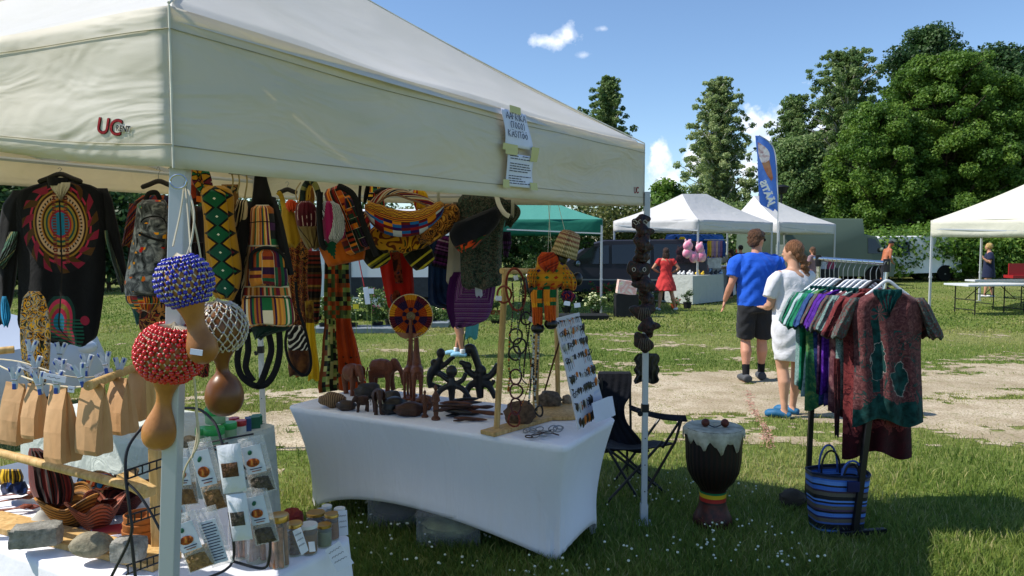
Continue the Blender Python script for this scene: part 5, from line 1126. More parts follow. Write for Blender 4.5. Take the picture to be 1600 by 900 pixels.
def rings(cx, cy, n, pal, bg, r0, asp=1., seed=0):
 def f(m, u, v):
  x = (u-cx)*asp; y = v-cy; r = (x*x+y*y).sqrt(); a = y.at2(x); tooth = ((a*6.5).fr()-.5).ab()*.05; rr_ = r+tooth
  ring = m.pal(m.rnd((rr_*n).fl(), float(seed), .1), pal); spoke = ((a*14.).sin()).gt(.2); c = m.mix(spoke*((rr_*n*.5).fr().gt(.5)), ring, bg); return m.mix(rr_.lt(r0), bg, c)
 return f
def blots(pal, sc=7, dist=1.5, fine=0):
 def f(m, u, v): n_ = m.noise(sc, 1, dist=dist); return m.pal(((n_-.25)*2.), pal)
 return f
DK = ['0d0f14', '6a1c24', 'a02a44', '0d0f14', '8a6a24', '3a5a34', '7a1c2a', '0d0f14', '9a7a5a']
blackf = pat('black_cotton', lambda m, u, v: m.ramp(m.noise(4, 3), [(.3, '0b0c10'), (.7, '17181d')]), 0); webm = plain('0e0e12', .8, 0, .25, .1)
woodh = plain('191411', .5, 0, .3, .1)
def dashiki(m, u, v):
 x = (u-.5)*.62; y = v-.26; r = (x*x*1.0+y*y*.8).sqrt(); a = y.at2(x)
 ring = m.pal(((r*3.9)).cl(), ['0f5b78']*5+['7a1c30', '8a5a20', '123c3a', '7a6a2a', '2a1a10', '8a5a20', '14100e', 'a08060', '2a1a10', '7a5a20', '1a1410', '8a2038', '101014', '101014', '101014'])
 c = m.mix(((a*42.).sin().gt(-.2))*(r.gt(.135))*(r.lt(.155)), ring, 'a89080'); tooth = ((a*15.+(r*40.)).sin()).gt(.0)*(r.gt(.19))*(r.lt(.27)); c = m.mix(tooth, c, m.mix((r*60.+a*7.).sin().gt(0), '7c1c34', '4a3014')); c = m.mix((r.gt(.27))*1., c, '0c0d12')
 y2 = v-.86; r2 = (x*x+y2*y2*.5).sqrt(); c2 = m.pal((r2*7.).cl(), ['0f5b78', '0f5b78', '8a1c34', '6a5a24', 'a02a44', '15302c', '0c0d12']); c = m.mix(v.gt(.70)*(r2.lt(.135)), c, c2)
 band = (v.gt(.84))*((v*46.).fr().gt(.5))*(u.gt(.25)*(u.lt(.8))); c = m.mix(band*.8, c, '1c5a4a');
 fl_ = m.vor(13); c = m.mix(v.gt(.8)*(u.gt(.72))*fl_.lt(.35), c, '8a2038'); neck = (x.ab()+.02).lt(.035+v*.0)*v.lt(.7)
 c = m.mix((x.ab().gt(.028))*(x.ab().lt(.055))*v.lt(.5)*((v*60.).fr().gt(.35)), c, '6a2c24'); return m.mix((x.ab()).lt(.006), c, '1a1512')
dash = pat('dashiki_print', dashiki, 0)
def hanger(parent, cx, cy, w, Y, mat, hook=14, name='hanger', drop=.28):
 P_ = [W(cx-w, cy+w*drop*1.3, Y), W(cx-w*.55, cy+w*drop*.7, Y), W(cx, cy, Y), W(cx+w*.55, cy+w*drop*.7, Y), W(cx+w, cy+w*drop*1.3, Y)]
 o = MB().tube(smooth_path(P_, 4), [.008]+[.011]*15+[.008], 8, 1.3).out(name, mat, parent)
 s = scl(Y)*hook; c = W(cx, cy, Y); MB().tube(smooth_path([c, c+Vector((0, 0, s*.5)), c+Vector((.01, 0, s*.75)), c+Vector((0, 0, s)), c+Vector((-.012, 0, s*.8))], 4), .0018, 5).out('hook', rimm, o); return o
def garment(name, lb, cat, grp, parts, hang=None):
 """parts: (name, rows, Y, material, kwargs)"""
 root = None; Y0 = parts[0][2]; r0 = parts[0][1][0]; c = W((r0[1]+r0[2])/2, r0[0], Y0) if parts[0][4].get('c') is None else W(*parts[0][4]['c'], Y0)
 root = thing(name, lb, cat, tuple(c), grp)
 for nm, rows, Y, mat, kw in parts: loft(rows, Y, **kw).out(nm, mat, root)
 return root
gB = 'wax print bags hanging under the tent'; gC = 'garments hanging under the tent'
Yb = 4.15
j = garment('jacket', 'black jacket with red and turquoise dashiki print on a black hanger', 'jacket', gC, [
    ('body', [(283, 74, 118), (289, 52, 142), (298, 30, 158), (315, 25, 161), (360, 26, 164), (430, 28, 165), (480, 28, 160), (512, 30, 155), (528, 60, 150), (540, 96, 134)], Yb, dash, dict(th=.09, nf=3, amp=.012, sub=5)),
    ('sleeve', [(297, 20, 40), (320, 4, 34), (370, -4, 30), (420, -8, 27), (470, -6, 20), (508, -2, 10)], Yb+.03, blackf, dict(th=.08, nf=2)),
    ('sleeve', [(294, 150, 168), (310, 154, 175), (350, 160, 184), (400, 172, 194), (440, 184, 200), (456, 190, 199)], Yb+.03, blackf, dict(th=.07, nf=2))])
hanger(j, 94, 272, 34, Yb-.02, woodh, 10)
MB().lathe([(.055, 0), (.06, .02), (.062, .045)], W(94, 291, Yb-.01), 16).out('collar', blackf, j); o = loft([(285, 78, 110), (294, 80, 108), (304, 88, 102), (312, 94, 97)], Yb-.055, th=.01).out('lining', plain('b5ab98', .9), j)
slp = pat('sleeve_trim_print', stripes(14, ['3a5a4a', '15201c', '6a6a4a', '2a3a34', '151515'], 3, diag=.6), 0)
for rows in ([(360, 162, 168), (400, 172, 180), (445, 188, 196)], [(362, 14, 28), (390, 4, 24), (418, -8, 8)]): loft(rows, Yb-.012, th=.03, sub=4).out('trim', slp, j)
fl1 = pat('floral_print', blots(['14181a', 'c8881c', '3a2a20', '8c8478', 'd49a22', '2a3020', '1a1a1c'], 16, 2.5), 0)
scf = garment('scarf', 'floral yellow and black printed scarf hanging at the left', 'scarf', gC, [('cloth', [(455, 44, 62), (465, 36, 70), (490, 32, 77), (530, 31, 79), (560, 34, 78), (585, 38, 76), (602, 48, 70)], 3.3, fl1, dict(th=.06, nf=3, amp=.012))])
o = loft([(463, 3, 10), (475, 1, 14), (495, 2, 17), (510, 6, 13)], 3.9, th=.04).out('sleeve_cuff', plain('1c7fae', .8), j, label='bright blue cuff')
rp = pat('red_print', stripes(20, ['5a1414', '241010', '7a3418', '1c1c34', '6a1c1c', '8a5a24'], 5, diag=.4), 0)
rj = garment('jacket', 'dark red printed jacket on a hanger behind the grey backpack', 'jacket', gC, [
    ('body', [(305, 222, 262), (315, 210, 268), (350, 204, 272), (400, 200, 272), (450, 203, 268), (490, 216, 262), (520, 226, 262)], 4.3, rp, dict(th=.09, nf=3, amp=.012)),
    ('sleeve', [(318, 202, 220), (350, 196, 214), (385, 190, 206)], 4.3, rp, dict(th=.06)), ('sleeve', [(445, 196, 212), (470, 202, 218), (505, 212, 222), (508, 213, 221)], 4.28, pat('teal_black', stripes(5, ['1a3a3a', '101418', '204a4a'], 2), 0), dict(th=.05))])
hanger(rj, 248, 283, 27, 4.28, woodh, 22)
wl2 = pat('leopard_like_print', blots(['1a1210', '6a1c14', '101014', '8a5a2a', '1c1410', '4a1414'], 26, 1), 0)
garment('skirt', 'dark red and black patterned wrap hanging under the grey backpack', 'skirt', gC, [('cloth', [(468, 220, 262), (490, 218, 264), (520, 222, 266), (560, 270, 322), (588, 290, 326)], 4.1, wl2, dict(th=.05, nf=4))])
# ---- backpacks
def zipline(pts, Y, parent, r=.003): MB().tube(smooth_path([W(x, y, Y) for x, y in pts], 5), r, 5).out('zip', webm, parent)
greyp = pat('grey_animal_print', lambda m, u, v: m.mix(((m.vor(24, out='Distance')).lt(.30))*(((v*5.2).fr()).lt(.42)), m.ramp(m.noise(26, 4, dist=1), [(.35, '1d2024'), (.5, '5a5c60'), (.62, '9a9a9c')]), m.pal(m.rnd((u*7.).fl(), (v*5.2).fl()), ['b01c14', 'd98a14', 'd98a14', '1a6a44', 'c05a14'])), 0)
bp = garment('backpack', 'grey printed backpack with orange and red animal motifs', 'backpack', gB, [
    ('bag_body', [(312, 222, 258), (320, 214, 262), (345, 211, 264), (380, 205, 263), (420, 198, 260), (450, 194, 256), (466, 197, 250), (476, 206, 240)], 3.0, greyp, dict(th=.15, nf=1, amp=.003)),
    ('front_pocket', [(340, 226, 252), (346, 219, 259), (365, 216, 261), (400, 208, 257), (430, 201, 252), (452, 198, 246), (460, 204, 238)], 2.915, greyp, dict(th=.07, nf=1, amp=.003))])
zipline([(217, 364), (228, 369), (242, 374), (256, 377)], 2.868, bp, .005); zipline([(214, 372), (214, 400), (205, 440)], 2.9, bp); zipline([(220, 347), (226, 341), (240, 338), (254, 341), (260, 350)], 2.88, bp)
strap([(228, 314), (232, 303), (244, 301), (250, 312)], 2.98, .02, webm, 'top_handle', bp); strap([(262, 330, 3.06), (268, 380, 3.08), (264, 440, 3.06), (250, 474, 3.0)], 3.05, .045, webm, 'strap', bp)
loft([(462, 196, 250), (470, 197, 252), (480, 205, 246), (487, 216, 238)], 2.96, th=.13).out('base_trim', pat('orange_trim', kente(6, 2, seed=3), 0), bp)
dbp = garment('backpack', 'dark plain backpack with a small white mark behind the tent leg', 'backpack', gB, [('bag_body', [(322, 290, 318), (335, 286, 320), (370, 286, 320), (420, 288, 320), (465, 292, 320), (474, 296, 316)], 3.05, pat('dark_bag', stripes(3, ['15151a', '1c1820', '2a1c14'], 2, True), 0), dict(th=.12, nf=1, amp=.004))])
loft([(378, 292, 318), (382, 290, 319), (440, 290, 319), (460, 296, 318)], 2.99, th=.06).out('front_pocket', pat('burgundy', lambda m, u, v: m.ramp(m.noise(5, 3), [(.4, '120e14'), (.6, '3a1420')]), 0), dbp)
strap([(304, 320), (297, 295), (302, 272), (312, 262), (316, 290), (314, 316)], 3.05, .05, pat('orange_strap', stripes(12, ['a8481c', '2a1410', 'b85a1c', '7a2a14'], 4), 0), 'strap', dbp, th=.014)
dm = pat('green_diamond_print', diamonds(1., 6, 'b0801c', '0f5236', '0f4a3a', q=.60), 0); dm2 = pat('green_diamond_side', diamonds(1., 6, 'a8781c', '0f5a3a', '5a1428'), 0)
gbp = garment('backpack', 'backpack with green diamonds on yellow between black lines', 'backpack', gB, [
    ('bag_body', [(290, 322, 350), (296, 314, 360), (308, 314, 366), (340, 318, 366), (380, 320, 372), (420, 324, 378), (450, 328, 374), (468, 338, 366)], 2.85, dm2, dict(th=.16, nf=1, amp=.004)),
    ('front_panel', [(296, 318, 344), (302, 315, 352), (330, 320, 356), (380, 325, 360), (430, 332, 366), (455, 338, 366), (465, 345, 362)], 2.775, dm, dict(th=.05, nf=1, amp=.003))])
strap([(320, 298), (308, 284), (308, 268), (320, 270), (326, 292)], 2.84, .035, dm2, 'strap', gbp, th=.02)
zm = pat('zebra_print', stripes(26, ['141212', 'b8a88a', '141212', 'a8987a'], 2, diag=.5, wob=.5), 0)
garment('bag', 'narrow black and cream zebra print bag right of the diamond backpack', 'bag', gB, [('cloth', [(312, 370, 386), (330, 367, 388), (380, 368, 388), (440, 366, 386), (485, 362, 380)], 2.95, zm, dict(th=.06, nf=1))])
k1 = pat('kente_backpack_cloth', kente(4, 3, ['8c4a1a', '1c5a34', 'c48430', '3a1c44', '8c2a1a', 'b8783a', '1a1a20', '6a1c2a', 'c8a070'], 2, fine=6), 0); k2 = pat('kente_pocket_cloth', kente(5, 1, ['9a5a24', '2a1434', 'c48430', 'c8b89a', '5a1c2c', 'b8783a', '1c5a34'], 5, fine=5), 0)
kb = garment('backpack', 'tall striped kente backpack with long black straps', 'backpack', gB, [
    ('bag_body', [(320, 400, 420), (326, 392, 427), (345, 390, 431), (380, 387, 436), (420, 381, 446), (465, 377, 455), (500, 377, 461), (512, 384, 454)], 2.95, k1, dict(th=.17, nf=1, amp=.003)),
    ('front_pocket', [(389, 402, 432), (396, 392, 444), (412, 391, 447), (436, 389, 450), (446, 392, 449)], 2.85, pat('kente_small', kente(2, 3, ['8c3a1a', 'b87830', '5a1c24', '1c4a34', '2a1434'], 7, True, fine=5), 0), dict(th=.05)),
    ('lower_pocket', [(462, 380, 452), (468, 378, 456), (490, 378, 459), (505, 380, 459), (508, 384, 455)], 2.855, k2, dict(th=.07, nf=1))])
zipline([(391, 420), (392, 400), (402, 390), (418, 387), (434, 391), (446, 404), (448, 420)], 2.825, kb, .007); zipline([(390, 348), (410, 346), (431, 348)], 2.86, kb, .002); zipline([(381, 467), (410, 464), (455, 466)], 2.812, kb, .0025)
loft([(272, 398, 416), (278, 397, 417), (300, 395, 423), (322, 392, 428)], 2.97, th=.03, nf=1).out('top_flap', webm, kb)
strap([(392, 320, 3.0), (384, 345, 2.94), (374, 400, 2.88), (367, 450, 2.9), (368, 500, 2.96)], 2.95, .05, webm, 'strap', kb, th=.02); strap([(424, 312, 3.0), (434, 345, 2.94), (444, 390, 2.9), (452, 430, 2.9)], 2.95, .04, webm, 'strap', kb, th=.02)
for q in ([(392, 512), (378, 530), (371, 560), (376, 585), (392, 600), (406, 604)], [(384, 510), (388, 545), (384, 575), (396, 596)], [(436, 515), (437, 550), (430, 580), (416, 600), (400, 604)], [(418, 514), (424, 545), (418, 570), (410, 592), (404, 602)]): strap([(x, y) for x, y in q], 2.93, .026, webm, 'webbing', kb, th=.005)
loft([(508, 384, 456), (516, 392, 448), (524, 396, 420), (530, 398, 410)], 2.95, th=.12).out('base_trim', pat('dark_green', lambda m, u, v: m.ramp(m.noise(6, 3), [(.4, '0f1a16'), (.6, '14342a')]), 0), kb)
# ---- cluster behind the kente backpack
brn = pat('brown_red_print', blots(['2a140e', '5a1c14', '8a5a24', '1a1210', '6a2a14', '3a2010'], 18, 2), 0)
garment('dress', 'long dark brown and red printed dress behind the kente backpack', 'dress', gC, [('cloth', [(372, 448, 476), (385, 444, 482), (430, 446, 480), (480, 448, 484), (520, 452, 490), (560, 456, 496), (588, 462, 497)], 4.9, brn, dict(th=.07, nf=4, amp=.02))])
garment('wrap', 'bright yellow cloth end hanging beside the brown dress', 'wrap', gC, [('cloth', [(470, 476, 490), (500, 478, 491), (535, 479, 494), (575, 482, 499), (594, 481, 499)], 4.8, pat('yellow_cotton', lambda m, u, v: m.mix(v.gt(.28), m.ramp(m.noise(20, 3), [(.4, '4a2a10'), (.6, '8a6a1c')]), 'c89a10'), .1), dict(th=.04, nf=2, amp=.01))])
zb = garment('bag', 'brown bag with a zebra striped flap and a black shoulder loop', 'bag', gB, [('bag_body', [(508, 450, 470), (515, 449, 476), (545, 450, 484), (575, 450, 484), (587, 452, 478)], 3.6, pat('zebra_flap', lambda m, u, v: m.mix(v.lt(.5), m.ramp(m.noise(9, 3), [(.4, '3a1c0e'), (.6, '7a4a20')]), m.pal(((u*3.+v*9.+m.noise(9, 2)*3.)).fr(), ['141010', 'b8b0a0', '141010'])), 0), dict(th=.09, nf=1))])
strap([(452, 505), (446, 535), (452, 565), (466, 582), (480, 585), (486, 565), (478, 520), (466, 480), (462, 440)], 3.55, .014, webm, 'shoulder_strap', zb)
sunp = pat('yellow_sun_print', rings(.45, .45, 15, ['8a6a1c', '2a2010', 'b08a20', '1c1610', '8a6a1c'], 'a07c1c', .03, .7, 3), 0)
sb = garment('bag', 'mustard yellow bag with a dark sun motif', 'bag', gB, [('bag_body', [(322, 442, 452), (330, 440, 460), (350, 440, 466), (375, 443, 470), (386, 450, 464)], 4.5, sunp, dict(th=.1, nf=2))])
strap([(444, 328), (440, 308), (434, 300)], 4.48, .03, pat('yellow_plain', lambda m, u, v: m.ramp(m.noise(9, 3), [(.4, '8a7020'), (.6, 'b8982c')]), 0), 'strap', sb); hanger(sb, 449, 296, 15, 4.6, woodh, 12)
garment('pouch', 'small orange red cloth pouch above the maroon bag', 'pouch', gB, [('bag_body', [(312, 450, 458), (318, 446, 466), (326, 448, 466), (330, 452, 460)], 4.42, plain('b8401c', .9), dict(th=.07))])
mb_ = garment('bag', 'maroon drawstring bag with white scribbles over a beige base', 'bag', gB, [('bag_body', [(314, 470, 484), (320, 463, 492), (335, 461, 497), (352, 464, 496), (356, 466, 494)], 4.3, pat('maroon_scribble', lambda m, u, v: m.mix((((u*5.).fr()-.5).ab().lt(.06))*(m.noise(16, 1).gt(.5)), m.ramp(m.noise(8, 3), [(.3, '3a0c18'), (.7, '5a1424')]), 'c8b0a8'), 0), dict(th=.12))])
loft([(352, 465, 496), (360, 466, 499), (375, 472, 502), (386, 478, 500), (389, 482, 495)], 4.29, th=.13).out('base', pat('beige_base', lambda m, u, v: m.mix((((u-.5).ab()+v*.5-.5).ab()).lt(.03), m.ramp(m.noise(8, 3), [(.3, '5a4a2a'), (.7, '7c6a40')]), '2a1c10'), 0), mb_)
yb = garment('bag', 'tall yellow brown gathered bag with a green print handle', 'bag', gB, [('bag_body', [(284, 476, 486), (296, 470, 490), (312, 466, 492), (326, 466, 488)], 4.45, pat('yb', blots(['8a6a24', '7a4a1c', 'a8862c', '6a3a18'], 9, 1), 0), dict(th=.09))])
strap([(472, 318), (474, 296), (482, 284), (492, 288), (500, 312), (503, 340)], 4.4, .035, pat('green_band', stripes(16, ['1c2a24', '14201c', '6a6a3c', '0f1512'], 5), 0), 'handle', yb, th=.012)
MB().tube(smooth_path([W(467, 322, 4.42), W(462, 300, 4.42), W(470, 285, 4.42)], 4), .004, 5).out('cord', plain('a8946a', .9), yb)
zp = garment('backpack', 'small backpack with white zebra lines on magenta', 'backpack', gB, [('bag_body', [(314, 506, 520), (320, 503, 530), (340, 503, 538), (360, 504, 540), (372, 506, 538), (378, 512, 530)], 4.15, pat('zebra_magenta', lambda m, u, v: m.mix(((u+v*.6+m.noise(4, 1)*.5).fr()).gt(.62), m.pal(((u*9.+m.noise(7, 2)*5.)).fr(), ['1a1a24', 'b8bcc0', '1a1a24', 'a8acb0']), '8c1450'), 0), dict(th=.14))])
strap([(500, 300), (499, 340), (503, 380), (510, 388)], 4.1, .035, webm, 'strap', zp, th=.014)
okb = garment('backpack', 'large rust red and orange kente backpack hanging tilted', 'backpack', gB, [
    ('bag_body', [(-52, -14, 12), (-46, -20, 16), (-30, -21, 19), (0, -20, 22), (30, -21, 24), (52, -20, 24), (58, -14, 18)], 4.3, pat('rust_kente', kente(3, 4, ['8c2414', 'a8481c', '1a1210', 'c06a14', '5a1414', '14201a'], 11, True, 9), 0), dict(th=.2, c=(541, 340), ang=-20, nf=1)),
    ('side_panel', [(-30, 6, 12), (-20, 2, 18), (10, 2, 20), (48, 4, 22), (54, 10, 18)], 4.2, pat('side_kente', kente(2, 5, ['14141a', '1a3a2c', 'c06a14', '6a1c1c', '2a1434', '14141a'], 13, fine=4), 0), dict(th=.05, c=(543, 340), ang=-20))])
strap([(528, 290), (552, 305), (566, 345), (582, 385), (588, 400)], 4.15, .035, webm, 'strap', okb, th=.012)
garment('cloth_bag', 'orange bag with stepped green and black triangles', 'bag', gB, [('bag_body', [(-22, -30, 32), (-16, -36, 34), (8, -32, 34), (20, -28, 30)], 4.35, pat('step_triangles', lambda m, u, v: m.mix(((((u*2.).fr()-.5).ab()*1.6+(v*8.).fl()*.11)).lt(.62), 'b85a14', m.mix(u.gt(.5), '0f4a34', '14120f')), 0), dict(th=.12, c=(536, 392), ang=-12))])
# long striped dress with orange side
ld = pat('dashiki_dress', lambda m, u, v: m.mix((v.gt(.46))*(u.gt(.42)), m.mix(v.lt(.46), m.pal(m.rnd(((u*13.).fl()), (v*70.*((u*13.).fl()*.37).fr()).fl()), ['14140f', '6a7a3a', '2a3a1c', '8a8a4a', '6a3414', '14140f', 'a8a060']), m.pal(m.rnd((u*7.).fl(), (v*30.).fl()), ['6a7a3a', '14140f', '6a3414', '3a4a24', '8c3a14'])),
    m.mix((v.gt(.74))*(v.lt(.9))*(m.vor(18).lt(.3)), m.ramp(m.noise(5, 3), [(.3, '9c340a'), (.7, 'c2480c')]), '3a2410')), .08)
garment('dress', 'long green banded dress with a bright orange side panel', 'dress', gC, [('cloth', [(400, 507, 546), (420, 507, 545), (450, 506, 547), (488, 506, 549), (505, 507, 549), (530, 504, 556), (565, 502, 564), (600, 497, 573), (612, 498, 574)], 5.15, ld, dict(th=.06, nf=4, amp=.02))])
# hammock bag and neighbours
hk = pat('hammock_kente', lambda m, v, u: m.mix(v.lt(.55), m.mix(v.lt(.72), m.pal((v*9.+(((u*7.).fr()-.5).ab())*1.2).fr(), ['b8781c', '14341c', '6a1420', 'c89a2a', '1a1a14']), m.pal((v*14.).fr(), ['c08020', '8c1420', '1a3a1c'])), m.pal(m.rnd((u*9.).fl(), (v*9.).fl()), ['7a1424', '1c5aa0', 'a8b0c0', '5a1420', '2a1450', 'c07a1c'])), 0)
hb = garment('shoulder_bag', 'wide crescent shoulder bag in red blue and yellow kente', 'bag', gB, [('bag_body', [(-62, 8, 22), (-54, -8, 26), (-40, -22, 22), (-15, -31, 12), (15, -31, 8), (40, -24, 14), (56, -8, 20), (62, 6, 16)], 4.35, hk, dict(th=.09, c=(633, 338), ang=-94, nf=1, amp=.008))])
strap([(580, 322), (600, 304), (620, 300), (640, 306), (668, 316), (688, 330)], 4.38, .05, pat('zigzag', stripes(30, ['8a4a24', '1a1434', 'a8a08a', '6a1424'], 9, diag=1.), 0), 'strap', hb, th=.014)
hanger(hb, 605, 294, 20, 4.42, woodh, 12); strap([(563, 290), (562, 315), (568, 345), (572, 370)], 4.45, .018, webm, 'webbing', hb)
garment('strap_roll', 'black looped webbing hanging left of the crescent bag', 'strap', gB, [('webbing', [(289, 572, 578), (296, 570, 578), (308, 568, 575), (318, 568, 572)], 4.5, webm, dict(th=.03))])
ya = pat('amber_print', blots(['8c5a14', '1c140c', 'b8841c', '5a2a10', 'a8701c', '2a3a1c', '8c2414'], 7, 1.2), 0)
garment('bag', 'amber and black patchwork bag under the crescent bag', 'bag', gB, [('bag_body', [(352, 585, 672), (362, 576, 680), (375, 578, 678), (388, 590, 662), (394, 600, 640)], 4.5, ya, dict(th=.13, nf=2))])
for i, (cx_, cy_, an, lb) in enumerate(((588, 396, -28, 'black and yellow striped pouch left of the red dress'), (656, 398, -32, 'black and yellow striped pouch right of the red dress'))):
 garment('pouch', lb, 'pouch', gB, [('bag_body', [(-20, -14, 14), (-14, -22, 20), (5, -22, 20), (18, -18, 16), (22, -8, 8)], 4.55, pat('black_yellow_stripe', stripes(13, ['14140f', 'a89a2c', '14140f', '14140f', '5a5a24'], 3+i, diag=.1), 0), dict(th=.1, c=(cx_, cy_), ang=an))])
gy = garment('cloth', 'red yellow and green woven band hanging above the crescent bag', 'cloth', gC, [('cloth', [(296, 646, 662), (304, 645, 668), (318, 646, 670), (328, 650, 666)], 4.6, pat('rasta_band', stripes(7, ['c0941c', 'a81c1c', '1c6a34', 'c0941c', '8c1c1c'], 4, True, diag=.35), .06), dict(th=.05))]); hanger(gy, 652, 290, 14, 4.62, woodh, 10)
mk = pat('brown_mask_print', blots(['6a3c14', '14100c', '8c5a20', '2a1a10', '7a4818', 'a87a30'], 11, 2.8), 0)
garment('bag', 'brown bag with black leaf shapes left of the dark green shirt', 'bag', gB, [('bag_body', [(318, 692, 712), (328, 676, 718), (345, 662, 718), (360, 650, 706), (372, 652, 690), (380, 656, 676)], 4.4, mk, dict(th=.15, nf=2))])
for px, y0, y1, lb in ((685, 298, 331, 'left white strap end hanging from the tent frame'), (801, 312, 338, 'right white strap end hanging from the tent frame')):
 o = loft([(y0, px-2.5, px+2.5), ((y0+y1)/2, px-2.5, px+2.5), (y1, px-3, px+2)], 4.35, th=.006).out('white_strap', plain('d4d2c8', .7, 0, .3, 0), None); tag(o, lb, 'strap', 'white tie straps of the tent')
o = MB().tube(smooth_path([W(776, 306, 4.35), W(780, 320, 4.33), W(788, 333, 4.3), W(796, 338, 4.3)], 4), .014, 6, .3, up=(0, 1, 0)).out('white_strap', plain('d4d2c8', .7, 0, .3, 0)); tag(o, 'curved white strap hanging over the dark green shirt', 'strap', 'white tie straps of the tent')
rd = pat('red_cotton', lambda m, u, v: m.mix(((((u-.53).ab()).lt(.13))*v.lt(.6)+(v.gt(.70))*(m.vor(11).lt(.4))).cl(), m.ramp(m.noise(5, 3), [(.3, '8c140c'), (.7, 'b82010')]), m.ramp(m.noise(22, 3), [(.42, '2a100c'), (.55, '8a3a1c'), (.65, '1a1a34')])), .12)
garment('dress', 'bright red dress with a dark embroidered centre panel', 'dress', gC, [('cloth', [(378, 592, 642), (390, 590, 643), (420, 594, 645), (450, 600, 647), (478, 606, 647), (486, 612, 640)], 4.75, rd, dict(th=.07, nf=3, amp=.015))])
garment('skirt', 'navy blue cloth skirt with a fringed hem', 'skirt', gC, [('cloth', [(368, 674, 704), (385, 670, 706), (420, 669, 707), (460, 669, 712), (476, 671, 726), (482, 700, 728)], 4.75, pat('navy_cotton', lambda m, u, v: m.ramp(m.noise(7, 4), [(.3, '0c1c38'), (.7, '18345c')]), 0), dict(th=.05, nf=4, amp=.014))])
pst = ['3a1440', '14101c', '7a4a80', '3a1440', 'a890a8', '5a1c5c', '14101c']
def poncho(m, u, v):
 d = ((u-.55).ab()*1.1).mx((v-.1)*.9); return m.mix(u.lt(.17), m.pal(((d*26.+(((u*60.).fr()).gt(.5))*((d*13.).fr().gt(.5))*.6)).fr(), ['2a0c34', '6a2c70', '3a1244', '1a0c20', '8a6a8c']), '3c0e48')
pf = pat('purple_ikat', poncho, 0)
po = garment('poncho', 'purple poncho woven with nested square lines', 'poncho', gC, [('cloth', [(425, 706, 778), (436, 702, 776), (460, 698, 773), (485, 698, 768), (500, 702, 760), (509, 705, 740), (512, 708, 716)], 4.6, pf, dict(th=.06, nf=3, amp=.012))])
o = loft([(447, 742, 753), (462, 743, 754), (463, 745, 753)], 4.5, th=.003).out('price_tag', paper, None); tag(o, 'white paper tag on the purple poncho', 'price tag')
garment('cloth', 'small purple and pink striped woven cloth beside the navy skirt', 'cloth', gC, [('cloth', [(-26, -10, 12), (-15, -13, 15), (10, -13, 15), (24, -12, 12)], 4.65, pat('purple_stripe', stripes(22, pst, 6), 0), dict(th=.04, c=(692, 395), ang=14))])
garment('trousers', 'off white trouser leg hanging left of the dark green shirt', 'trousers', gC, [('cloth', [(350, 704, 716), (362, 702, 720), (400, 700, 722), (438, 697, 721), (442, 700, 718)], 4.62, pat('offwhite', lambda m, u, v: m.ramp(m.noise(6, 3), [(.3, '9c948a'), (.7, 'b4aca0')]), .1), dict(th=.05, nf=2))])
dg = pat('dark_green_mottle', lambda m, u, v: m.pal(m.noise(70, 2, dist=1.)*2.4-.7, ['0c1412', '1c332c', '14201e', '3a2a24', '20443a', '5a4a40', '14201e', '2c4c40']), 0)
gs = garment('shirt', 'dark green mottled short sleeved shirt on a hanger', 'shirt', gC, [
    ('body', [(304, 722, 774), (312, 716, 790), (330, 716, 792), (360, 718, 786), (400, 719, 784), (430, 720, 784), (446, 722, 782), (451, 732, 762)], 4.42, dg, dict(th=.1, nf=3, amp=.012)),
    ('sleeve', [(312, 778, 798), (325, 788, 812), (338, 790, 812), (354, 788, 800)], 4.45, dg, dict(th=.07)), ('sleeve', [(316, 708, 722), (345, 706, 720), (378, 706, 722)], 4.45, dg, dict(th=.07))])
cbm = pat('black_orange_band', lambda m, u, v: m.mix((v.gt(.74))*((m.noise(6, 2)).gt(.4)), m.ramp(m.noise(4, 3), [(.3, '0a0c12'), (.7, '141824')]), m.pal(m.rnd((u*14.).fl(), (v*12.).fl()), ['a83c14', '1a1410', '8c2a14', '14341c'])), 0)
garment('shoulder_bag', 'black crescent bag with an orange red lower edge across the green shirt', 'bag', gB, [('bag_body', [(-22, -30, 42), (-10, -42, 44), (4, -44, 36), (16, -42, 14), (26, -38, -12)], 4.28, cbm, dict(th=.13, c=(745, 358), ang=-22, nf=1))])
garment('cloth', 'dark purple cloth edge right of the green shirt', 'cloth', gC, [('cloth', [(362, 786, 798), (380, 785, 799), (400, 787, 794)], 4.6, pat('dkp', stripes(10, ['1c0c24', '14101c', '3a1c44'], 8), 0), dict(th=.04))])
# string and thin loops seen under the valance
for i, (a_, b_) in enumerate(((362, 296), (372, 292), (384, 300))): tag(MB().tube(smooth_path([W(a_, 270, 3.1), W(a_+2, 285, 3.1), W(a_-2, b_+10, 3.1)], 4), .0035, 5).out('cord_loop', plain('a89868', .9)), ('left', 'middle', 'right')[i]+' loose straw coloured cord loop beside the black straps', 'cord', 'loose cords under the valance')
tag(MB().tube([W(358, 268, 3.1), W(400, 271, 3.1)], .012, 6).out('hanging_bar', dkmetal), 'short black hanging bar under the valance', 'bar'); tag(MB().tube([C3.lerp(C2, .03)+Vector((0, -.1, 2.0)), C3.lerp(C2, .97)+Vector((0, -.1, 1.93))], .012, 8).out('hanging_bar', alu), 'long grey bar under the rear valance carrying the bags', 'bar')
tag(MB().tube([C4.lerp(C3, .1)+Vector((.12, 0, 2.12)), C4.lerp(C3, .95)+Vector((.12, 0, 2.12))], .012, 8).out('hanging_bar', alu), 'long grey bar carrying the black jacket', 'bar'); tag(MB().tube([(-1.85, 2.9, 1.99), (-.45, 2.9, 1.97)], .012, 8).out('hanging_bar', alu), 'grey cross bar carrying the four backpacks', 'bar')

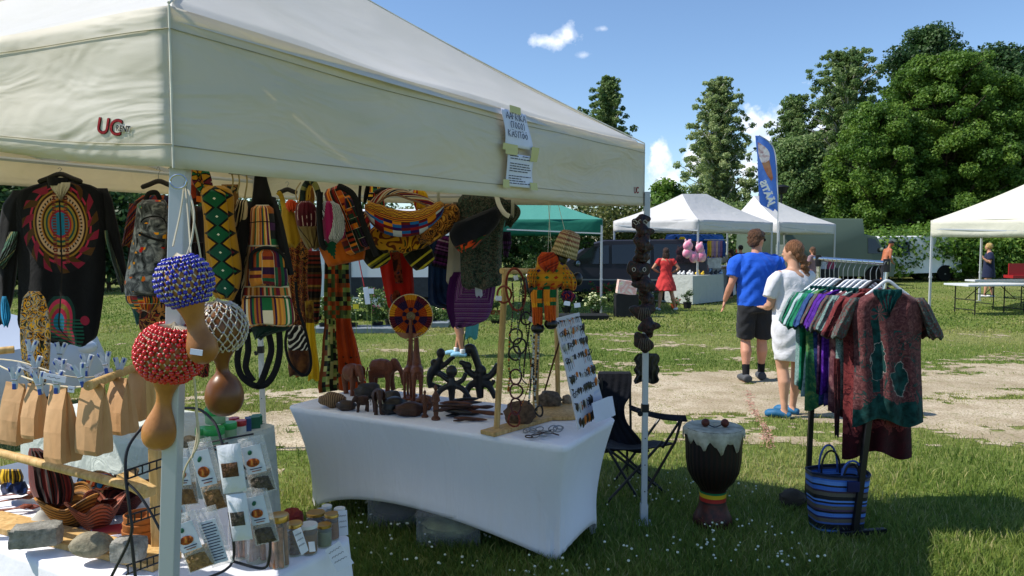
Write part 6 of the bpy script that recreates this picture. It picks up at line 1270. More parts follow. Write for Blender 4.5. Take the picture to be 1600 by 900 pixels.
for nm, lb, rows, Y, mt, kw in (('cloth', 'folded red and gold kente strip between the rust backpack and the crescent bag', [(288, 576, 596), (310, 574, 600), (335, 578, 602), (352, 584, 598)], 4.75, pat('gold_strip', kente(3, 5, ['8c2414', 'c89a2a', '14141a', '1c5a34'], 21, fine=5), 0), dict(th=.05)),
    ('cloth', 'green and maroon printed cloth behind the amber patchwork bag', [(336, 660, 690), (360, 662, 692), (392, 664, 690)], 4.8, pat('gm_cloth', blots(['14402c', '5a1424', '0f1512', '8a6a24'], 9, 1.5), 0), dict(th=.05)),
    ('wrap', 'long dark patterned wrap between the zebra bag and the banded dress', [(392, 470, 500), (430, 470, 503), (480, 472, 500), (505, 478, 498)], 5.2, pat('dark_wrap', stripes(34, ['1c1410', '5a1c14', '3a2a14', '7a5a24', '14100e'], 8), 0), dict(th=.05)),
    ('cloth', 'orange and black cloth filling the gap above the banded dress', [(384, 506, 548), (395, 504, 552), (408, 508, 548)], 4.9, pat('ob_cloth', stripes(18, ['b8601c', '14100e', '8c3a14', 'c89a2a'], 12, True, .4), 0), dict(th=.06)),
    ('cloth', 'brown leaf printed cloth hanging behind the diamond backpack', [(288, 346, 372), (330, 348, 374), (400, 352, 372), (440, 356, 370)], 3.3, pat('leaf_cloth', blots(['2a1a10', '6a4a24', '14201a', '8a6a3a'], 10, 1.5), 0), dict(th=.05)),
    ('pouch', 'small red and black zigzag pouch beside the black looped webbing', [(330, 556, 574), (345, 553, 578), (368, 558, 580)], 4.6, pat('zz', stripes(24, ['8c1c1c', '14100e', 'c8a070', '8c1c1c'], 2, False, .8), 0), dict(th=.07))):
 garment(nm, lb, nm, gB if nm == 'pouch' else gC, [('cloth' if nm != 'pouch' else 'bag_body', rows, Y, mt, kw)])
# ================================================================ CARVINGS ON THE WHITE TABLE
def TP(px, py): return G(px, py, TH)
def wood(c, sc=1., dark=.5):
 m = M('carved_wood', c, .5, spec=.4); b = lin(c); f_ = m.noise(30, 4, rough=.6, dist=1.5); m.col(m.ramp(f_, [(.3, tuple(x*dark for x in b[:3])), (.7, tuple(min(1, x*1.35) for x in b[:3]))])); m.bump(m.noise(90, 4), .003, .8); return m
wood_r = wood('6e3a20'); wood_d = wood('3c2013'); wood_m = wood('5a3018'); ebony = M('ebony_wood', '0c0b0d', .38, spec=.5); ebony.bump(ebony.noise(60, 3), .002, .6); pine = M('pine_wood', rough=.6, spec=.3)
mp = pine.N.new('ShaderNodeMapping'); mp.inputs['Scale'].default_value = (14, 14, 1.6); pine.L.new(pine.obj(), mp.inputs[0]); f_ = pine.noise(2.5, 4, mp.outputs[0], dist=1.5); pine.col(pine.ramp(f_, [(.3, 'a98650'), (.55, 'c9a56c'), (.75, 'd8b983')])); tusk = plain('c8bfa0', .5, 0, .4, .05)
def place(root, p, rz, s): root.location = p; root.rotation_euler = (0, 0, rz); root.scale = (s, s, s)
def elephant(lb, mat, detail=.009, tusks=True):
 """unit length about 1, facing +x"""
 r = thing('elephant_figure', lb, 'figure', (0, 0, 0), 'carved wooden animals on the white table'); m = MB()
 m.tube([(-.30, 0, .55), (-.24, 0, .58), (-.05, 0, .60), (.15, 0, .61), (.26, 0, .62)], [.14, .225, .25, .22, .15], 18, 1.08); m.ell((.36, 0, .69), (.15, .125, .16)); m.ell((.34, 0, .80), (.11, .10, .09))
 m.tube([(.44, 0, .68), (.53, 0, .55), (.56, 0, .38), (.58, 0, .20), (.65, 0, .12)], [.085, .065, .045, .034, .026], 12)
 for s in (-1, 1):
  m.ell((.27, s*.155, .66), (.13, .022, .17), Matrix.Rotation(R(s*18), 3, 'Z')); m.ell((.25, s*.16, .56), (.08, .02, .11))
  m.tube([(.20, s*.11, .52), (.21, s*.115, .28), (.22+.03*s, s*.115, .05), (.23+.03*s, s*.115, 0)], [.10, .072, .066, .078], 12); m.tube([(-.24, s*.11, .54), (-.27, s*.115, .28), (-.25-.03*s, s*.115, .05), (-.24-.03*s, s*.115, 0)], [.125, .08, .066, .076], 12)
 m.tube([(-.42, 0, .62), (-.47, 0, .45), (-.46, 0, .3)], [.025, .016, .022], 8); m.out('body', mat, r, remesh=detail*1.4, smooth_it=2)
 if tusks:
  for s in (-1, 1): MB().tube([(.44, s*.06, .56), (.53, s*.085, .46), (.62, s*.09, .45)], [.018, .014, .005], 8).out('tusk', tusk, r)
 return r
def giraffe(lb, mat, seed=0):
 r = thing('giraffe_figure', lb, 'figure', (0, 0, 0), 'carved wooden animals on the white table'); m = MB()
 m.tube([(-.15, 0, .42), (-.08, 0, .45), (.05, 0, .47), (.11, 0, .48)], [.07, .10, .105, .08], 14); m.tube([(.08, 0, .50), (.115, 0, .68), (.13, 0, .86), (.14, 0, .95)], [.085, .055, .04, .036], 12); m.tube([(.12, 0, .97), (.18, 0, .955), (.25, 0, .93)], [.035, .035, .022], 10)
 for s in (-1, 1):
  m.ell((.105, s*.045, .995), (.014, .028, .014)); m.tube([(.12, s*.015, .99), (.115, s*.018, 1.03)], .007, 6); m.tube([(.09, s*.05, .45), (.10, s*.055, .25), (.10, s*.055, 0)], [.045, .026, .024], 8); m.tube([(-.12, s*.05, .42), (-.15, s*.055, .24), (-.14, s*.055, 0)], [.05, .028, .024], 8)
 m.box((-.01, 0, -.02), (.40, .2, .05)); m.out('body', mat, r, remesh=.009, smooth_it=1); m = MB(); m.tube([(-.2, 0, .46), (-.225, 0, .36)], [.008, .012], 6); m.out('tail', mat, r); return r
e1 = elephant('red brown wooden elephant with pale tusks at the left, turned to the camera', wood_r); p = TP(552, 616); place(e1, p, R(-52), .235)
e2 = elephant('red brown wooden elephant in profile between the tusked one and the giraffe', wood_r, tusks=False); p = TP(598, 610); place(e2, p, R(-14), .25)
e3 = dup(e1, TP(592, 646), R(-75), 'small dark elephant with tusks standing in front of the profile elephant', scale=.17);
for k in kids(e3):
 k.data = k.data.copy()
 if k.name.startswith('body'): k.data.materials[0] = wood_d.m
e4 = dup(e2, TP(566, 643), R(-160), 'smallest dark brown elephant near the front edge', scale=.11)
for k in kids(e4): k.data = k.data.copy(); k.data.materials[0] = wood_d.m
g1 = giraffe('tall wooden giraffe standing in front of the round fan', wood_r); place(g1, TP(652, 628)+Vector((0, 0, .01)), R(100), .40)
g2 = dup(g1, TP(640, 622)+Vector((0, 0, .01)), R(85), 'second wooden giraffe close behind the tall one', scale=.36)
# leather handled fan
fanm = M('fan_cloth', rough=.85); u, v = fanm.uv(); px_, py_, pz_ = fanm.pos()
def fanmat():
 m = fanm; x = u-.5; y = v-.5; r_ = (x*x+y*y).sqrt(); a = y.at2(x); seg = ((a*(10/(2*PI)))).fl(); odd = (seg*.5).fr().gt(.25); w_ = ((r_*34.+((a*(40/(2*PI))).fr()-.5).ab()*1.6)).fr()
 c = m.mix(odd, m.mix(w_.gt(.5), 'c0560c', '8c2a10'), m.mix(w_.gt(.5), '24103a', '2c1444')); c2 = m.mix(odd, 'c98a18', '5a1428'); c = m.mix(r_.gt(.38), c, c2); c = m.mix((r_.lt(.20))*(r_.gt(.11)), c, m.mix(odd, '24103a', 'b8500c')); c = m.mix(r_.lt(.10), c, m.mix(((a*(24/(2*PI))).fr()).gt(.5), '1c3a2c', 'c8b088')); m.col(c); m.bump(((a*(48/(2*PI))).fr()-.5).ab(), .006, .8)
fanmat()
fc = W(642, 494, 4.38); fr_ = scl(4.38)*34; fan = thing('hand_fan', 'round pleated wax print fan with a carved wooden handle', 'fan', tuple(W(640, 545, 4.38)))
m = MB(); vs = []; uv = []
NF = 96
for side in (0, 1):
 for rr_ in (.02, .5, 1.):
  for k in range(NF):
   a = 2*PI*k/NF; pl = (.004 if k % 2 else -.004)*rr_; R_ = fr_*rr_*(1-.02*(k % 8 == 0)); vs.append(fc+Vector((R_*math.cos(a), pl+(.003 if side else -.003), R_*math.sin(a)))); uv.append((.5+.5*rr_*math.cos(a), .5+.5*rr_*math.sin(a)))
fs = []
for side in (0, 1):
 b0 = side*3*NF
 for q in range(2):
  for k in range(NF): fs.append((b0+q*NF+k, b0+q*NF+(k+1) % NF, b0+(q+1)*NF+(k+1) % NF, b0+(q+1)*NF+k))
 fs.append(tuple(b0+k for k in range(NF)))
for k in range(NF): fs.append((2*NF+k, 2*NF+(k+1) % NF, 5*NF+(k+1) % NF, 5*NF+k))
m.add(vs, fs, uv); m.out('fan_disc', fanm, fan, smooth=False)
MB().tube([fc+Vector((fr_*1.01*math.cos(a), 0, fr_*1.01*math.sin(a))) for a in [2*PI*i/60 for i in range(61)]], .0035, 6).out('rim', plain('c0b090', .8), fan)
MB().tube([fc+Vector((0, -.012, -fr_*.1)), fc+Vector((0, -.012, -fr_)), W(639, 565, 4.38)], [.009, .012, .010], 8).out('handle', wood_r, fan)
MB().prism([fc+Vector((x*fr_, -.012, z*fr_)) for x, z in ((-.75, -.7), (-.25, -.78), (.25, -.8), (.55, -.72), (.2, -.98), (-.25, -1.05), (-.5, -.95))], (0, .004, 0)).out('leather_patch', plain('8a6048', .8), fan)
# ebony knots of people (interlocked figures)
def knot(lb, px, py, Y0, H, specs, mat=ebony):
 p = TP(px, py); root = thing('abstract_figure', lb, 'figure', tuple(p), 'black abstract figures on the white table'); m = MB(); s = H
 for kind, *a in specs:
  if kind == 'h': m.ell(p+Vector((a[0]*s, a[3]*s if len(a) > 3 else 0, a[1]*s)), (a[2]*s, a[2]*s*.8, a[2]*s*1.1), None, 16, 12)
  else: m.tube(smooth_path([p+Vector((x*s, y*s, z*s)) for x, y, z in a[0]], 5), [v_*s for v_ in np.interp(np.linspace(0, 1, (len(a[0])-1)*5+1), np.linspace(0, 1, len(a[1])), a[1])], 10)
 m.out('carved_body', mat, root, remesh=.0045, smooth_it=2); return root
knot('black carved figure with a raised head left of the group', 682, 606, 0, .26, [('h', .12, .92, .12), ('t', [(.12, 0, .82), (.02, .0, .6), (-.12, 0, .42), (-.18, 0, .2), (-.15, 0, 0)], [.07, .12, .12, .09, .07]), ('h', -.06, .66, .10), ('t', [(0, 0, .5), (.22, 0, .62), (.4, 0, .78), (.5, 0, .80)], [.08, .07, .06, .03]), ('t', [(-.05, 0, .45), (.2, 0, .32), (.38, 0, .25)], [.1, .08, .05]), ('t', [(-.18, 0, .1), (.05, 0, .02), (.2, 0, 0)], [.07, .07, .05])])
knot('black carved figure with a round head and spread arms', 706, 631, 0, .24, [('h', 0, .84, .15), ('t', [(0, 0, .72), (0, 0, .5), (0, 0, .25), (0, .02, 0)], [.06, .11, .09, .06]), ('t', [(0, 0, .5), (-.28, 0, .36), (-.42, 0, .12), (-.44, 0, 0)], [.08, .075, .06, .06]), ('t', [(0, 0, .5), (.26, 0, .40), (.44, 0, .18), (.5, 0, .02)], [.08, .075, .06, .06]), ('t', [(0, 0, .55), (-.2, 0, .68), (-.34, 0, .80)], [.07, .06, .045]), ('t', [(.05, 0, .5), (.28, .0, .62), (.36, 0, .8)], [.07, .065, .06])])
knot('tall black carved figure lifting a block above two bent heads', 749, 622, 0, .31, [('t', [(-.27, 0, 1.0), (-.16, 0, 1.03), (-.06, 0, .8), (.0, 0, .6)], [.10, .10, .08, .08]), ('h', .03, .56, .12), ('t', [(0, 0, .5), (0, 0, .3), (.02, 0, 0)], [.1, .1, .07]), ('t', [(0, 0, .42), (-.22, 0, .55), (-.32, 0, .72), (-.42, 0, .74)], [.08, .07, .06, .04]), ('h', -.24, .66, .09), ('t', [(0, 0, .42), (.2, 0, .45), (.33, 0, .6), (.38, 0, .72)], [.08, .07, .07, .05]), ('t', [(0, 0, .35), (-.2, 0, .25), (-.3, 0, 0)], [.09, .07, .055]), ('t', [(0, 0, .35), (.2, 0, .25), (.33, 0, 0)], [.09, .07, .055]), ('t', [(.1, 0, .38), (.26, 0, .3), (.3, 0, .38)], [.05, .04, .04])])
# slim standing figures
def slim(lb, px, py, H, mat):
 p = TP(px, py); root = thing('standing_figure', lb, 'figure', tuple(p), 'slim carved figures on the white table'); m = MB(); V = lambda x, y, z: p+Vector((x, y, z))*H
 m.lathe([(.11, 0), (.12, .02), (.1, .07), (.05, .10)], p, 14) if False else m.lathe([(.11*H, 0), (.12*H, .02*H), (.1*H, .07*H), (.05*H, .10*H)], p, 14)
 m.tube([V(0, 0, .08), V(.01, 0, .3), V(-.01, 0, .5), V(0, 0, .66), V(0, 0, .74)], [.055*H, .075*H, .07*H, .06*H, .03*H], 12); m.ell(V(0, 0, .80), (.05*H, .05*H, .07*H)); m.tube([V(0, 0, .86), V(0, 0, 1.)], [.02*H, .004*H], 6)
 for s in (-1, 1): m.tube([V(s*.06, 0, .64), V(s*.10, -.01, .48), V(s*.02, -.07, .44)], [.025*H, .02*H, .018*H], 8)
 m.out('carved_body', mat, root, remesh=.0035, smooth_it=1); return root
slim('slim brown carved figure with a pointed headdress near the dark sticks', 681, 656, .225, wood_m); slim('slim brown carved figure with a price sticker on its foot', 664, 652, .18, wood_m)
# low masks, stones, boxes
def pebble(lb, px, py, w, h, d, rz, mat, cat='carving', nm='carved_mask', grp='low carved masks and shells on the white table', seed=1, sticker=False, dark=None):
 p = TP(px, py); root = thing(nm, lb, cat, tuple(p), grp); rot = Matrix.Rotation(R(rz), 3, 'Z'); m = MB(); s = scl(p.y)
 m.ell(p+Vector((0, 0, h*s*.52)), (w*s*.58, d*s*.58, h*s*.58), rot, 24, 16, lambda q: 1+.05*math.sin(q.x*7+seed)+.06*math.sin(q.z*9+q.x*5+seed)-.04*(abs(q.x) > .5)); m.out('carved_body', mat, root)
 if sticker: MB().box(p+rot @ Vector((-w*s*.28, -d*s*.2, h*s*.86)), (.022, .014, .002), rot).out('price_sticker', paper, root, smooth=False)
 return root
ribm = M('ribbed_gourd', rough=.7); a_ = ribm.obj(); f_ = ribm.N.new('ShaderNodeTexWave'); f_.inputs['Scale'].default_value = 26; f_.inputs['Distortion'].default_value = 2; ribm.L.new(a_, f_.inputs[0]); ribm.col(ribm.ramp(S(ribm.t, f_.outputs['Fac']), [(.3, '4a3422'), (.7, '8c7050')]))
stonem = plain('2b2826', .55, 0, .4, .3, 30); shellm = wood('3a2a20')
pebble('ribbed brown half gourd at the left end of the row', 520, 636, 36, 22, 26, 10, ribm, seed=2); pebble('small dark carved mask with a sticker beside the ribbed gourd', 541, 641, 30, 15, 20, -10, shellm, sticker=True, seed=3)
pebble('dark carved mask lying behind the small elephants', 575, 622, 40, 22, 26, 20, stonem, seed=4); pebble('grey carved mask below the profile elephant', 612, 634, 30, 22, 24, -20, stonem, seed=5)
pebble('black carved mask with a sticker in front of the giraffe', 615, 646, 44, 24, 30, 35, ebony, sticker=True, seed=6); pebble('dark brown oval carved mask right of the stickered one', 642, 650, 48, 21, 26, 22, wood_d, seed=7); pebble('brown carved mask beside the giraffe base', 664, 640, 30, 22, 24, 50, wood_m, seed=8)
p = TP(507, 628); o = MB().box(p+Vector((0, 0, .018)), (.07, .045, .036), Matrix.Rotation(R(-20), 3, 'Z'), .85).out('small_box', plain('8a6a48', .8, vary=.2, sc=30), None, smooth=False, bevel=.004); tag(o, 'small tan carved box at the rear left corner of the white table', 'box')
# pile of dark carved sticks
rs_ = random.Random(12); pos_ = ['bottom', 'lower', 'middle', 'upper', 'top']
for i in range(15):
 px, py = 733+rs_.uniform(-26, 24), 658+rs_.uniform(-13, 9)-i*.9; p = TP(px, py); a = R(rs_.uniform(-22, 34)); L = rs_.uniform(.15, .26); z = .012+(i//3)*.014
 d = Vector((math.cos(a), math.sin(a), 0)); m = MB(); q = p+Vector((0, 0, z)); w_ = rs_.uniform(.013, .02)
 m.tube([q-d*L*.5, q-d*L*.3, q-d*.1*L+Vector((0, .004, .003)), q+d*.2*L, q+d*.36*L, q+d*L*.5], [w_*.4, w_, w_*.8, w_*1.15, w_*.9, w_*.3], 10, .6)
 o = m.out('carved_stick', [wood_d, ebony, wood_m][i % 3], None, remesh=.0035, smooth_it=1); side = 'left' if px < 726 else ('right' if px > 744 else 'centre')
 tag(o, '%s carved %s stick number %s from the bottom of the pile' % (side, ['dark brown', 'black', 'brown'][i % 3], ['one', 'two', 'three', 'four', 'five', 'six', 'seven', 'eight', 'nine', 'ten', 'eleven', 'twelve', 'thirteen', 'fourteen', 'fifteen'][i]), 'carving', 'pile of dark carved sticks')
# ---- necklace stand
pw = pine.m; Ys = TP(775, 678).y
st = thing('necklace_stand', 'light pine stand with two posts hung with bead strings', 'stand', tuple(TP(806, 672))); b0, b1 = TP(765, 680), TP(850, 656); dv = (b1-b0)
bl = MB().obox(b0+Vector((0, 0, .012))-dv*.04, b1+Vector((0, 0, .012))+dv*.04, .10, .022).out('base_board', pw, st, smooth=False, bevel=.004)
pt0 = W(790, 420, b0.y+.04); pt1 = W(837, 672, b1.y-.06)
MB().tube([TP(776, 675)+Vector((0, 0, .02)), pt0], .0165, 14).out('post', pw, st); MB().tube([TP(836, 658)+Vector((0, 0, .02)), W(842, 425, b1.y)], .0165, 14).out('post', pw, st)
MB().tube([pt0+Vector((-.02, -.01, -.01)), W(846, 424, b1.y)], .016, 14).out('top_rail', pw, st)
p = TP(873, 645); st2 = thing('round_stand', 'light pine post standing on a round base behind the card board', 'stand', tuple(p))
MB().lathe([(.19, 0), (.2, .006), (.2, .016), (.19, .022)], p, 36).out('base', pw, st2); MB().tube([TP(872, 632)+Vector((0, 0, .02)), W(868, 430, TP(872, 632).y)], .015, 14).out('post', pw, st2)
pebble('grey brown stone lying on the round pine base', 858, 638, 36, 26, 30, 10, plain('5c5248', .9, vary=.3, sc=40, bump=.004), 'stone', 'stone', 'stones weighing down the stands', 9); pebble('brown stone behind the bead strings on the base board', 812, 665, 48, 36, 34, -5, plain('5a4636', .9, vary=.3, sc=40, bump=.004), 'stone', 'stone', 'stones weighing down the stands', 11); pebble('small pale stone at the right of the round base', 886, 634, 16, 16, 20, 0, plain('8a7c6c', .9), 'stone', 'stone', 'stones weighing down the stands', 12)
# rings of leather and beads
def ringthing(lb, cx, cy, Y, rx, ry, mat, tw=.004, tilt=0, grp='bead rings and leather bands hanging on the pine stand', nm='bead_ring'):
 c = W(cx, cy, Y); s = scl(Y); ct = math.cos(R(tilt)); sn = math.sin(R(tilt)); pts = [c+Vector((rx*s*math.cos(a)*ct-ry*s*math.sin(a)*sn, .02*math.sin(a*2+cx), rx*s*math.cos(a)*sn+ry*s*math.sin(a)*ct)) for a in [2*PI*i/32 for i in range(33)]]
 return tag(MB().tube(pts, tw, 7).out(nm, mat, None), lb, 'ring', grp)
lea = plain('7a2c16', .55, 0, .4, .2); dlea = plain('1c1512', .5, 0, .4, .2); rlea = plain('4a1016', .45, 0, .4, .2)
Yn = b0.y-.02
ringthing('large red brown leather hoop hanging over the pine post', 806, 452, Yn, 15, 33, lea, .0062, 6); ringthing('smaller red brown leather hoop left of the post', 788, 460, Yn-.03, 11, 13, lea, .0055)
for i, (cx_, cy_, rx, ry, mt, lb) in enumerate(((806, 525, 10, 12, dlea, 'topmost black ring of the bead column'), (812, 540, 10, 12, dlea, 'second black ring of the bead column'), (804, 552, 9, 11, dlea, 'third black ring of the bead column'), (806, 588, 9, 12, rlea, 'maroon ring in the middle of the bead column'), (807, 611, 10, 11, rlea, 'brown ring below the maroon ring'), (806, 634, 8, 13, rlea, 'narrow maroon ring above the lowest one'), (803, 656, 9, 12, lea, 'lowest red brown ring of the bead column'), (822, 498, 8, 10, dlea, 'black ring at the right of the bead column top'), (842, 642, 6, 8, dlea, 'small dark ring at the right post foot'))): ringthing(lb, cx_, cy_, Yn-.01*(i % 3), rx, ry, mt, .005)
def beads(lb, pts, Y, r_, pal, step=1.5, nm='bead_string'):
 P_ = smooth_path([W(x, y, Y+.01*math.sin(y*.2)) for x, y in pts], 14); acc = 0; mbs = [MB() for _ in pal]; last = P_[0]; k = 0; rg = random.Random(int(pts[0][0]*7+pts[0][1]))
 for q in P_:
  if (q-last).length >= r_*step: mbs[0].mi = 0; mm = mbs[0]; mm.mi = rg.randrange(len(pal)); mm.ell(q, (r_, r_, r_*rg.uniform(.8, 1.3)), None, 7, 5); last = q; k += 1
 mbs[0].mi = 0; mbs[0].tube(P_, .0012, 4)
 return tag(mbs[0].out(nm, pal, None), lb, 'necklace', 'bead necklaces hanging on the pine stand')
BD = {'w': plain('c8c4b8', .4, 0, .5, 0), 'k': plain('131215', .3, 0, .5, 0), 'r': plain('6a1810', .4, 0, .5, 0), 'b': plain('3a2416', .5, 0, .4, 0), 'g': plain('4a5a2a', .5, 0, .4, 0), 'o': plain('b8661c', .5, 0, .4, 0), 's': plain('8a9096', .3, .3, .5, 0)}
for lb, pts, yo, rr_, pal in (('black and white bead string hanging from the right end of the rail', [(838, 430), (836, 480), (834, 540), (834, 600), (838, 640)], .0, .0065, 'kwk'), ('second black and white bead string beside the first', [(843, 432), (842, 500), (840, 560), (836, 610)], -.02, .006, 'kws'), ('brown bead string in the middle of the rail', [(820, 432), (816, 470), (822, 510), (828, 560), (832, 590)], -.01, .0045, 'bkb'),
    ('green and brown bead string left of the middle', [(812, 434), (818, 460), (814, 490), (808, 520)], .01, .0045, 'gbk'), ('orange cord with brown beads reaching the base', [(830, 560), (828, 590), (822, 615), (812, 640)], -.03, .003, 'ob'), ('dark bead string between the two posts', [(826, 434), (830, 470), (826, 520), (820, 560), (818, 590)], .02, .0055, 'kb'), ('white and black shell string near the right post', [(829, 520), (833, 550), (830, 590), (826, 630)], -.02, .006, 'wkw'),
    ('maroon bead string just right of the pine post', [(800, 436), (802, 470), (800, 500), (798, 520)], -.02, .005, 'rkb'), ('short yellow brown bead string behind the pine post', [(797, 520), (795, 560), (796, 590), (794, 610)], .02, .006, 'og'), ('long black string with a silver pendant', [(815, 434), (809, 500), (811, 560), (815, 590), (823, 600)], -.04, .004, 'kks')):
 beads(lb, pts, Yn+yo, rr_, [BD[c_] for c_ in pal])
for i, (px, py, lb) in enumerate(((806, 434, 'white label knotted at the left end of the rail'), (779, 466, 'white label on the small leather hoop'), (832, 500, 'white card tied between the strings'))):
 c = W(px, py, Yn-.06); tag(MB().box(c, (.022+.01*i, .002, .024), Matrix.Rotation(R(20*i-15), 3, 'Y')).out('price_tag', paper, None, smooth=False), lb, 'price tag')
# rings on the table
rg = random.Random(9)
ORB = ['first', 'second', 'third', 'fourth', 'fifth', 'sixth', 'seventh', 'eighth', 'ninth', 'tenth', 'eleventh', 'twelfth', 'thirteenth', 'fourteenth', 'fifteenth', 'sixteenth']
for i in range(16):
 px, py = 823+i*3.4+rg.uniform(-1, 1), 683+rg.uniform(-8, 6)-(4 if i % 3 == 0 else 0); p = TP(px, py)+Vector((0, 0, .005+.005*(i % 3))); r_ = rg.uniform(.018, .028); tl = Matrix.Rotation(rg.uniform(-.5, .5), 3, 'X') @ Matrix.Rotation(rg.uniform(-.3, .3), 3, 'Y')
 mt = [rimm, BD['b'], rimm, BD['s']][i % 4]; pts = [p+Vector((0, 0, .008))+tl @ Vector((r_*math.cos(a), r_*math.sin(a), 0)) for a in [2*PI*k/20 for k in range(21)]]
 tag(MB().tube(pts, .0032, 6).out('bangle', mt, None), '%s metal bangle, %s from the left in the small heap' % (['silver', 'brown', 'bright', 'grey'][i % 4], ORB[i]), 'bangle', 'small bangles on the white table')
# earring board
bd = thing('earring_board', 'white leaning board covered with rows of dangling earrings', 'display board', tuple(TP(925, 662))); q0, q1, q2, q3 = W(868, 497, 4.0), W(905, 488, 4.12), W(946, 640, 3.98), W(905, 671, 3.73)
nb = ((q1-q0).cross(q3-q0)).normalized(); nb = nb if nb.y < 0 else -nb
MB().prism([q0, q1, q2, q3], -nb*.012).out('board', plain('c9cad0', .8, 0, .3, .03), bd, smooth=False)
def BP(a, b): return (q0.lerp(q1, a)).lerp(q3.lerp(q2, a), b)
EM = [BD['k'], BD['w'], BD['b'], BD['s'], BD['o']]; rg = random.Random(3); cnt = 0
for row in range(7):
 for colm in range(13):
  a = .05+colm*.075+rg.uniform(-.015, .015); b = .05+row*.125+rg.uniform(-.01, .01);
  if row >= 5 and a > .62: continue
  if cnt >= 88: break
  k = 0 if rg.random() < .62 else rg.choice([1, 2, 3, 4]); Ld = .07 if row > 2 else .05; t0_, t1_ = BP(a, b), BP(a+.012, b+Ld/.45*1.6); m = MB(); n_ = nb*.008
  m.box(t0_+n_*.4, (.014, .002, .010), None); m.tube([t0_+n_, t0_.lerp(t1_, .3)+n_], .0012, 4); c_ = t0_.lerp(t1_, .65)+n_; m.ell(c_, (.0085, .003, .027), None, 7, 6) if rg.random() < .6 else m.tube([c_+Vector((.008*math.cos(x), 0, .012*math.sin(x))) for x in [2*PI*i/10 for i in range(11)]], .0022, 4)
  m.out('earring', EM[k], bd); cnt += 1
for row in range(7): MB().prism([BP(.04, .035+row*.125)+nb*.001, BP(.96, .035+row*.125)+nb*.001, BP(.96, .06+row*.125)+nb*.001, BP(.04, .06+row*.125)+nb*.001], nb*.0015).out('card_strip', plain('b4bccc', .8, 0, .3, .03), bd, smooth=False)
MB().obox(W(884, 500, 4.2), TP(846, 628)+Vector((0, 0, .0)), .008, .008).out('prop_stick', wood_m, bd)
pc = [W(925, 630, 3.78), W(950, 620, 3.92), W(959, 650, 3.96), W(930, 661, 3.78)]; o = MB().prism(pc, Vector((0, .003, 0))).out('price_card', paper, None, smooth=False); tag(o, 'blank folded white card leaning at the foot of the earring board', 'price card')
MB().prism([pc[1], W(957, 619, 4.0), W(962, 648, 4.02), pc[2]], Vector((0, .003, 0))).out('fold', paper, o, smooth=False)
# ================================================================ hanging puppet
kp = pat('puppet_kente', lambda m, u, v: m.mix(((((u*4.).fr()-.5).ab()+((v*5.).fr()-.5).ab())).lt(.27), m.mix(((v*5.).fl()*.5).fr().gt(.25), 'b8701c', 'c0841c'), m.pal(m.rnd((u*4.).fl(), (v*5.).fl()), ['14502c', '24103a', '14502c', '8c2a10'])), .0)
kst = pat('puppet_rust', stripes(14, ['8c2c10', 'a83c14', '6a1c10', '9c3414'], 3, diag=.5), 0); kpt = pat('puppet_trouser', lambda m, u, v: m.mix(v.gt(.55), m.pal(m.rnd((u*2.).fl(), (v*9.).fl()), ['14502c', 'b8701c', '8c2a10', '14502c', 'c0841c']), m.pal(((v*30.+(((u*6.).fr()-.5).ab())*1.)).fr(), ['a8480c', 'b85a14', '8c2a10', 'a8480c'])), 0)
Yp = 3.62; pu = thing('puppet', 'hanging puppet in orange and green kente suit with a tall woven hat', 'puppet', tuple(W(862, 450, Yp)))
loft([(396, 848, 868), (402, 840, 874), (415, 838, 886), (430, 832, 892), (442, 836, 884), (450, 836, 872)], Yp, th=.10, nf=2, seed=4).out('jacket', kp, pu); loft([(394, 846, 866), (402, 841, 872), (414, 842, 873), (424, 852, 868)], Yp-.045, th=.04).out('hood', kst, pu)
loft([(420, 826, 842), (432, 823, 840), (448, 826, 838)], Yp-.01, th=.06).out('sleeve', kp, pu); loft([(416, 868, 886), (428, 872, 896), (440, 876, 902), (452, 878, 900)], Yp-.01, th=.07).out('sleeve', kp, pu)
MB().ell(W(902, 436, Yp), (.027, .03, .034)).out('hand', ebony, pu); MB().ell(W(832, 452, Yp), (.02, .02, .026)).out('hand', ebony, pu)
loft([(446, 830, 850), (460, 829, 849), (480, 831, 848), (505, 832, 848), (508, 834, 846)], Yp, th=.06, seed=7).out('trouser_leg', kpt, pu); loft([(446, 849, 870), (460, 848, 870), (480, 850, 869), (500, 851, 869), (503, 853, 867)], Yp-.01, th=.06, seed=8).out('trouser_leg', kpt, pu)
MB().ell(W(840, 513, Yp), (.034, .036, .028)).out('foot', ebony, pu); MB().ell(W(861, 506, Yp-.01), (.034, .036, .028)).out('foot', ebony, pu)
MB().ell(W(876, 404, Yp), (.035, .036, .042)).out('head', ebony, pu)
weave = M('woven_straw', rough=.8); u, v = weave.uv(); wv_ = (((u*44.).fr()-.5).ab()+((v*13.).fr()-.5).ab()).gt(.5); weave.col(weave.mix(wv_, weave.mix(v.gt(.5), '6a5c30', '7a4030'), 'c0a878')); weave.bump(wv_, .004, .8)
ax = (W(893, 362, Yp)-W(880, 402, Yp)).normalized(); hb_ = W(880, 401, Yp-.01); MB().lathe([(.062, 0), (.067, .004), (.064, .012), (.060, .06), (.052, .11), (.04, .126), (.01, .132)], hb_, 26, axis=ax).out('hat', weave, pu)
for a_, b_ in (((856, 310), (862, 396)), ((860, 310), (856, 396)), ((872, 318), (884, 366))): MB().tube([W(*a_, Yp), W(*b_, Yp)], .0012, 4).out('string', plain('c8c4b8', .8, 0, .3, 0), pu)
loft([(454, 880, 892), (462, 876, 900), (470, 880, 896)], Yp-.02, th=.05).out('pouch', pat('redbag', blots(['8c1c10', '24103a', '8c2a10'], 30), 0), pu)
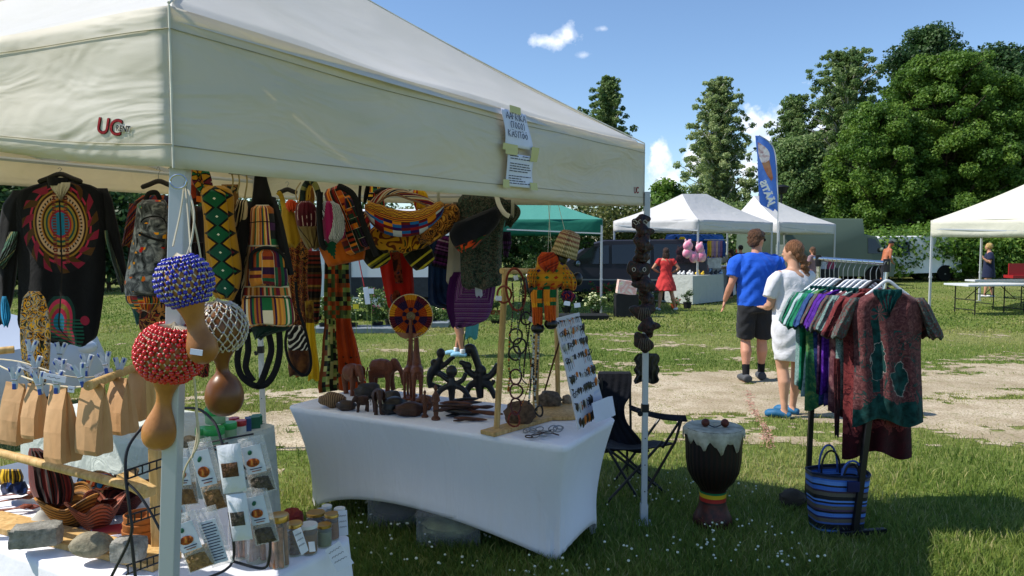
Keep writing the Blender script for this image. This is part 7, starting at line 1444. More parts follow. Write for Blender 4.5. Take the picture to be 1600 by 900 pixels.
# ================================================================ masks on the far tent leg
mskm = M('mask_wood', rough=.5, spec=.4); f_ = mskm.noise(30, 3, dist=2); mskm.col(mskm.pal(f_*2.-.5, ['070608', '09080a', '0c0a0c', '3a1a16', '08080a', '24261c', '070608']))
mk_ = [(346, 26, 22, -4, 'topmost black mask with white wavy lines'), (362, 26, 26, 0, 'second black mask from the top'), (382, 27, 30, 0, 'third black mask, with a small cap'), (400, 30, 26, -2, 'reddish black mask below the third'), (424, 34, 34, -8, 'wide black mask with white eye rings'), (446, 30, 30, 2, 'black mask under the eye rings'), (468, 26, 30, 6, 'brown striped mask in the middle'), (488, 34, 30, 0, 'broad black mask with feather lines'), (510, 28, 30, 8, 'black curved mask below the broad one'), (535, 26, 34, 0, 'black mask with grey feathers')]
for i, (py, w_, h_, ox, lb) in enumerate(mk_):
 Y = 4.25-.03*(i % 3); s = scl(Y); c = W(1005+ox, py, Y); root = thing('mask', lb+' on the far tent leg', 'mask', tuple(c), 'black masks strung on the far tent leg'); m = MB(); sd = i
 m.prism([c+Vector((w_*s*.62*rd2*math.cos(a), .012, h_*s*.56*rd2*math.sin(a))) for a, rd2 in [(2*PI*k/26, (.86+.2*math.sin((2+i % 3)*2*PI*k/26+sd*1.7)+.1*math.sin(5*2*PI*k/26+sd))) for k in range(26)]], (0, -.022, 0)); m.ell(c+Vector((0, -.005, 0)), (w_*s*.36, .03, h_*s*.42)); m.ell(c+Vector((0, -.03, -.005)), (.009, .012, .022), None, 10, 8); m.ell(c+Vector((0, -.026, -.03)), (.018, .010, .008), None, 10, 6)
 for e_ in (-1, 1): m.ell(c+Vector((e_*.022, -.024, .014)), (.012, .008, .006), None, 10, 6)
 m.out('face', mskm, root, remesh=.005, smooth_it=1)
 if i == 0:
  for e_ in (0, 1): MB().tube([c+Vector((-.045+.006*k, -.036+.012*abs(k-7)/7, (-.004 if e_ else .012)+.007*math.sin(k*1.3+e_*1.5)-.01)) for k in range(15)], .0018, 5).out('painted_line', BD['w'], root)
 if i == 4:
  for e_ in (-1, 1): MB().tube([c+Vector((e_*.03+.009*math.cos(a), -.034, .012+.011*math.sin(a))) for a in [2*PI*k/14 for k in range(15)]], .0016, 5).out('eye_ring', BD['w'], root)
 if i in (7, 9):
  for k in range(6): MB().tube(smooth_path([c+Vector((-.02+.008*k, -.034, .03)), c+Vector((-.03+.012*k, -.04, 0)), c+Vector((-.035+.014*k, -.034, -.04))], 4), .0015, 4).out('feather_line', plain('6a6458', .8), root)
o = loft([(552, 997, 1026), (556, 993, 1030), (562, 990, 1031), (570, 994, 1028), (578, 990, 1031), (586, 994, 1028), (594, 990, 1030), (598, 992, 1028)], 4.42, th=.012, sub=4).out('scalloped_board', ebony, None); tag(o, 'black scalloped wooden panel at the bottom of the mask string', 'panel')
# ================================================================ CAMP CHAIR
navyf = pat('chair_nylon', lambda m, u, v: m.ramp(m.noise(5, 3), [(.3, '0c0e14'), (.7, '161a24')]), 0); bt = plain('141418', .4, .2, .5, 0)
cc = G(990, 770); chair = thing('camp_chair', 'black folding camp chair between the white table and the tent leg', 'chair', tuple(cc))
Yc0, Yc1 = 4.75, 5.3
feet = {'fl': G(944, 790), 'fr': G(1000, 784), 'bl': G(960, 752), 'br': G(1040, 770)}
sl, sr, sbl, sbr = W(948, 700, 4.85), W(1053, 696, 4.75), W(950, 690, 5.25), W(1030, 688, 5.2)
def tb_(n, *p, r=.009): MB().tube(list(p), r, 8).out(n, bt, chair)
tb_('leg', feet['fl'], W(1035, 690, 4.8)); tb_('leg', feet['fr'], W(950, 702, 4.85)); tb_('leg', feet['bl'], W(1030, 655, 5.2)); tb_('leg', feet['br'], W(950, 690, 5.2)); tb_('leg', feet['br'], sl); tb_('leg', feet['fr'], W(1055, 690, 4.75), W(1065, 655, 4.78)); tb_('leg', W(980, 765, 5.2), W(980, 700, 5.2)); tb_('arm_post', W(1035, 700, 4.8), W(1062, 658, 4.78)); tb_('back_post', W(986, 700, 5.25), W(984, 582, 5.3)); tb_('back_post', W(944, 705, 5.2), W(940, 590, 5.25))
m = MB(); a, b, c, d = W(944, 702, 4.85), W(1056, 693, 4.75), W(1022, 688, 5.15), W(956, 682, 5.2)
m.grid(lambda u_, v_: a.lerp(b, u_).lerp(d.lerp(c, u_), v_)+Vector((0, 0, -.045*math.sin(PI*u_)*math.sin(PI*(.15+.7*v_)))), 12, 8); m.out('seat', navyf, chair, solid=.006)
loft([(580, 936, 984), (584, 934, 987), (600, 934, 987), (620, 936, 984), (635, 938, 976), (660, 940, 980), (690, 942, 1003), (706, 944, 1015)], 5.2, th=.012, lean=-.25, sub=4).out('backrest', navyf, chair)
m = MB(); a, b = W(984, 638, 5.25), W(1074, 656, 4.72); m.grid(lambda u_, v_: a.lerp(b, u_)+Vector((0, .0+.05*v_, -.012-.035*math.sin(PI*u_)*.6+(.02 if v_ > .5 else 0)*0+.03*v_)), 12, 4); m.out('armrest', navyf, chair, solid=.006)
# ================================================================ DJEMBE
dp = G(1113, 818); s = scl(dp.y); dr = thing('djembe_drum', 'djembe drum with a fringed white skin standing on the grass', 'drum', tuple(dp)); Hd = 157*s
prof = [(30*s, 0), (31*s, 4*s), (30*s, 12*s), (25*s, 22*s), (21*s, 34*s), (20.5*s, 46*s), (21*s, 56*s), (24*s, 62*s), (33*s, 72*s), (40*s, 86*s), (43*s, 104*s), (44*s, 128*s), (45*s, 148*s), (45*s, Hd)]
bodym = M('drum_wood', rough=.5, spec=.4); x_, y_, z_ = bodym.pos(); a_ = y_.at2(x_); zz = z_*(1/s)
dark = bodym.mix(((a_*(34/(2*PI))).fr()).gt(.5), '0e0a09', '24120e'); ft = bodym.ramp(bodym.noise(30, 3), [(.3, '24100c'), (.7, '5a2214')]); band = bodym.pal(((zz-36.)/22.).cl(), ['24100c', '8c1c14', '8c1c14', 'b0941c', 'b0941c', '14603c', '24100c'])
c = bodym.mix(zz.gt(60.), bodym.mix(zz.gt(36.), ft, band), dark); bodym.col(c); bodym.bump(((a_*(34/(2*PI))).fr()-.5).ab()*zz.gt(60.), .006, .7)
MB().lathe(prof, tuple(dp), 48).out('drum_shell', bodym, dr)
skinw = M('drum_skin', rough=.8); skinw.col(skinw.ramp(skinw.noise(14, 4), [(.3, '8c8a78'), (.55, 'bcb9a4'), (.75, 'd2cfbf')])); skinw.bump(skinw.noise(40, 4), .006)
m = MB(); NS = 90; rr = []
for j, (r_, z_) in enumerate(((.01, Hd+.002), (38*s, Hd+.003), (44*s, Hd), (46.8*s, Hd-.012), (47.5*s, Hd-.035), (47.5*s, -1))):
 ring = []
 for k in range(NS):
  a = 2*PI*k/NS; z = z_ if z_ > 0 else Hd-.055-.03*math.sin(a*5+.6)-.022*math.sin(a*11)-.012*math.sin(a*23)-(.075*math.exp(-((a-4.6)/.25)**2)); w_ = r_+(.003*math.sin(a*17+j) if j > 2 else 0); ring.append(dp+Vector((w_*math.cos(a), w_*math.sin(a), z)))
 rr.append(ring)
m.rings(rr, caps=False); m.out('drum_skin', skinw, dr, solid=.004)
MB().tube([dp+Vector((46*s*math.cos(a), 46*s*math.sin(a), Hd-.02)) for a in [2*PI*i/40 for i in range(41)]], .006, 6).out('hoop', skinw, dr)
b1_, b2_ = dp+Vector((-.055, -.02, Hd+.028)), dp+Vector((.055, -.03, Hd+.028)); sh = thing('bead_shaker', 'two red brown wooden balls on a black cord lying on the drum', 'shaker', tuple((b1_+b2_)/2));
for b_ in (b1_, b2_): MB().ell(b_, .024, None, 18, 12).out('ball', wood('5a2414'), sh)
MB().tube(smooth_path([b1_, b1_.lerp(b2_, .4)+Vector((0, -.03, -.018)), b2_], 6), .003, 6).out('cord', bt, sh)
# ================================================================ GARMENT RAIL
rail = thing('garment_rail', 'chrome and black garment rail leaning slightly right', 'garment rail', tuple(G(1300, 820)))
chrome = M('chrome', 'c6c8cc', .12, 1., .5); chrome.bump(chrome.noise(50, 2), .0005); Yf, Yr = G(1335, 838).y, G(1262, 785).y
fb, ft_, rb, rt = G(1335, 838), W(1386, 411, Yf+.02), G(1261, 785), W(1279, 404, Yr)
k = .44; MB().obox(fb+Vector((0, 0, .015)), fb.lerp(ft_, k), .034, .034).out('post', bt, rail, smooth=False, bevel=.004); MB().tube([fb.lerp(ft_, k-.01), ft_], .0125, 12).out('upper_tube', chrome, rail); MB().obox(rb+Vector((0, 0, .015)), rb.lerp(rt, .62), .03, .03).out('post', bt, rail, smooth=False, bevel=.004); MB().tube([rb.lerp(rt, .61), rt], .0125, 12).out('upper_tube', chrome, rail)
MB().lathe([(.018, -.02), (.019, 0), (.019, .03), (.015, .045)], fb.lerp(ft_, k), 14, axis=ft_-fb).out('collar', bt, rail); rd_ = (ft_-rt)
MB().tube([rt-rd_*.06, ft_+rd_*.03], .0125, 12).out('hanging_bar', chrome, rail)
for p_ in (ft_, rt): MB().tube([p_+Vector((0, 0, -.05)), p_+Vector((0, 0, .022))], .019, 12).out('corner_joint', bt, rail)
for c_, x0, x1 in ((fb, -.10, .19), (rb, -.13, .2)): MB().obox(c_+Vector((x0, -.02, .022)), c_+Vector((x1, .03, .022)), .03, .03).out('foot', bt, rail, smooth=False, bevel=.004)
MB().obox(fb+Vector((0, 0, .04)), rb+Vector((0, 0, .04)), .02, .02).out('base_bar', bt, rail, smooth=False)
# ---- batik shirts
wl_ = plain('d9dade', .45, 0, .4, 0); blkh = plain('1a1a1c', .4, 0, .4, 0)
def tie(name, cols, sc=16, dist=1.2):
 m = M(name, rough=.88, spec=.15); n_ = m.noise(sc, 5, rough=.68, dist=dist); m.col(m.ramp(n_, [(.30+.4*i/max(1, len(cols)-1), c_) for i, c_ in enumerate(cols)])); m.bump(m.noise(9, 3, dist=.8), .03, .5); m.transl(.08); return m
def batik(base, ink_, line):
 def f(m, u, v):
  n_ = m.noise(11, 3, dist=.8); x = (u-.5).ab();
  trunk = ((u-.40+m.noise(5, 2)*.12).ab()).lt(.055)*(v.gt(.22))*(v.lt(.78)); palm = (((u-.40)*(u-.40)*6.+(v-.17)*(v-.17)*30.).lt(.10))*(((v-.17).at2(u-.40)*1.6+.2).fr().gt(.45)); el = (((u-.68)*(u-.68)*14.+(v-.66)*(v-.66)*16.)+(n_-.5)*.7).lt(.2); ground = (v+(n_-.5)*.35+(u-.5)*.08).gt(.84); blob = (((u-.36)*(u-.36)*18.+(v-.55)*(v-.55)*12.)+(n_-.5)*.8).lt(.22)
  vein = ((m.noise(7, 3, dist=1.5)-.5).ab()).lt(.012)*v.gt(.3); k_ = (trunk+palm+el+ground+blob+vein).cl(); c = m.mix(k_, m.ramp(m.noise(34, 5, rough=.7, dist=1.5), [(.34, base[0]), (.5, base[1]), (.66, base[2])]), m.ramp(m.noise(26, 4), [(.35, ink_[0]), (.65, ink_[1])]))
  e_ = (((v*5.+n_*2.5).fr()-.5).ab()).lt(.018); c = m.mix(e_*(1.-k_)*.0, c, line); d1 = ((((u-.68)*(u-.68)*14.+(v-.66)*(v-.66)*16.)+(n_-.5)*.7)-.2).ab().lt(.016); d2 = ((((u-.36)*(u-.36)*18.+(v-.55)*(v-.55)*12.)+(n_-.5)*.8)-.22).ab().lt(.016); return m.mix((d1+d2).cl()*.7, c, line)
 return f
def tshirt(lb, px, py, Y, w, Lg, body, sleeve, neck, whang=True, rot=0., seed=0, neckdeep=56, fl=0.):
 """px,py: photo point where the hanger hook meets the bar; w: half shoulder width in photo pixels at Y; Lg: length"""
 k_ = w/100.; root = thing('batik_shirt', lb, 'shirt', tuple(W(px, py, Y)), 'batik shirts on the garment rail'); T_ = 48*1.0
 y0 = py+42; X = lambda a: px+a*k_; Yy = lambda b: y0+b*k_
 rows = [(Yy(0), X(-26), X(26)), (Yy(8), X(-48), X(48)), (Yy(24), X(-74), X(74)), (Yy(40), X(-80), X(80)), (Yy(90), X(-74), X(74)), (Yy(150), X(-72), X(73)), (Yy(Lg*.8), X(-74), X(76)), (Yy(Lg), X(-76+fl), X(78))]
 loft(rows, Y, th=.10, amp=.018, nf=3, seed=seed, sub=5, nu=26, tilt=rot, hem=7).out('body', body, root)
 for s_ in (-1, 1): loft([(Yy(14), *sorted((X(s_*56), X(s_*80)))), (Yy(34), *sorted((X(s_*66), X(s_*94)))), (Yy(64), *sorted((X(s_*76), X(s_*108)))), (Yy(96), *sorted((X(s_*88), X(s_*122)))), (Yy(104), *sorted((X(s_*96), X(s_*118))))], Y+.01, th=.085, amp=.01, nf=2, seed=seed+s_, tilt=0).out('sleeve', sleeve, root)
 loft([(Yy(-4), X(-30), X(32)), (Yy(6), X(-30), X(32)), (Yy(18), X(-20), X(22)), (Yy(neckdeep), X(-3), X(5))], Y-.047, th=.018, sub=5).out('neck_facing', neck, root)
 P_ = [W(X(-46), Yy(10), Y), W(X(-24), Yy(-6), Y), W(X(0), Yy(-22), Y), W(X(24), Yy(-6), Y), W(X(46), Yy(10), Y)]; hg = MB().tube(smooth_path(P_, 5), .007, 8, 1.3).out('hanger', wl_ if whang else blkh, root)
 c_ = W(X(0), Yy(-22), Y); t_ = W(px, py, Y); MB().tube(smooth_path([c_, c_.lerp(t_, .55), t_+Vector((.016, 0, -.01)), t_+Vector((.012, 0, .014)), t_+Vector((-.010, 0, .014)), t_+Vector((-.014, 0, 0))], 5), .0022, 6).out('hook', rimm, hg); return root
teal = tie('teal_batik', ['06201f', '0c3c3c', '145454'], 20); spk = tie('speckled_batik', ['1c3434', '6a3a3a', '3a5a56', '8a8a84'], 46, 2.); spk2 = tie('speckled_aqua', ['2a5a5a', '8a9a98', '3a6a68', '6a3a44'], 46, 2.)
b_maroon = pat('batik_maroon', batik(['3a2022', '5e3436', '7c5250'], ['0a2826', '1c4c4a'], 'a8a09a'), .06); b_red = pat('batik_red', batik(['481a1c', '6a2a2c', '7c3a38'], ['2a0a10', '3a0c14'], 'a87a70'), .06)
def barpt(t):             # point of the rail at fraction t from rear to front
 p_ = rt.lerp(ft_, t); return p_
def at_px(p_):            # photo pixel of a world point
 y = p_.y*cP-(p_.z-CAMZ)*sP; return 800+FPX*p_.x/y, 450-FPX*((p_.z-CAMZ)*cP+p_.y*sP)/y
SHS = [(.97, 'front shirt, maroon batik with teal palm and animals and a teal neck', b_maroon, spk, teal, 190, True), (.86, 'second shirt from the front, rust red with a longer hem', b_red, b_red, b_red, 210, False), (.78, 'third shirt from the front, dusty red with dark cuffs', tie('dusty_red', ['4a1c20', '6c2a2e', '84403f'], 20), b_red, b_red, 170, True), (.70, 'fourth shirt from the front, grey aqua speckled', spk2, spk2, teal, 168, True),
    (.62, 'fifth shirt from the front, maroon with grey', tie('maroon_grey', ['3a1c24', '5a343c', '84605f'], 18), spk, teal, 176, True), (.54, 'sixth shirt from the front, violet batik', tie('violet', ['1e1438', '382a60', '5c4880'], 20), tie('violet2', ['24104a', '4a2484', '6a44a4'], 22), teal, 172, True), (.46, 'seventh shirt from the front, bright purple', tie('purple', ['2a0c4a', '4c1c8a', '7444b0'], 16), tie('purple2', ['34145c', '5c2c9a'], 16), teal, 170, True),
    (.39, 'eighth shirt from the front, plum with grey marks', tie('plum', ['2a1428', '4c2c48', '7a5a74'], 24), spk, teal, 170, False), (.32, 'ninth shirt from the front, blue and navy', tie('bluenavy', ['0c1434', '1c2c5c', '344c84'], 20), tie('bl2', ['1c2c5c', '44649a'], 20), teal, 178, True), (.25, 'tenth shirt from the front, lime and green', tie('limegreen', ['1c4a34', '34704a', '7a944e'], 16), tie('gr2', ['145c44', '2c8464'], 12), teal, 176, True),
    (.18, 'eleventh shirt from the front, white and aqua', tie('whiteaqua', ['5a7a84', 'a8bcc4', 'c8d0d4'], 22), tie('wa', ['7a949c', 'b4c4c8'], 22), teal, 172, True), (.11, 'twelfth shirt from the front, deep green', tie('deepgreen', ['063c2c', '0c6044', '1c7c5c'], 18), tie('dgs', ['084832', '14704e'], 18), teal, 170, True), (.03, 'rearmost shirt, pale aqua speckled', tie('pale', ['4a6a6a', '84a09c', '2a4a4c'], 36, 2), spk2, teal, 172, True)]
for i, (t_, lb, mb__, ms, mn, Lg, wh_) in enumerate(SHS):
 p_ = barpt(t_); qx, qy = at_px(p_); w_ = 72*4.13/p_.y*(1. if i < 2 else .88+.05*math.sin(i*5.1)); tshirt(lb+' on the rail', qx+(4 if i == 0 else 0), qy+2, p_.y-(.03 if i == 0 else 0), w_, Lg*(1.5 if i < 1 else 1.72), mb__, ms, mn, wh_, seed=i*3+1, rot=.06*math.sin(i*2.3))
for i, (px_, w_, y1, mt, lb) in enumerate(((1308, 5, 682, b_red, 'narrow red cloth tie hanging below the shirts, left'), (1326, 4, 688, b_red, 'narrow red cloth tie hanging below the shirts, right'))):
 o = loft([(560, px_-w_, px_+w_), (620, px_-w_, px_+w_), (y1, px_-w_*.8, px_+w_*.6)], 4.2+.06*i, th=.012, amp=.01).out('cloth_tie', mt, None); tag(o, lb, 'sash', 'red ties hanging from the shirts')
# ================================================================ STRIPED BAG
bgp = G(1306, 826); sb_ = scl(bgp.y); bag = thing('striped_basket_bag', 'blue black and grey striped woven tote under the shirts', 'bag', tuple(bgp)); Hb = 92*sb_
bst = M('striped_plastic', rough=.45, spec=.4); u, v = bst.uv(); vv = v
cols = ['16203c', '5a8ad4', '16203c', '14141c', '14141c', '3a5a9c', '5a554c', '5a554c', '24204a', '4a7ac8', '4a7ac8', '14141c', '4a3a5a', '5a554c', '5a554c', '3a6ac0', '14141c', '5a8ad4', '14141c', '14141c', '5a554c', '5a554c', '3a2a3a', '3a6ac0', '3a6ac0', '14141c', '5a8ad4', '5a8ad4', '3a6ac0', '3a3a4a', '14141c']
r1 = bst.ramp(v, [(i/len(cols), c_) for i, c_ in enumerate(cols)], 'CONSTANT'); bst.col(r1); bst.bump((((u*90.).fr()-.5).ab()+((v*34.).fr()-.5).ab()), .003, .6)
rr = []; uvs = []; NB = 72
for j in range(19):
 v_ = j/18; rx = (40+9*v_**.8)*sb_; ry = rx*.62; ring = []
 for k in range(NB):
  a = 2*PI*k/NB; e = .55; cx_ = abs(math.cos(a))**e*math.copysign(1, math.cos(a)); sy_ = abs(math.sin(a))**e*math.copysign(1, math.sin(a)); w_ = 1+.012*math.sin(a*7+v_*3); q = bgp+Vector((rx*cx_*w_*.93+.0, ry*sy_*w_, .006+Hb*v_+.01*math.sin(a*2)*v_)); ring.append(q); uvs.append((k/NB, v_))
 rr.append(ring)
m = MB(); m.rings(rr, caps=False, uvs=uvs); m.f.append(list(range(NB))[::-1]); m.fm.append(0); m.out('bag_body', bst, bag, solid=.004); MB().tube([q+Vector((0, 0, .002)) for q in rr[-1]]+[rr[-1][0]+Vector((0, 0, .002))], .006, 6).out('rim', plain('14203c', .5), bag)
bh = [plain('34549c', .5, 0, .4, .1), plain('14141c', .5, 0, .4, .1)]
for i, (x0, x1, top, yo, mt) in enumerate(((-18, 12, 36, .10, 0), (-16, 14, 28, .08, 1), (-6, 28, 26, -.10, 0), (0, 24, 20, -.085, 1))):
 a, b = bgp+Vector((x0*sb_, yo, Hb-.03)), bgp+Vector((x1*sb_, yo, Hb-.03)); c_ = (a+b)/2; MB().tube([Vector((c_.x-(b.x-a.x)/2*math.cos(t), c_.y, a.z+(top*sb_+.03)*math.sin(t)**.8)) for t in [PI*q/18 for q in range(19)]], .006, 8).out('handle', bh[mt], bag)
MB().box(bgp+Vector((10*sb_, -.125, Hb-.045)), (.07, .012, .06)).out('tag', plain('141a4a', .6), bag, smooth=False, bevel=.003)
# dark coil of cable and bag behind
o = MB().ell(G(1248, 800)+Vector((0, .1, .05)), (.08, .07, .06), None, 16, 10, curl).out('cloth_bundle', plain('4a4238', .9), None); tag(o, 'small grey brown bundle left of the striped tote', 'bundle')
# ================================================================ GOURD RATTLES on the near leg
gourd = M('gourd_skin', rough=.42, spec=.4); f_ = gourd.noise(7, 5, rough=.6); gourd.col(gourd.ramp(f_, [(.3, '7a4a22'), (.55, 'a87038'), (.75, 'b9854a')])); gourd.bump(gourd.noise(60, 3), .002)
gourd_d = M('gourd_skin_dark', rough=.35, spec=.45); f_ = gourd_d.noise(6, 5); gourd_d.col(gourd_d.ramp(f_, [(.3, '5a3418'), (.7, '855429')])); cordm = plain('c9bfa8', .9, 0, .2, .1)
def rattle(lb, head, hr_, tip, neckr, bulb, Y, beadmat, n_lat, n_lon, topstr, seed, gm_=gourd, asp=(1, 1), white=False, brad=.0066):
 hc_ = W(head[0], head[1], Y); s = scl(Y); tp = W(tip[0], tip[1], Y+.01); ax_ = (tp-hc_); L = ax_.length; z = ax_.normalized(); x, y = basis(z); R_ = hr_*s
 root = thing('gourd_rattle', lb, 'rattle', tuple(hc_), 'gourd rattles tied to the near tent leg'); br = bulb*s; nr = neckr*s
 prof = [(.02*R_, -R_*.98*asp[1])]
 for i in range(1, 12):
  t = PI*i/14; prof.append((R_*asp[0]*math.sin(t), -R_*asp[1]*math.cos(t)))
 hend = prof[-1][1]; nk0 = hend+(L-hend)*.25; prof += [(nr*1.25, nk0), (nr, nk0+(L-hend)*.25), (br*.72, L-br*1.1), (br*.97, L-br*.45), (br, L), (br*.9, L+br*.5), (br*.55, L+br*.86), (.004, L+br*.98)]
 pr2 = []                     # smooth the outline
 ks = np.linspace(0, len(prof)-1, 60); idx_ = np.arange(len(prof)); rr_ = np.interp(ks, idx_, [p[0] for p in prof]); hh = np.interp(ks, idx_, [p[1] for p in prof])
 for _ in range(3): rr_[1:-1] = (rr_[:-2]+2*rr_[1:-1]+rr_[2:])/4; hh[1:-1] = (hh[:-2]+2*hh[1:-1]+hh[2:])/4
 MB().lathe(list(zip(rr_, hh)), hc_, 36, axis=z).out('gourd', gm_, root)
 def sp(t, a, off): return hc_+z*(-R_*asp[1]*math.cos(t)*(1+off/R_))+(x*math.cos(a)+y*math.sin(a))*(R_*asp[0]*math.sin(t)+off)
 bm_ = MB(); nm_ = MB(); t0, t1 = .16*PI, .80*PI
 for i in range(n_lat):
  for k in range(n_lon):
   a = 2*PI*(k+.5*(i % 2)+.13*math.sin(i*7.1+k*3.3))/n_lon; t = t0+(t1-t0)*(i+.14*math.sin(k*5.7+i))/(n_lat-1); q = sp(t, a, brad*.7); bm_.ell(q, brad*(.85 if white else 1), None, 8, 6)
   if i < n_lat-1:
    t2 = t0+(t1-t0)*(i+1)/(n_lat-1)
    for da in (-.5, .5):
     a2 = a+2*PI*da/n_lon; nm_.tube([q, sp((t+t2)/2, (a+a2)/2, .004), sp(t2, a2, .003)], .0016, 4, caps=False)
 for k in range(n_lon):
  a = 2*PI*k/n_lon; q = sp(t0, a, .004); nm_.tube([q, hc_-z*(R_*1.03*asp[1])+(x*math.cos(a)+y*math.sin(a))*.008, hc_-z*(R_*1.15*asp[1])], .0012, 3, caps=False)
 bm_.out('beads', beadmat, root); nm_.out('net', cordm, root)
 if topstr:
  for d_ in topstr: MB().tube(smooth_path([W(a_, b_, c_) for a_, b_, c_ in d_], 5), .0022, 5).out('string', cordm, root)
 return root, (hc_, z, x, y, L, br)
beadm = lambda c_, r_=.2: M('glass_bead', c_, r_, spec=.6)
r1, i1 = rattle('gourd rattle with a blue bead net, tied uppermost', (288, 440), 40, (317, 546), 13, 24, 1.60, beadm('1c1ca0'), 11, 24, [[(288, 285, 1.66), (282, 330, 1.64), (270, 385, 1.61)], [(289, 285, 1.66), (294, 340, 1.63), (298, 395, 1.60)], [(291, 285, 1.66), (303, 330, 1.63), (300, 372, 1.61), (292, 400, 1.6)]], 1, brad=.0050)
r2, i2 = rattle('gourd rattle with a red bead net, hanging lowest left', (266, 552), 48, (249, 678), 10, 27, 1.68, beadm('c01c20'), 12, 26, [[(285, 285, 1.7), (275, 400, 1.7), (283, 490, 1.69)], [(287, 480, 1.66), (290, 500, 1.67), (296, 520, 1.67)]], 2, asp=(1, .92), brad=.0062)
r3, i3 = rattle('darker gourd rattle with a white bead net, hanging right', (343, 512), 40, (351, 622), 8, 30, 1.80, beadm('b8b4bc', .3), 10, 20, [[(289, 285, 1.74), (310, 380, 1.78), (322, 470, 1.79)]], 3, gourd_d, asp=(1, 1.02), white=True, brad=.0042)
c_ = W(316, 547, 1.585); tag(MB().box(c_+Vector((0, -.03, 0)), (.026, .002, .012), Matrix.Rotation(R(8), 3, 'Y')).out('price_sticker', paper, None, smooth=False), 'small white price sticker on the handle of the blue rattle', 'sticker')
rg_ = MB().tube([W(285, 285, 1.66)+Vector((.018*math.cos(a), -.02, .015*math.sin(a))) for a in [2*PI*i/24 for i in range(25)]], .0022, 6).out('key_ring', chrome, None); tag(rg_, 'steel ring on the near leg holding the rattle strings', 'ring')
for i, q in enumerate(([(300, 570, 1.66), (306, 620, 1.7), (308, 680, 1.74), (300, 715, 1.76)], [(306, 640, 1.72), (310, 690, 1.74), (290, 730, 1.78), (284, 760, 1.8)])): tag(MB().tube(smooth_path([W(*p_) for p_ in q], 6), .0028, 6).out('loose_string', cordm, None), ('first', 'second')[i]+' loose white string dangling under the rattles, '+('straight' if i == 0 else 'curled to the left'), 'string', 'loose strings under the rattles')
# ================================================================ PAPER BAG RACK on the front table
kraft = M('kraft_paper', rough=.8, spec=.2); f_ = kraft.noise(5, 4); kraft.col(kraft.ramp(f_, [(.3, 'b88c60'), (.6, 'cca276'), (.8, 'd8b084')])); kraft.bump(kraft.vor(14, feat='DISTANCE_TO_EDGE')*.5+kraft.noise(10, 4), .008, .55); kraft.transl(.12)
rk = thing('wooden_rack', 'light wooden rack on the front table with rails for the paper bags', 'rack', tuple(G(200, 880, TH)))
zt = TH+.02
bb0, bb1 = G(-60, 806, TH), G(262, 884, TH); MB().obox(bb0+Vector((0, 0, .012)), bb1+Vector((0, 0, .012)), .11, .022).out('base_board', pine, rk, smooth=False, bevel=.003)
up0 = G(247, 862, TH)+Vector((0, 0, .02)); upt = W(238, 585, up0.y+.02); MB().obox(up0, upt, .034, .03).out('upright', pine, rk, smooth=False, bevel=.004)
MB().tube([W(-70, 690, 2.45), W(225, 765, 2.08)], .0135, 12).out('lower_dowel', pine, rk); MB().tube([W(138, 603, 1.98), W(216, 572, 2.5)], .013, 12).out('arm', pine, rk); MB().tube([W(-40, 552, 2.35), W(22, 546, 2.4)], .012, 12).out('arm', pine, rk); MB().obox(W(190, 745, 2.15), W(236, 770, 2.1), .04, .03).out('bracket', pine, rk, smooth=False, bevel=.004)
MB().obox(W(-45, 800, 2.42), W(-45, 560, 2.42), .034, .03).out('upright', pine, rk, smooth=False)
for q in ([(-40, 552, 2.35), (40, 590, 2.12), (100, 604, 2.05), (138, 603, 1.98)], [(-30, 560, 2.4), (30, 565, 2.28), (120, 590, 2.2), (205, 578, 2.42)]): MB().tube(smooth_path([W(*p_) for p_ in q], 6), .0022, 5).out('line', cordm, rk)
def pbag(lb, cx, y0, w, h, Y, ang=0, seed=0, gus=.06):
 c_ = W(cx, y0, Y); root = thing('paper_bag', lb, 'bag', tuple(c_), 'brown paper bags pegged on the wooden rack'); s = scl(Y); rg = random.Random(seed); hw, hh = w*s/2, h*s; rz = Matrix.Rotation(R(-24+ang*2), 3, 'Z') @ Matrix.Rotation(R(ang), 3, 'Y')
 secs = [(0, 1, .04), (.06, 1, .08), (.3, 1.0, .5), (.6, 1.0, .85), (.93, 1.0, 1), (1., .97, .9)]; rr = []
 for v_, wf, df in secs:
  d = gus*df; ring = []
  for (a, b) in ((-1, -1), (-.5, -1.03), (0, -1.06), (.5, -1.03), (1, -1), (1, -.5), (.86, 0), (1, .5), (1, 1), (0, 1), (-1, 1), (-1, .5), (-.86, 0), (-1, -.5)): ring.append(c_+rz @ Vector((a*hw*wf*(1+rg.uniform(-.015, .015)), b*d/2+rg.uniform(-.002, .002)*df, -hh*v_)))
  rr.append(ring)
 m = MB(); m.rings(rr); m.out('bag_body', kraft, root, smooth=False, bevel=.0015); return root
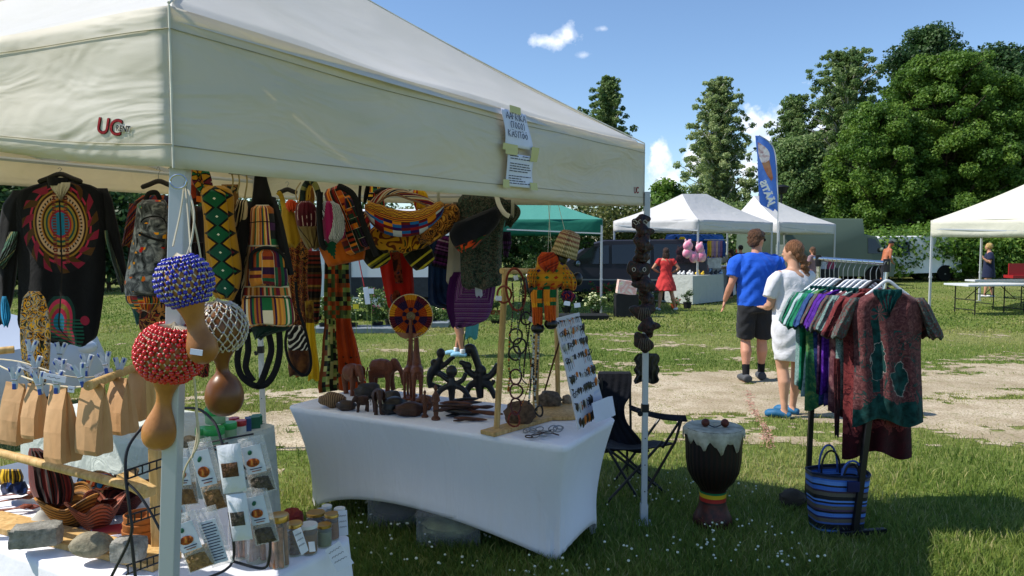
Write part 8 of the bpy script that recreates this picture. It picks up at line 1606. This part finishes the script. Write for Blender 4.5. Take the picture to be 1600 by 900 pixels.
def peg(lb, cx, cy, Y, ang=0):
 c_ = W(cx, cy, Y); root = thing('clothes_peg', lb, 'clothes peg', tuple(c_), 'blue tipped clothes pegs on the paper bag rack'); rz = Matrix.Rotation(R(ang), 3, 'Y')
 for s_ in (-1, 1):
  m = MB(); m.tube([c_+rz @ Vector((s_*.004, -.012, -.026)), c_+rz @ Vector((s_*.0035, -.012, -.006)), c_+rz @ Vector((s_*.006, -.012, .010)), c_+rz @ Vector((s_*.015, -.012, .036))], [.004, .006, .0075, .0085], 8, .7, up=(0, 1, 0)); m.out('arm', plain('b9c4d0', .3, 0, .5, .03), root)
  m = MB(); m.ell(c_+rz @ Vector((s_*.0145, -.0155, .029)), (.004, .003, .0085), rz @ Matrix.Rotation(R(s_*20), 3, 'Y'), 10, 8); m.out('grip', plain('24489c', .4, 0, .4, 0), root)
 MB().tube([c_+rz @ Vector((x_, -.017, 0)) for x_ in (-.008, .008)], .0022, 6).out('spring', rimm, root); MB().box(c_+rz @ Vector((0, -.014, -.020)), (.009, .008, .016), rz).out('jaw', plain('24489c', .4, 0, .4, 0), root, smooth=False); return root
PB = [(24, 598, 40, 96, 2.2, 3, 'leftmost paper bag at the left edge of the photo'), (54, 600, 36, 84, 2.14, -2, 'second paper bag from the left'), (91, 602, 50, 120, 2.07, -4, 'third and longest paper bag, in front'), (146, 598, 46, 112, 2.04, 2, 'fourth paper bag hanging from the tip of the wooden arm'), (186, 590, 40, 88, 2.2, -2, 'paper bag under the middle of the wooden arm'), (216, 580, 34, 76, 2.42, 2, 'rear paper bag beside the red rattle')]
for i, (cx_, y0, w_, h_, Y, an, lb) in enumerate(PB): pbag(lb, cx_, y0, w_, h_, Y, an, i+1)
PG = [(28, 592, 2.15, 4, 'clothes peg on the leftmost paper bag'), (66, 600, 2.09, -6, 'clothes peg on the second paper bag'), (93, 598, 2.03, 3, 'clothes peg on the long front paper bag'), (52, 548, 2.35, 8, 'clothes peg standing highest at the left'), (60, 574, 2.25, 0, 'clothes peg in the middle row above the second bag'), (98, 552, 2.4, 5, 'clothes peg highest in the middle, near the jacket hem'), (100, 580, 2.22, -8, 'clothes peg between the high and the low middle pegs'), (131, 588, 2.0, -14, 'clothes peg at the tip of the wooden arm'), (139, 572, 2.2, 3, 'clothes peg just behind the arm tip'), (169, 568, 2.2, -8, 'clothes peg clipped to the wooden arm'), (190, 576, 2.3, 4, 'clothes peg nearest the red rattle')]
for cx_, cy_, Y, an, lb in PG: peg(lb, cx_, cy_, Y, an)
for i, (cx_, cy_, w_, h_, Y, an, lb) in enumerate(((46, 572, 26, 9, 2.3, 28, 'white card under the highest left peg'), (92, 588, 36, 10, 2.02, 12, 'long white card with ink squiggles on the front bag'), (104, 568, 30, 9, 2.25, 22, 'white card behind the middle pegs'), (118, 606, 10, 10, 2.0, 8, 'small white card at the arm tip'), (168, 582, 30, 7, 2.25, -22, 'white card lying along the wooden arm'))):
 c_ = W(cx_, cy_, Y); s = scl(Y); rt_ = Matrix.Rotation(R(an), 3, 'Y'); o = MB().box(c_+Vector((0, -.02, 0)), (w_*s, .0015, h_*s), rt_).out('bag_card', paper, None, smooth=False); tag(o, lb, 'card', 'white cards pegged to the paper bags')
 MB().tube([c_+Vector((0, -.0222, 0))+rt_ @ Vector((w_*s*(-.3+.08*k), 0, .0025*math.sin(k*2.1))) for k in range(8)], .0006, 4).out('handwriting', ink, o)
# ================================================================ STONES AND GOODS on the front table
def stone(lb, px, py, w, h, d, seed, c, boxy=0.):
 p = G(px, py, TH+.0235); s = scl(p.y); root = None; from mathutils import noise as nz; rg = random.Random(seed)
 def f(q):
  b = 1.;
  if boxy: m_ = max(abs(q.x), abs(q.y), abs(q.z)); b = (1/m_)*boxy+(1-boxy)
  return b*(1+.10*nz.noise(q*1.7+Vector((seed, 0, 0)))+.035*nz.noise(q*6+Vector((0, seed, 0))))
 m = MB(); m.ell(p+Vector((0, d*s*.4, h*s*.47)), (w*s/2*(.8 if boxy else 1), d*s/2*(.8 if boxy else 1), h*s/2*(.8 if boxy else 1)), Matrix.Rotation(R(seed*9 % 30-12), 3, 'Z'), 40, 26, f)
 mt = M('rough_stone', c, .95, spec=.15); b = lin(c); mt.col(mt.ramp(mt.noise(40, 6, rough=.7), [(.3, tuple(x*.55 for x in b[:3])), (.5, b[:3]), (.72, tuple(min(1, x*1.45) for x in b[:3]))])); mt.bump(mt.noise(90, 5, rough=.7), .006, 1.); o = m.out('stone', mt, None); tag(o, lb, 'stone', 'stones weighing down the rack board')
stone('long grey concrete block at the left on the rack board', 45, 862, 94, 42, 50, 3, '8a8880', .75); stone('rounded grey brown field stone in the middle', 134, 876, 66, 40, 44, 5, '8c8572'); stone('squared grey stone beside the wire stand', 193, 888, 66, 50, 46, 8, '8f8d86', .6)
# white pedestal dish
pp = G(68, 818, TH); ped = M('white_plaster', 'a8a69c', .7); pd = MB().lathe([(.055, 0), (.056, .006), (.05, .014), (.035, .024), (.024, .036), (.018, .044), (.008, .05), (.006, .08), (.006, .16)], pp, 40).out('lamp_foot', ped, None); tag(pd, 'white cone shaped foot with a thin stem on the table', 'stand')
blm = pat('dark_red_beads', stripes(30, ['24100e', '4a1414', '14100e', '5a1c14'], 3, True), 0); o = loft([(700, 46, 62), (708, 44, 78), (730, 44, 104), (760, 46, 116), (785, 56, 112), (790, 64, 100)], 2.55, th=.10, nf=6, amp=.01).out('necklace_bunch', blm, None); tag(o, 'bunch of dark red and black bead necklaces behind the white stem', 'necklaces')
# woven star baskets
def wick(c): m = M('wicker', c, .6, spec=.35); u, v = m.uv(); w_ = ((v*9.).fr()-.5).ab(); b = lin(c); m.col(m.mix(w_.gt(.3), tuple(min(1, x*1.25) for x in b[:3]), tuple(x*.35 for x in b[:3]))); m.bump(w_, .006, .9); return m
def basket(lb, px, py, r_, h_, rz, c, n=4, tw=.5):
 p = G(px, py, TH); root = thing('wicker_basket', lb, 'basket', tuple(p), 'small woven star baskets on the front table'); rr = []; N_ = 48; s = scl(p.y); Rr = r_*s
 for v_, f_ in ((0, .45), (.1, .55), (.4, .75), (.7, .92), (1, 1.05), (.9, .95), (.4, .66), (.12, .42)):
  rr.append([p+Vector((Rr*f_*(1+.20*math.cos(n*(a+rz))*v_**.5)*math.cos(a), Rr*f_*(1+.20*math.cos(n*(a+rz))*v_**.5)*math.sin(a), .004+h_*s*v_*(1+.22*math.cos(n*(a+rz))))) for a in [2*PI*k/N_ for k in range(N_)]])
 uvs = [(k/N_, j/4.) for j in range(8) for k in range(N_)]; m = MB(); m.rings(rr, uvs=uvs); m.out('basket_body', wick(c), root)
 MB().tube(rr[4]+[rr[4][0]], .004, 6).out('rim', wick(c), root)
 return root
basket('golden brown woven star basket at the front left', 112, 822, 38, 44, .3, '9c6a2c', 3); basket('reddish woven star basket right of the golden one', 152, 826, 34, 40, .9, '8c4a34', 4); basket('dark red woven basket behind the two star baskets', 190, 800, 40, 30, .2, '5a241c', 5); basket('pale open wicker basket at the back', 176, 775, 34, 26, .5, 'a8845a', 4); basket('brown wicker basket behind the dowel', 130, 782, 34, 22, .1, '8c5a34', 4)
# clay bowls
cl = plain('a0622e', .75, 0, .3, .15, 12); p = G(222, 850, TH);
for i, (dz, rr_, lb) in enumerate(((0, .060, 'lowest of three stacked wooden bowls'), (.024, .057, 'middle of three stacked wooden bowls'), (.048, .054, 'topmost of three stacked wooden bowls'))):
 q = p+Vector((0, 0, dz)); tag(MB().lathe([(rr_*.5, 0), (rr_*.8, .012), (rr_*.97, .035), (rr_, .055), (rr_*.92, .056), (rr_*.86, .036), (rr_*.4, .008)], q, 36).out('wooden_bowl', cl, None), lb, 'bowl', 'stacked wooden bowls')
bk = M('booklet_cover', rough=.4); f_ = bk.noise(5, 2); bk.col(bk.ramp(f_, [(.4, 'a8343c'), (.55, 'b84a50'), (.65, 'c07a44')])); p = G(172, 838, TH); rt_ = Matrix.Rotation(R(24), 3, 'Z'); o = MB().box(p+Vector((0, .03, .006)), (.15, .11, .010), rt_).out('booklet', paper, None, smooth=False); MB().box(p+Vector((0, .03, .0125)), (.138, .098, .002), rt_).out('cover', bk, o, smooth=False); tag(o, 'red covered booklet with a white border lying flat', 'booklet')
# wooden spoons and combs heap, masks in print, cloths
for i, (px, py, L_, a_, c_, lb) in enumerate(((25, 778, .16, 14, '7c3a24', 'uppermost red brown carved spoon at the left'), (18, 790, .17, 24, '8c4a2c', 'second red brown carved spoon'), (30, 800, .14, 6, '6a2c1c', 'third red brown carved spoon, darker'), (12, 806, .15, 30, '7c3a24', 'fourth red brown carved spoon at the bottom left'), (40, 770, .12, -8, '9c5434', 'pale red carved spoon near the dark necklaces'))):
 q = G(px, py, TH)+Vector((0, 0, .015+.008*(i % 2))); d = Vector((math.cos(R(a_)), math.sin(R(a_)), .05)); tag(MB().tube([q-d*L_*.5, q-d*L_*.1, q+d*L_*.2, q+d*L_*.34, q+d*L_*.5], [.004, .005, .006, .017, .006], 10, .55).out('carved_spoon', wood(c_), None), lb, 'spoon', 'carved spoons on the front table')
for px, py, w_, h_, mt, nm, lb in ((14, 745, 46, 24, pat('yellow_pleat', stripes(20, ['b8941c', '5a4414', '1c1a14'], 3, True), 0), 'folded_cloth', 'yellow and black pleated cloth at the back left'), (22, 762, 44, 20, pat('blue_dark', blots(['14244a', '0f1830', '24407a'], 12), 0), 'folded_cloth', 'dark blue folded cloth below the yellow one'), (150, 752, 60, 26, pat('blue_orange', blots(['1c5a7a', '14100e', 'a8481c', 'c8b088'], 14), 0), 'folded_cloth', 'blue and orange patterned cloth behind the baskets'), (196, 752, 44, 22, pat('kuba', blots(['5a3420', '14100e', '8c6a44'], 20), 0), 'folded_cloth', 'brown and black patterned cloth beside the upright')):
 o = loft([(py-h_/2, px-w_*.4, px+w_*.4), (py, px-w_/2, px+w_/2), (py+h_/2, px-w_*.42, px+w_*.45)], 2.75, th=.12, nf=3).out(nm, mt, None); tag(o, lb, 'cloth', 'folded cloths at the back of the front table')
# ================================================================ WIRE SPICE STAND
ws = thing('wire_stand', 'black bent wire stand hung with spice packets', 'display stand', tuple(G(330, 880, TH)))
def wire(nm, pts, r_=.0032): MB().tube(smooth_path([W(*p_) for p_ in pts], 6), r_, 6).out(nm, bt, ws)
wire('frame_wire', [(172, 905, 1.86), (204, 838, 1.86), (203, 800, 1.87), (196, 740, 1.9), (200, 700, 1.92), (222, 668, 1.95), (240, 654, 1.98)], .004); wire('frame_wire', [(212, 905, 1.85), (205, 838, 1.86)], .004)
wire('frame_wire', [(197, 753, 1.9), (215, 770, 1.88), (235, 800, 1.86), (252, 832, 1.85)], .0035); wire('frame_wire', [(284, 638, 2.15), (312, 640, 2.12), (336, 662, 2.08), (348, 695, 2.05), (360, 712, 2.04), (394, 742, 2.04), (375, 748, 2.05)], .004)
wire('frame_wire', [(358, 800, 2.06), (364, 877, 2.05), (320, 905, 1.98)], .004); wire('frame_wire', [(364, 877, 2.05), (410, 888, 2.02), (421, 870, 2.02), (422, 830, 2.03)], .004)
for y0, y1, xr in ((735, 716, 256), (806, 790, 252), (884, 866, 250)):
 wire('shelf_wire', [(197, y0, 1.9), (xr, y1, 2.0)], .0025); wire('shelf_wire', [(197, y0+14, 1.9), (xr, y1+12, 2.0)], .0025)
 for k in range(5): x_ = 200+k*(xr-200)/5; t_ = k/5; wire('shelf_wire', [(x_, y0+(y1-y0)*t_, 1.9+.1*t_), (x_, y0+14+(y1-y0)*t_, 1.9+.1*t_)], .002)
for a_, b_ in (((296, 698), (396, 678)), ((300, 708), (356, 692)), ((310, 700), (345, 704))): wire('shelf_wire', [(*a_, 2.12), ((a_[0]+b_[0])/2, (a_[1]+b_[1])/2-1, 2.1), (*b_, 2.1)], .003)
# spice packets
clearm = M('clear_plastic', (.80, .80, .78), .25, spec=.5); clearm.bump(clearm.noise(26, 4, dist=1.5), .012, .8); clearm.b.inputs['Alpha'].default_value = .28
silv = M('white_pouch', (.62, .66, .72), .3, spec=.5); silv.bump(silv.noise(16, 3, dist=1), .012, .6)
spice = {k_: (lambda c_: (lambda m: (m.col(m.ramp(m.vor(50, out='Color') if False else m.noise(44, 3, dist=2), [(.35, tuple(x*.4 for x in lin(c_)[:3])), (.6, lin(c_)[:3]), (.75, tuple(min(1, x*1.5) for x in lin(c_)[:3]))])), m.bump(m.noise(50, 3), .02, 1.), m)[-1])(M('spice', c_, .85)))(c_) for k_, c_ in (('tan', '8c6a44'), ('brown', '6a4a30'), ('grey', '5c544a'), ('chip', '9c7c50'))}
foodm = M('food_picture', rough=.5); f_ = foodm.noise(40, 3, dist=1); foodm.col(foodm.ramp(f_, [(.38, '5a2a10'), (.5, 'a8501c'), (.62, 'c08a3c')])); leafm_ = plain('1f5a44', .6, 0, .3, 0); labm = plain('c4cdd8', .6, 0, .3, .02)
def packet(lb, cx, cy, w, h, Y, ang, kind, sp='tan', seed=0):
 c_ = W(cx, cy, Y); s = scl(Y); rz = Matrix.Rotation(R(ang), 3, 'Y'); root = thing('spice_packet', lb, 'packet', tuple(c_), 'spice packets on the wire stand'); hw, hh = w*s/2, h*s/2
 def pz(mat, nm, x0, x1, z0, z1, off, th=.0012, pil=0.):
  m = MB(); rr = []; nn = 10
  for j in range(nn+1):
   v_ = j/nn; z_ = z1+(z0-z1)*v_; ring = []
   for sd in (-1, 1):
    for i_ in range(9):
     u_ = i_/8 if sd < 0 else 1-i_/8; bul = pil*(max(0, 1-(2*u_-1)**2)**.5)*(max(0, 1-(2*v_-1)**2)**.5); ring.append(c_+rz @ Vector(((x0+(x1-x0)*u_)*hw, sd*(th/2+bul)-off, z_*hh)))
   rr.append(ring)
  m.rings(rr); return m.out(nm, mat, root)
 if kind == 'label':
  pz(clearm, 'bag_film', -1, 1, -1, 1, 0, pil=.013); pz(spice[sp], 'contents', -.9, .9, -.97, -.22, 0, pil=.0145); pz(labm, 'label', -.72, .72, -.25, .72, .0135);
  MB().ell(c_+rz @ Vector((-.1*hw, -.0162, .14*hh)), (hw*.5, .001, hh*.15), rz, 14, 8).out('food_picture', foodm, root); MB().ell(c_+rz @ Vector((-.15*hw, -.0165, .50*hh)), (hw*.16, .001, hh*.09), rz @ Matrix.Rotation(R(35), 3, 'Y'), 10, 6).out('leaf_mark', leafm_, root)
  for q_ in (-.08, -.16): MB().box(c_+rz @ Vector((0, -.0155, q_*hh)), (hw*(.95 if q_ > -.1 else .7), .0008, hh*.028), rz).out('text_line', ink if q_ > -.1 else plain('8c4a24', .7, 0, .3, 0), root, smooth=False)
 elif kind == 'window':
  pz(silv, 'pouch', -1, 1, -1, 1, 0, pil=.012); pz(spice[sp], 'window', -.7, .66, -.30, .28, .0115, pil=.002)
 elif kind == 'text':
  pz(clearm, 'bag_film', -1, 1, -1, 1, 0, pil=.012); pz(labm, 'label', -.8, .8, -.85, .6, .0125)
  for q_ in range(14): MB().box(c_+rz @ Vector((0, -.0138, (.5-q_*.095)*hh)), (hw*(1.35 if q_ % 4 else 1.0), .0006, hh*.03), rz).out('text_line', ink, root, smooth=False)
 return root
PK = [(289, 745, 34, 92, 2.05, -6, 'label', 'tan', 'label packet just right of the near leg, upper'), (326, 742, 38, 118, 2.02, -14, 'label', 'tan', 'label packet with a food picture left of the pale pouch'), (362, 732, 38, 78, 2.0, -7, 'window', 'brown', 'pale blue pouch with a small window, upper'), (402, 726, 42, 92, 2.04, -13, 'label', 'grey', 'label packet at the upper right of the stand'), (374, 808, 32, 76, 2.0, -7, 'window', 'grey', 'pale blue pouch with a small window, lower'), (408, 805, 38, 94, 2.03, -12, 'label', 'grey', 'label packet at the lower right, with pale flakes'), (300, 846, 46, 96, 1.97, -20, 'label', 'chip', 'wide label packet of dried chips at the lower left'), (334, 838, 36, 98, 1.99, -16, 'text', 'tan', 'packet with a label full of small text'), (284, 800, 26, 70, 2.1, -4, 'label', 'tan', 'narrow label packet partly behind the near leg')]
for i, (cx_, cy_, w_, h_, Y, an, kd, sp, lb) in enumerate(PK): packet(lb, cx_, cy_, w_, h_, Y, an, kd, sp, i)
# cinnamon stick bundles standing in clear packs
cinn = M('cinnamon', '8a5a36', .8); cinn.col(cinn.ramp(cinn.noise(26, 3), [(.3, '5a341c'), (.7, 'a8754a')]))
def sticks(parent, c_, r_, h_, n, seed):
 rg = random.Random(seed);
 for i in range(n):
  a = rg.uniform(0, 6.28); q = r_*rg.uniform(.2, .82); b = c_+Vector((math.cos(a)*q, math.sin(a)*q, .004)); t_ = b+Vector((rg.uniform(-.008, .008), rg.uniform(-.008, .008), h_*rg.uniform(.85, 1))); MB().tube([b, t_], rg.uniform(.0055, .0085), 8).out('cinnamon_stick', cinn, parent)
for i, (px, py, lb) in enumerate(((376, 870, 'clear pack of cinnamon sticks left of the wire foot'), (402, 876, 'clear pack of cinnamon sticks right of the wire foot'))):
 p = G(px, py, TH); root = thing('cinnamon_pack', lb, 'packet', tuple(p), 'packs of cinnamon sticks'); sticks(root, p, .028, .12, 8, i+4); MB().lathe([(.032, 0), (.036, .02), (.036, .1), (.03, .14)], p, 16).out('bag_film', clearm, root)
# jars
glass = M('jar_glass', (.9, .93, .92), .04, spec=.5); glass.b.inputs['Alpha'].default_value = .13; gold = M('gold_lid', 'b8924a', .28, .85, .5); jl = plain('d2d2cc', .5, 0, .4, .03)
def jar(lb, px, py, r_, h_, lid, fill, fh=.8, clasp=False):
 p = G(px, py, TH); s = scl(p.y); Rr, Hh = r_*s, h_*s; root = thing('jar', lb, 'jar', tuple(p), 'glass jars at the right end of the front table')
 MB().lathe([(Rr*.92, 0), (Rr, .006), (Rr, Hh*.84), (Rr*.86, Hh*.9), (Rr*.86, Hh*.94)], p, 30).out('glass', glass, root)
 if fill == 'sticks': sticks(root, p, Rr, Hh*.82, 12, 3)
 else: MB().lathe([(Rr*.86, .005), (Rr*.93, .01), (Rr*.93, Hh*fh*.86), (Rr*.5, Hh*fh*.88)], p, 26).out('contents', fill, root)
 MB().lathe([(Rr*.95, Hh*.88), (Rr*1.0, Hh*.885), (Rr*1.0, Hh*.975), (Rr*.93, Hh), (Rr*.4, Hh*.992)], p, 30).out('lid', lid, root)
 return root, p, Hh
jar('tall jar of cinnamon sticks with a gold lid and white sticker', 437, 884, 16, 84, gold, 'sticks'); jar('short jar of nuts with a gold lid beside the cinnamon jar', 461, 866, 13, 52, gold, spice['brown']); jar('brown spice jar with a white lid', 483, 864, 14, 48, jl, plain('6a4420', .8)); jar('jar of pale green powder with a gold lid', 507, 853, 12, 36, gold, plain('6a7050', .8)); jar('dark jar with a gold lid behind the white lid jar', 494, 838, 15, 40, gold, plain('4a2414', .8)); jar('brown jar with a gold lid behind the green powder', 519, 842, 12, 42, gold, plain('7a4a24', .8)); jar('small clip jar at the back left of the jars', 511, 822, 8, 34, jl, plain('8a8a84', .8)); jar('small clip jar at the back right of the jars', 531, 826, 9, 34, jl, plain('5a5a54', .8))
p = G(456, 826, TH); o = MB().ell(p+Vector((0, 0, .036)), (.040, .038, .036), None, 30, 22, lambda q: 1+.10*math.sin(q.x*22+1)*math.sin(q.z*20)*math.cos(q.y*19)).out('red_bead_ball', M('red_beads', '7c1c14', .5), None); tag(o, 'round cluster of dark red beads behind the cinnamon jar', 'bead cluster')
def tagc(lb, pts, Y, seed=0):
 P_ = [W(x, y, Y) for x, y in pts]; o = MB().prism(P_, Vector((0, .0012, 0))).out('paper_tag', paper, None, smooth=False); tag(o, lb, 'paper tag', 'handwritten paper tags on the jars'); rg = random.Random(seed)
 a, b, c_, d = P_
 for k in range(3):
  t0_ = .2+.22*k; m = MB(); pts_ = []
  for i in range(12): u_ = .12+.76*i/11; q = a.lerp(b, u_).lerp(d.lerp(c_, u_), t0_+.03*math.sin(i*2.3+k)); pts_.append(q+Vector((0, -.001, 0)))
  m.tube(pts_, .0006, 4); m.out('handwriting', ink, o)
tagc('folded paper tag hanging from the nut jar', [(457, 830), (470, 824), (482, 860), (471, 868)], 2.12, 1); tagc('large paper tag hanging over the table edge', [(507, 860), (530, 845), (553, 880), (527, 893)], 2.28, 2); tagc('paper tag with hooks at the right end of the jars', [(528, 799), (542, 797), (544, 836), (530, 838)], 2.42, 3); tagc('short paper tag behind the small clip jars', [(496, 794), (509, 792), (512, 806), (499, 808)], 2.6, 4)
c_ = W(484, 850, 2.16); tag(MB().box(c_+Vector((.012, -.02, 0)), (.018, .001, .03), Matrix.Rotation(R(-6), 3, 'Y')).out('jar_sticker', paper, None, smooth=False), 'small white sticker on the brown spice jar', 'sticker')
# ================================================================ GREEN TUBS on the rear table
gp = plain('2c9c4c', .4, 0, .45, .05); gpl = plain('8fb08a', .45, 0, .4, .05)
def tub(lb, px, py, r_, h_, c1, z=0., cat='tub'):
 p = G(px, py, TH)+Vector((0, 0, z)); s = scl(p.y); Rr, Hh = r_*s, h_*s; root = thing('tub', lb, cat, tuple(p), 'cream tubs on the rear table'); MB().lathe([(Rr*.9, 0), (Rr*.96, .004), (Rr*.96, Hh*.6), (Rr*.9, Hh*.62)], p, 28).out('tub_body', gpl if c1 == gp else jl, root); MB().lathe([(Rr, Hh*.58), (Rr*1.02, Hh*.6), (Rr*1.02, Hh*.94), (Rr*.96, Hh), (Rr*.3, Hh)], p, 28).out('lid', c1, root); return Hh
h0 = tub('left green lidded tub of the bottom layer', 318, 691, 12, 24, gp); tub('front green lidded tub of the bottom layer', 335, 692, 16, 25, gp); tub('right green lidded tub of the bottom layer', 358, 683, 12, 24, gp); tub('green lidded tub stacked on the others', 337, 684, 16, 24, gp, h0+.002); tub('white tub with a red lid right of the green tubs', 376, 676, 9, 20, plain('a8242c', .4, 0, .4, .05)); tub('second red lidded tub behind the first', 366, 668, 8, 16, plain('a8242c', .4, 0, .4, .05))
for px, py, w_, h_, hx, lb in ((388, 672, 8, 20, '24447a', 'small blue box between the red and green goods'), (398, 668, 16, 18, '145c44', 'dark green carton at the right of the tubs'), (402, 662, 14, 14, '1c6a50', 'second dark green carton behind the first')):
 p = G(px, py, TH); s = scl(p.y); tag(MB().box(p+Vector((0, 0, h_*s/2)), (w_*s, .06, h_*s), Matrix.Rotation(R(25), 3, 'Z')).out('carton', plain(hx, .5, 0, .4, .06), None, smooth=False, bevel=.002), lb, 'carton', 'small cartons on the rear table')
p = G(295, 700, TH); tag(MB().ell(p+Vector((0, 0, .03)), (.045, .04, .03), None, 20, 12, curl).out('twine_ball', plain('8c7c64', .95, vary=.3, sc=60), None), 'tangled grey brown twine bundle beside the near leg', 'twine')
# ================================================================ PLASTIC BOXES under the white table
pbm = M('storage_box_plastic', (.50, .53, .54), .25, spec=.5); pbm.b.inputs['Alpha'].default_value = .13
for px0, px1, py, h_, dpt, lb, cc_ in ((575, 650, 826, 44, .3, 'clear plastic storage box with dark contents, left, under the white table', '3a3438'), (651, 750, 856, 50, .34, 'clear plastic storage box with pale green cloth under the white table', '7c8258')):
 a, b = G(px0, py), G(px1, py); s = scl(a.y); H_ = h_*s; c_ = (a+b)/2+Vector((0, dpt/2, H_/2)); root = thing('storage_box', lb, 'storage box', (c_.x, c_.y, 0), 'clear storage boxes under the white table'); w_ = b.x-a.x
 for nm, cc2, dd in (('side_wall', (0, -dpt/2, 0), (w_, .004, H_)), ('side_wall', (0, dpt/2, 0), (w_, .004, H_)), ('side_wall', (-w_/2, 0, 0), (.004, dpt-.01, H_)), ('side_wall', (w_/2, 0, 0), (.004, dpt-.01, H_)), ('bottom', (0, 0, -H_/2+.004), (w_-.01, dpt-.01, .004))): MB().box(c_+Vector(cc2), dd).out(nm, pbm, root, smooth=False)
 MB().box(c_+Vector((0, 0, H_/2+.006)), (w_+.02, dpt+.02, .012)).out('lid', pbm, root, smooth=False, bevel=.003); MB().ell(c_+Vector((0, 0, -H_*.1)), (w_*.46, dpt*.44, H_*.36), None, 24, 14, curl).out('contents', plain(cc_, .9, vary=.3, sc=8), root)
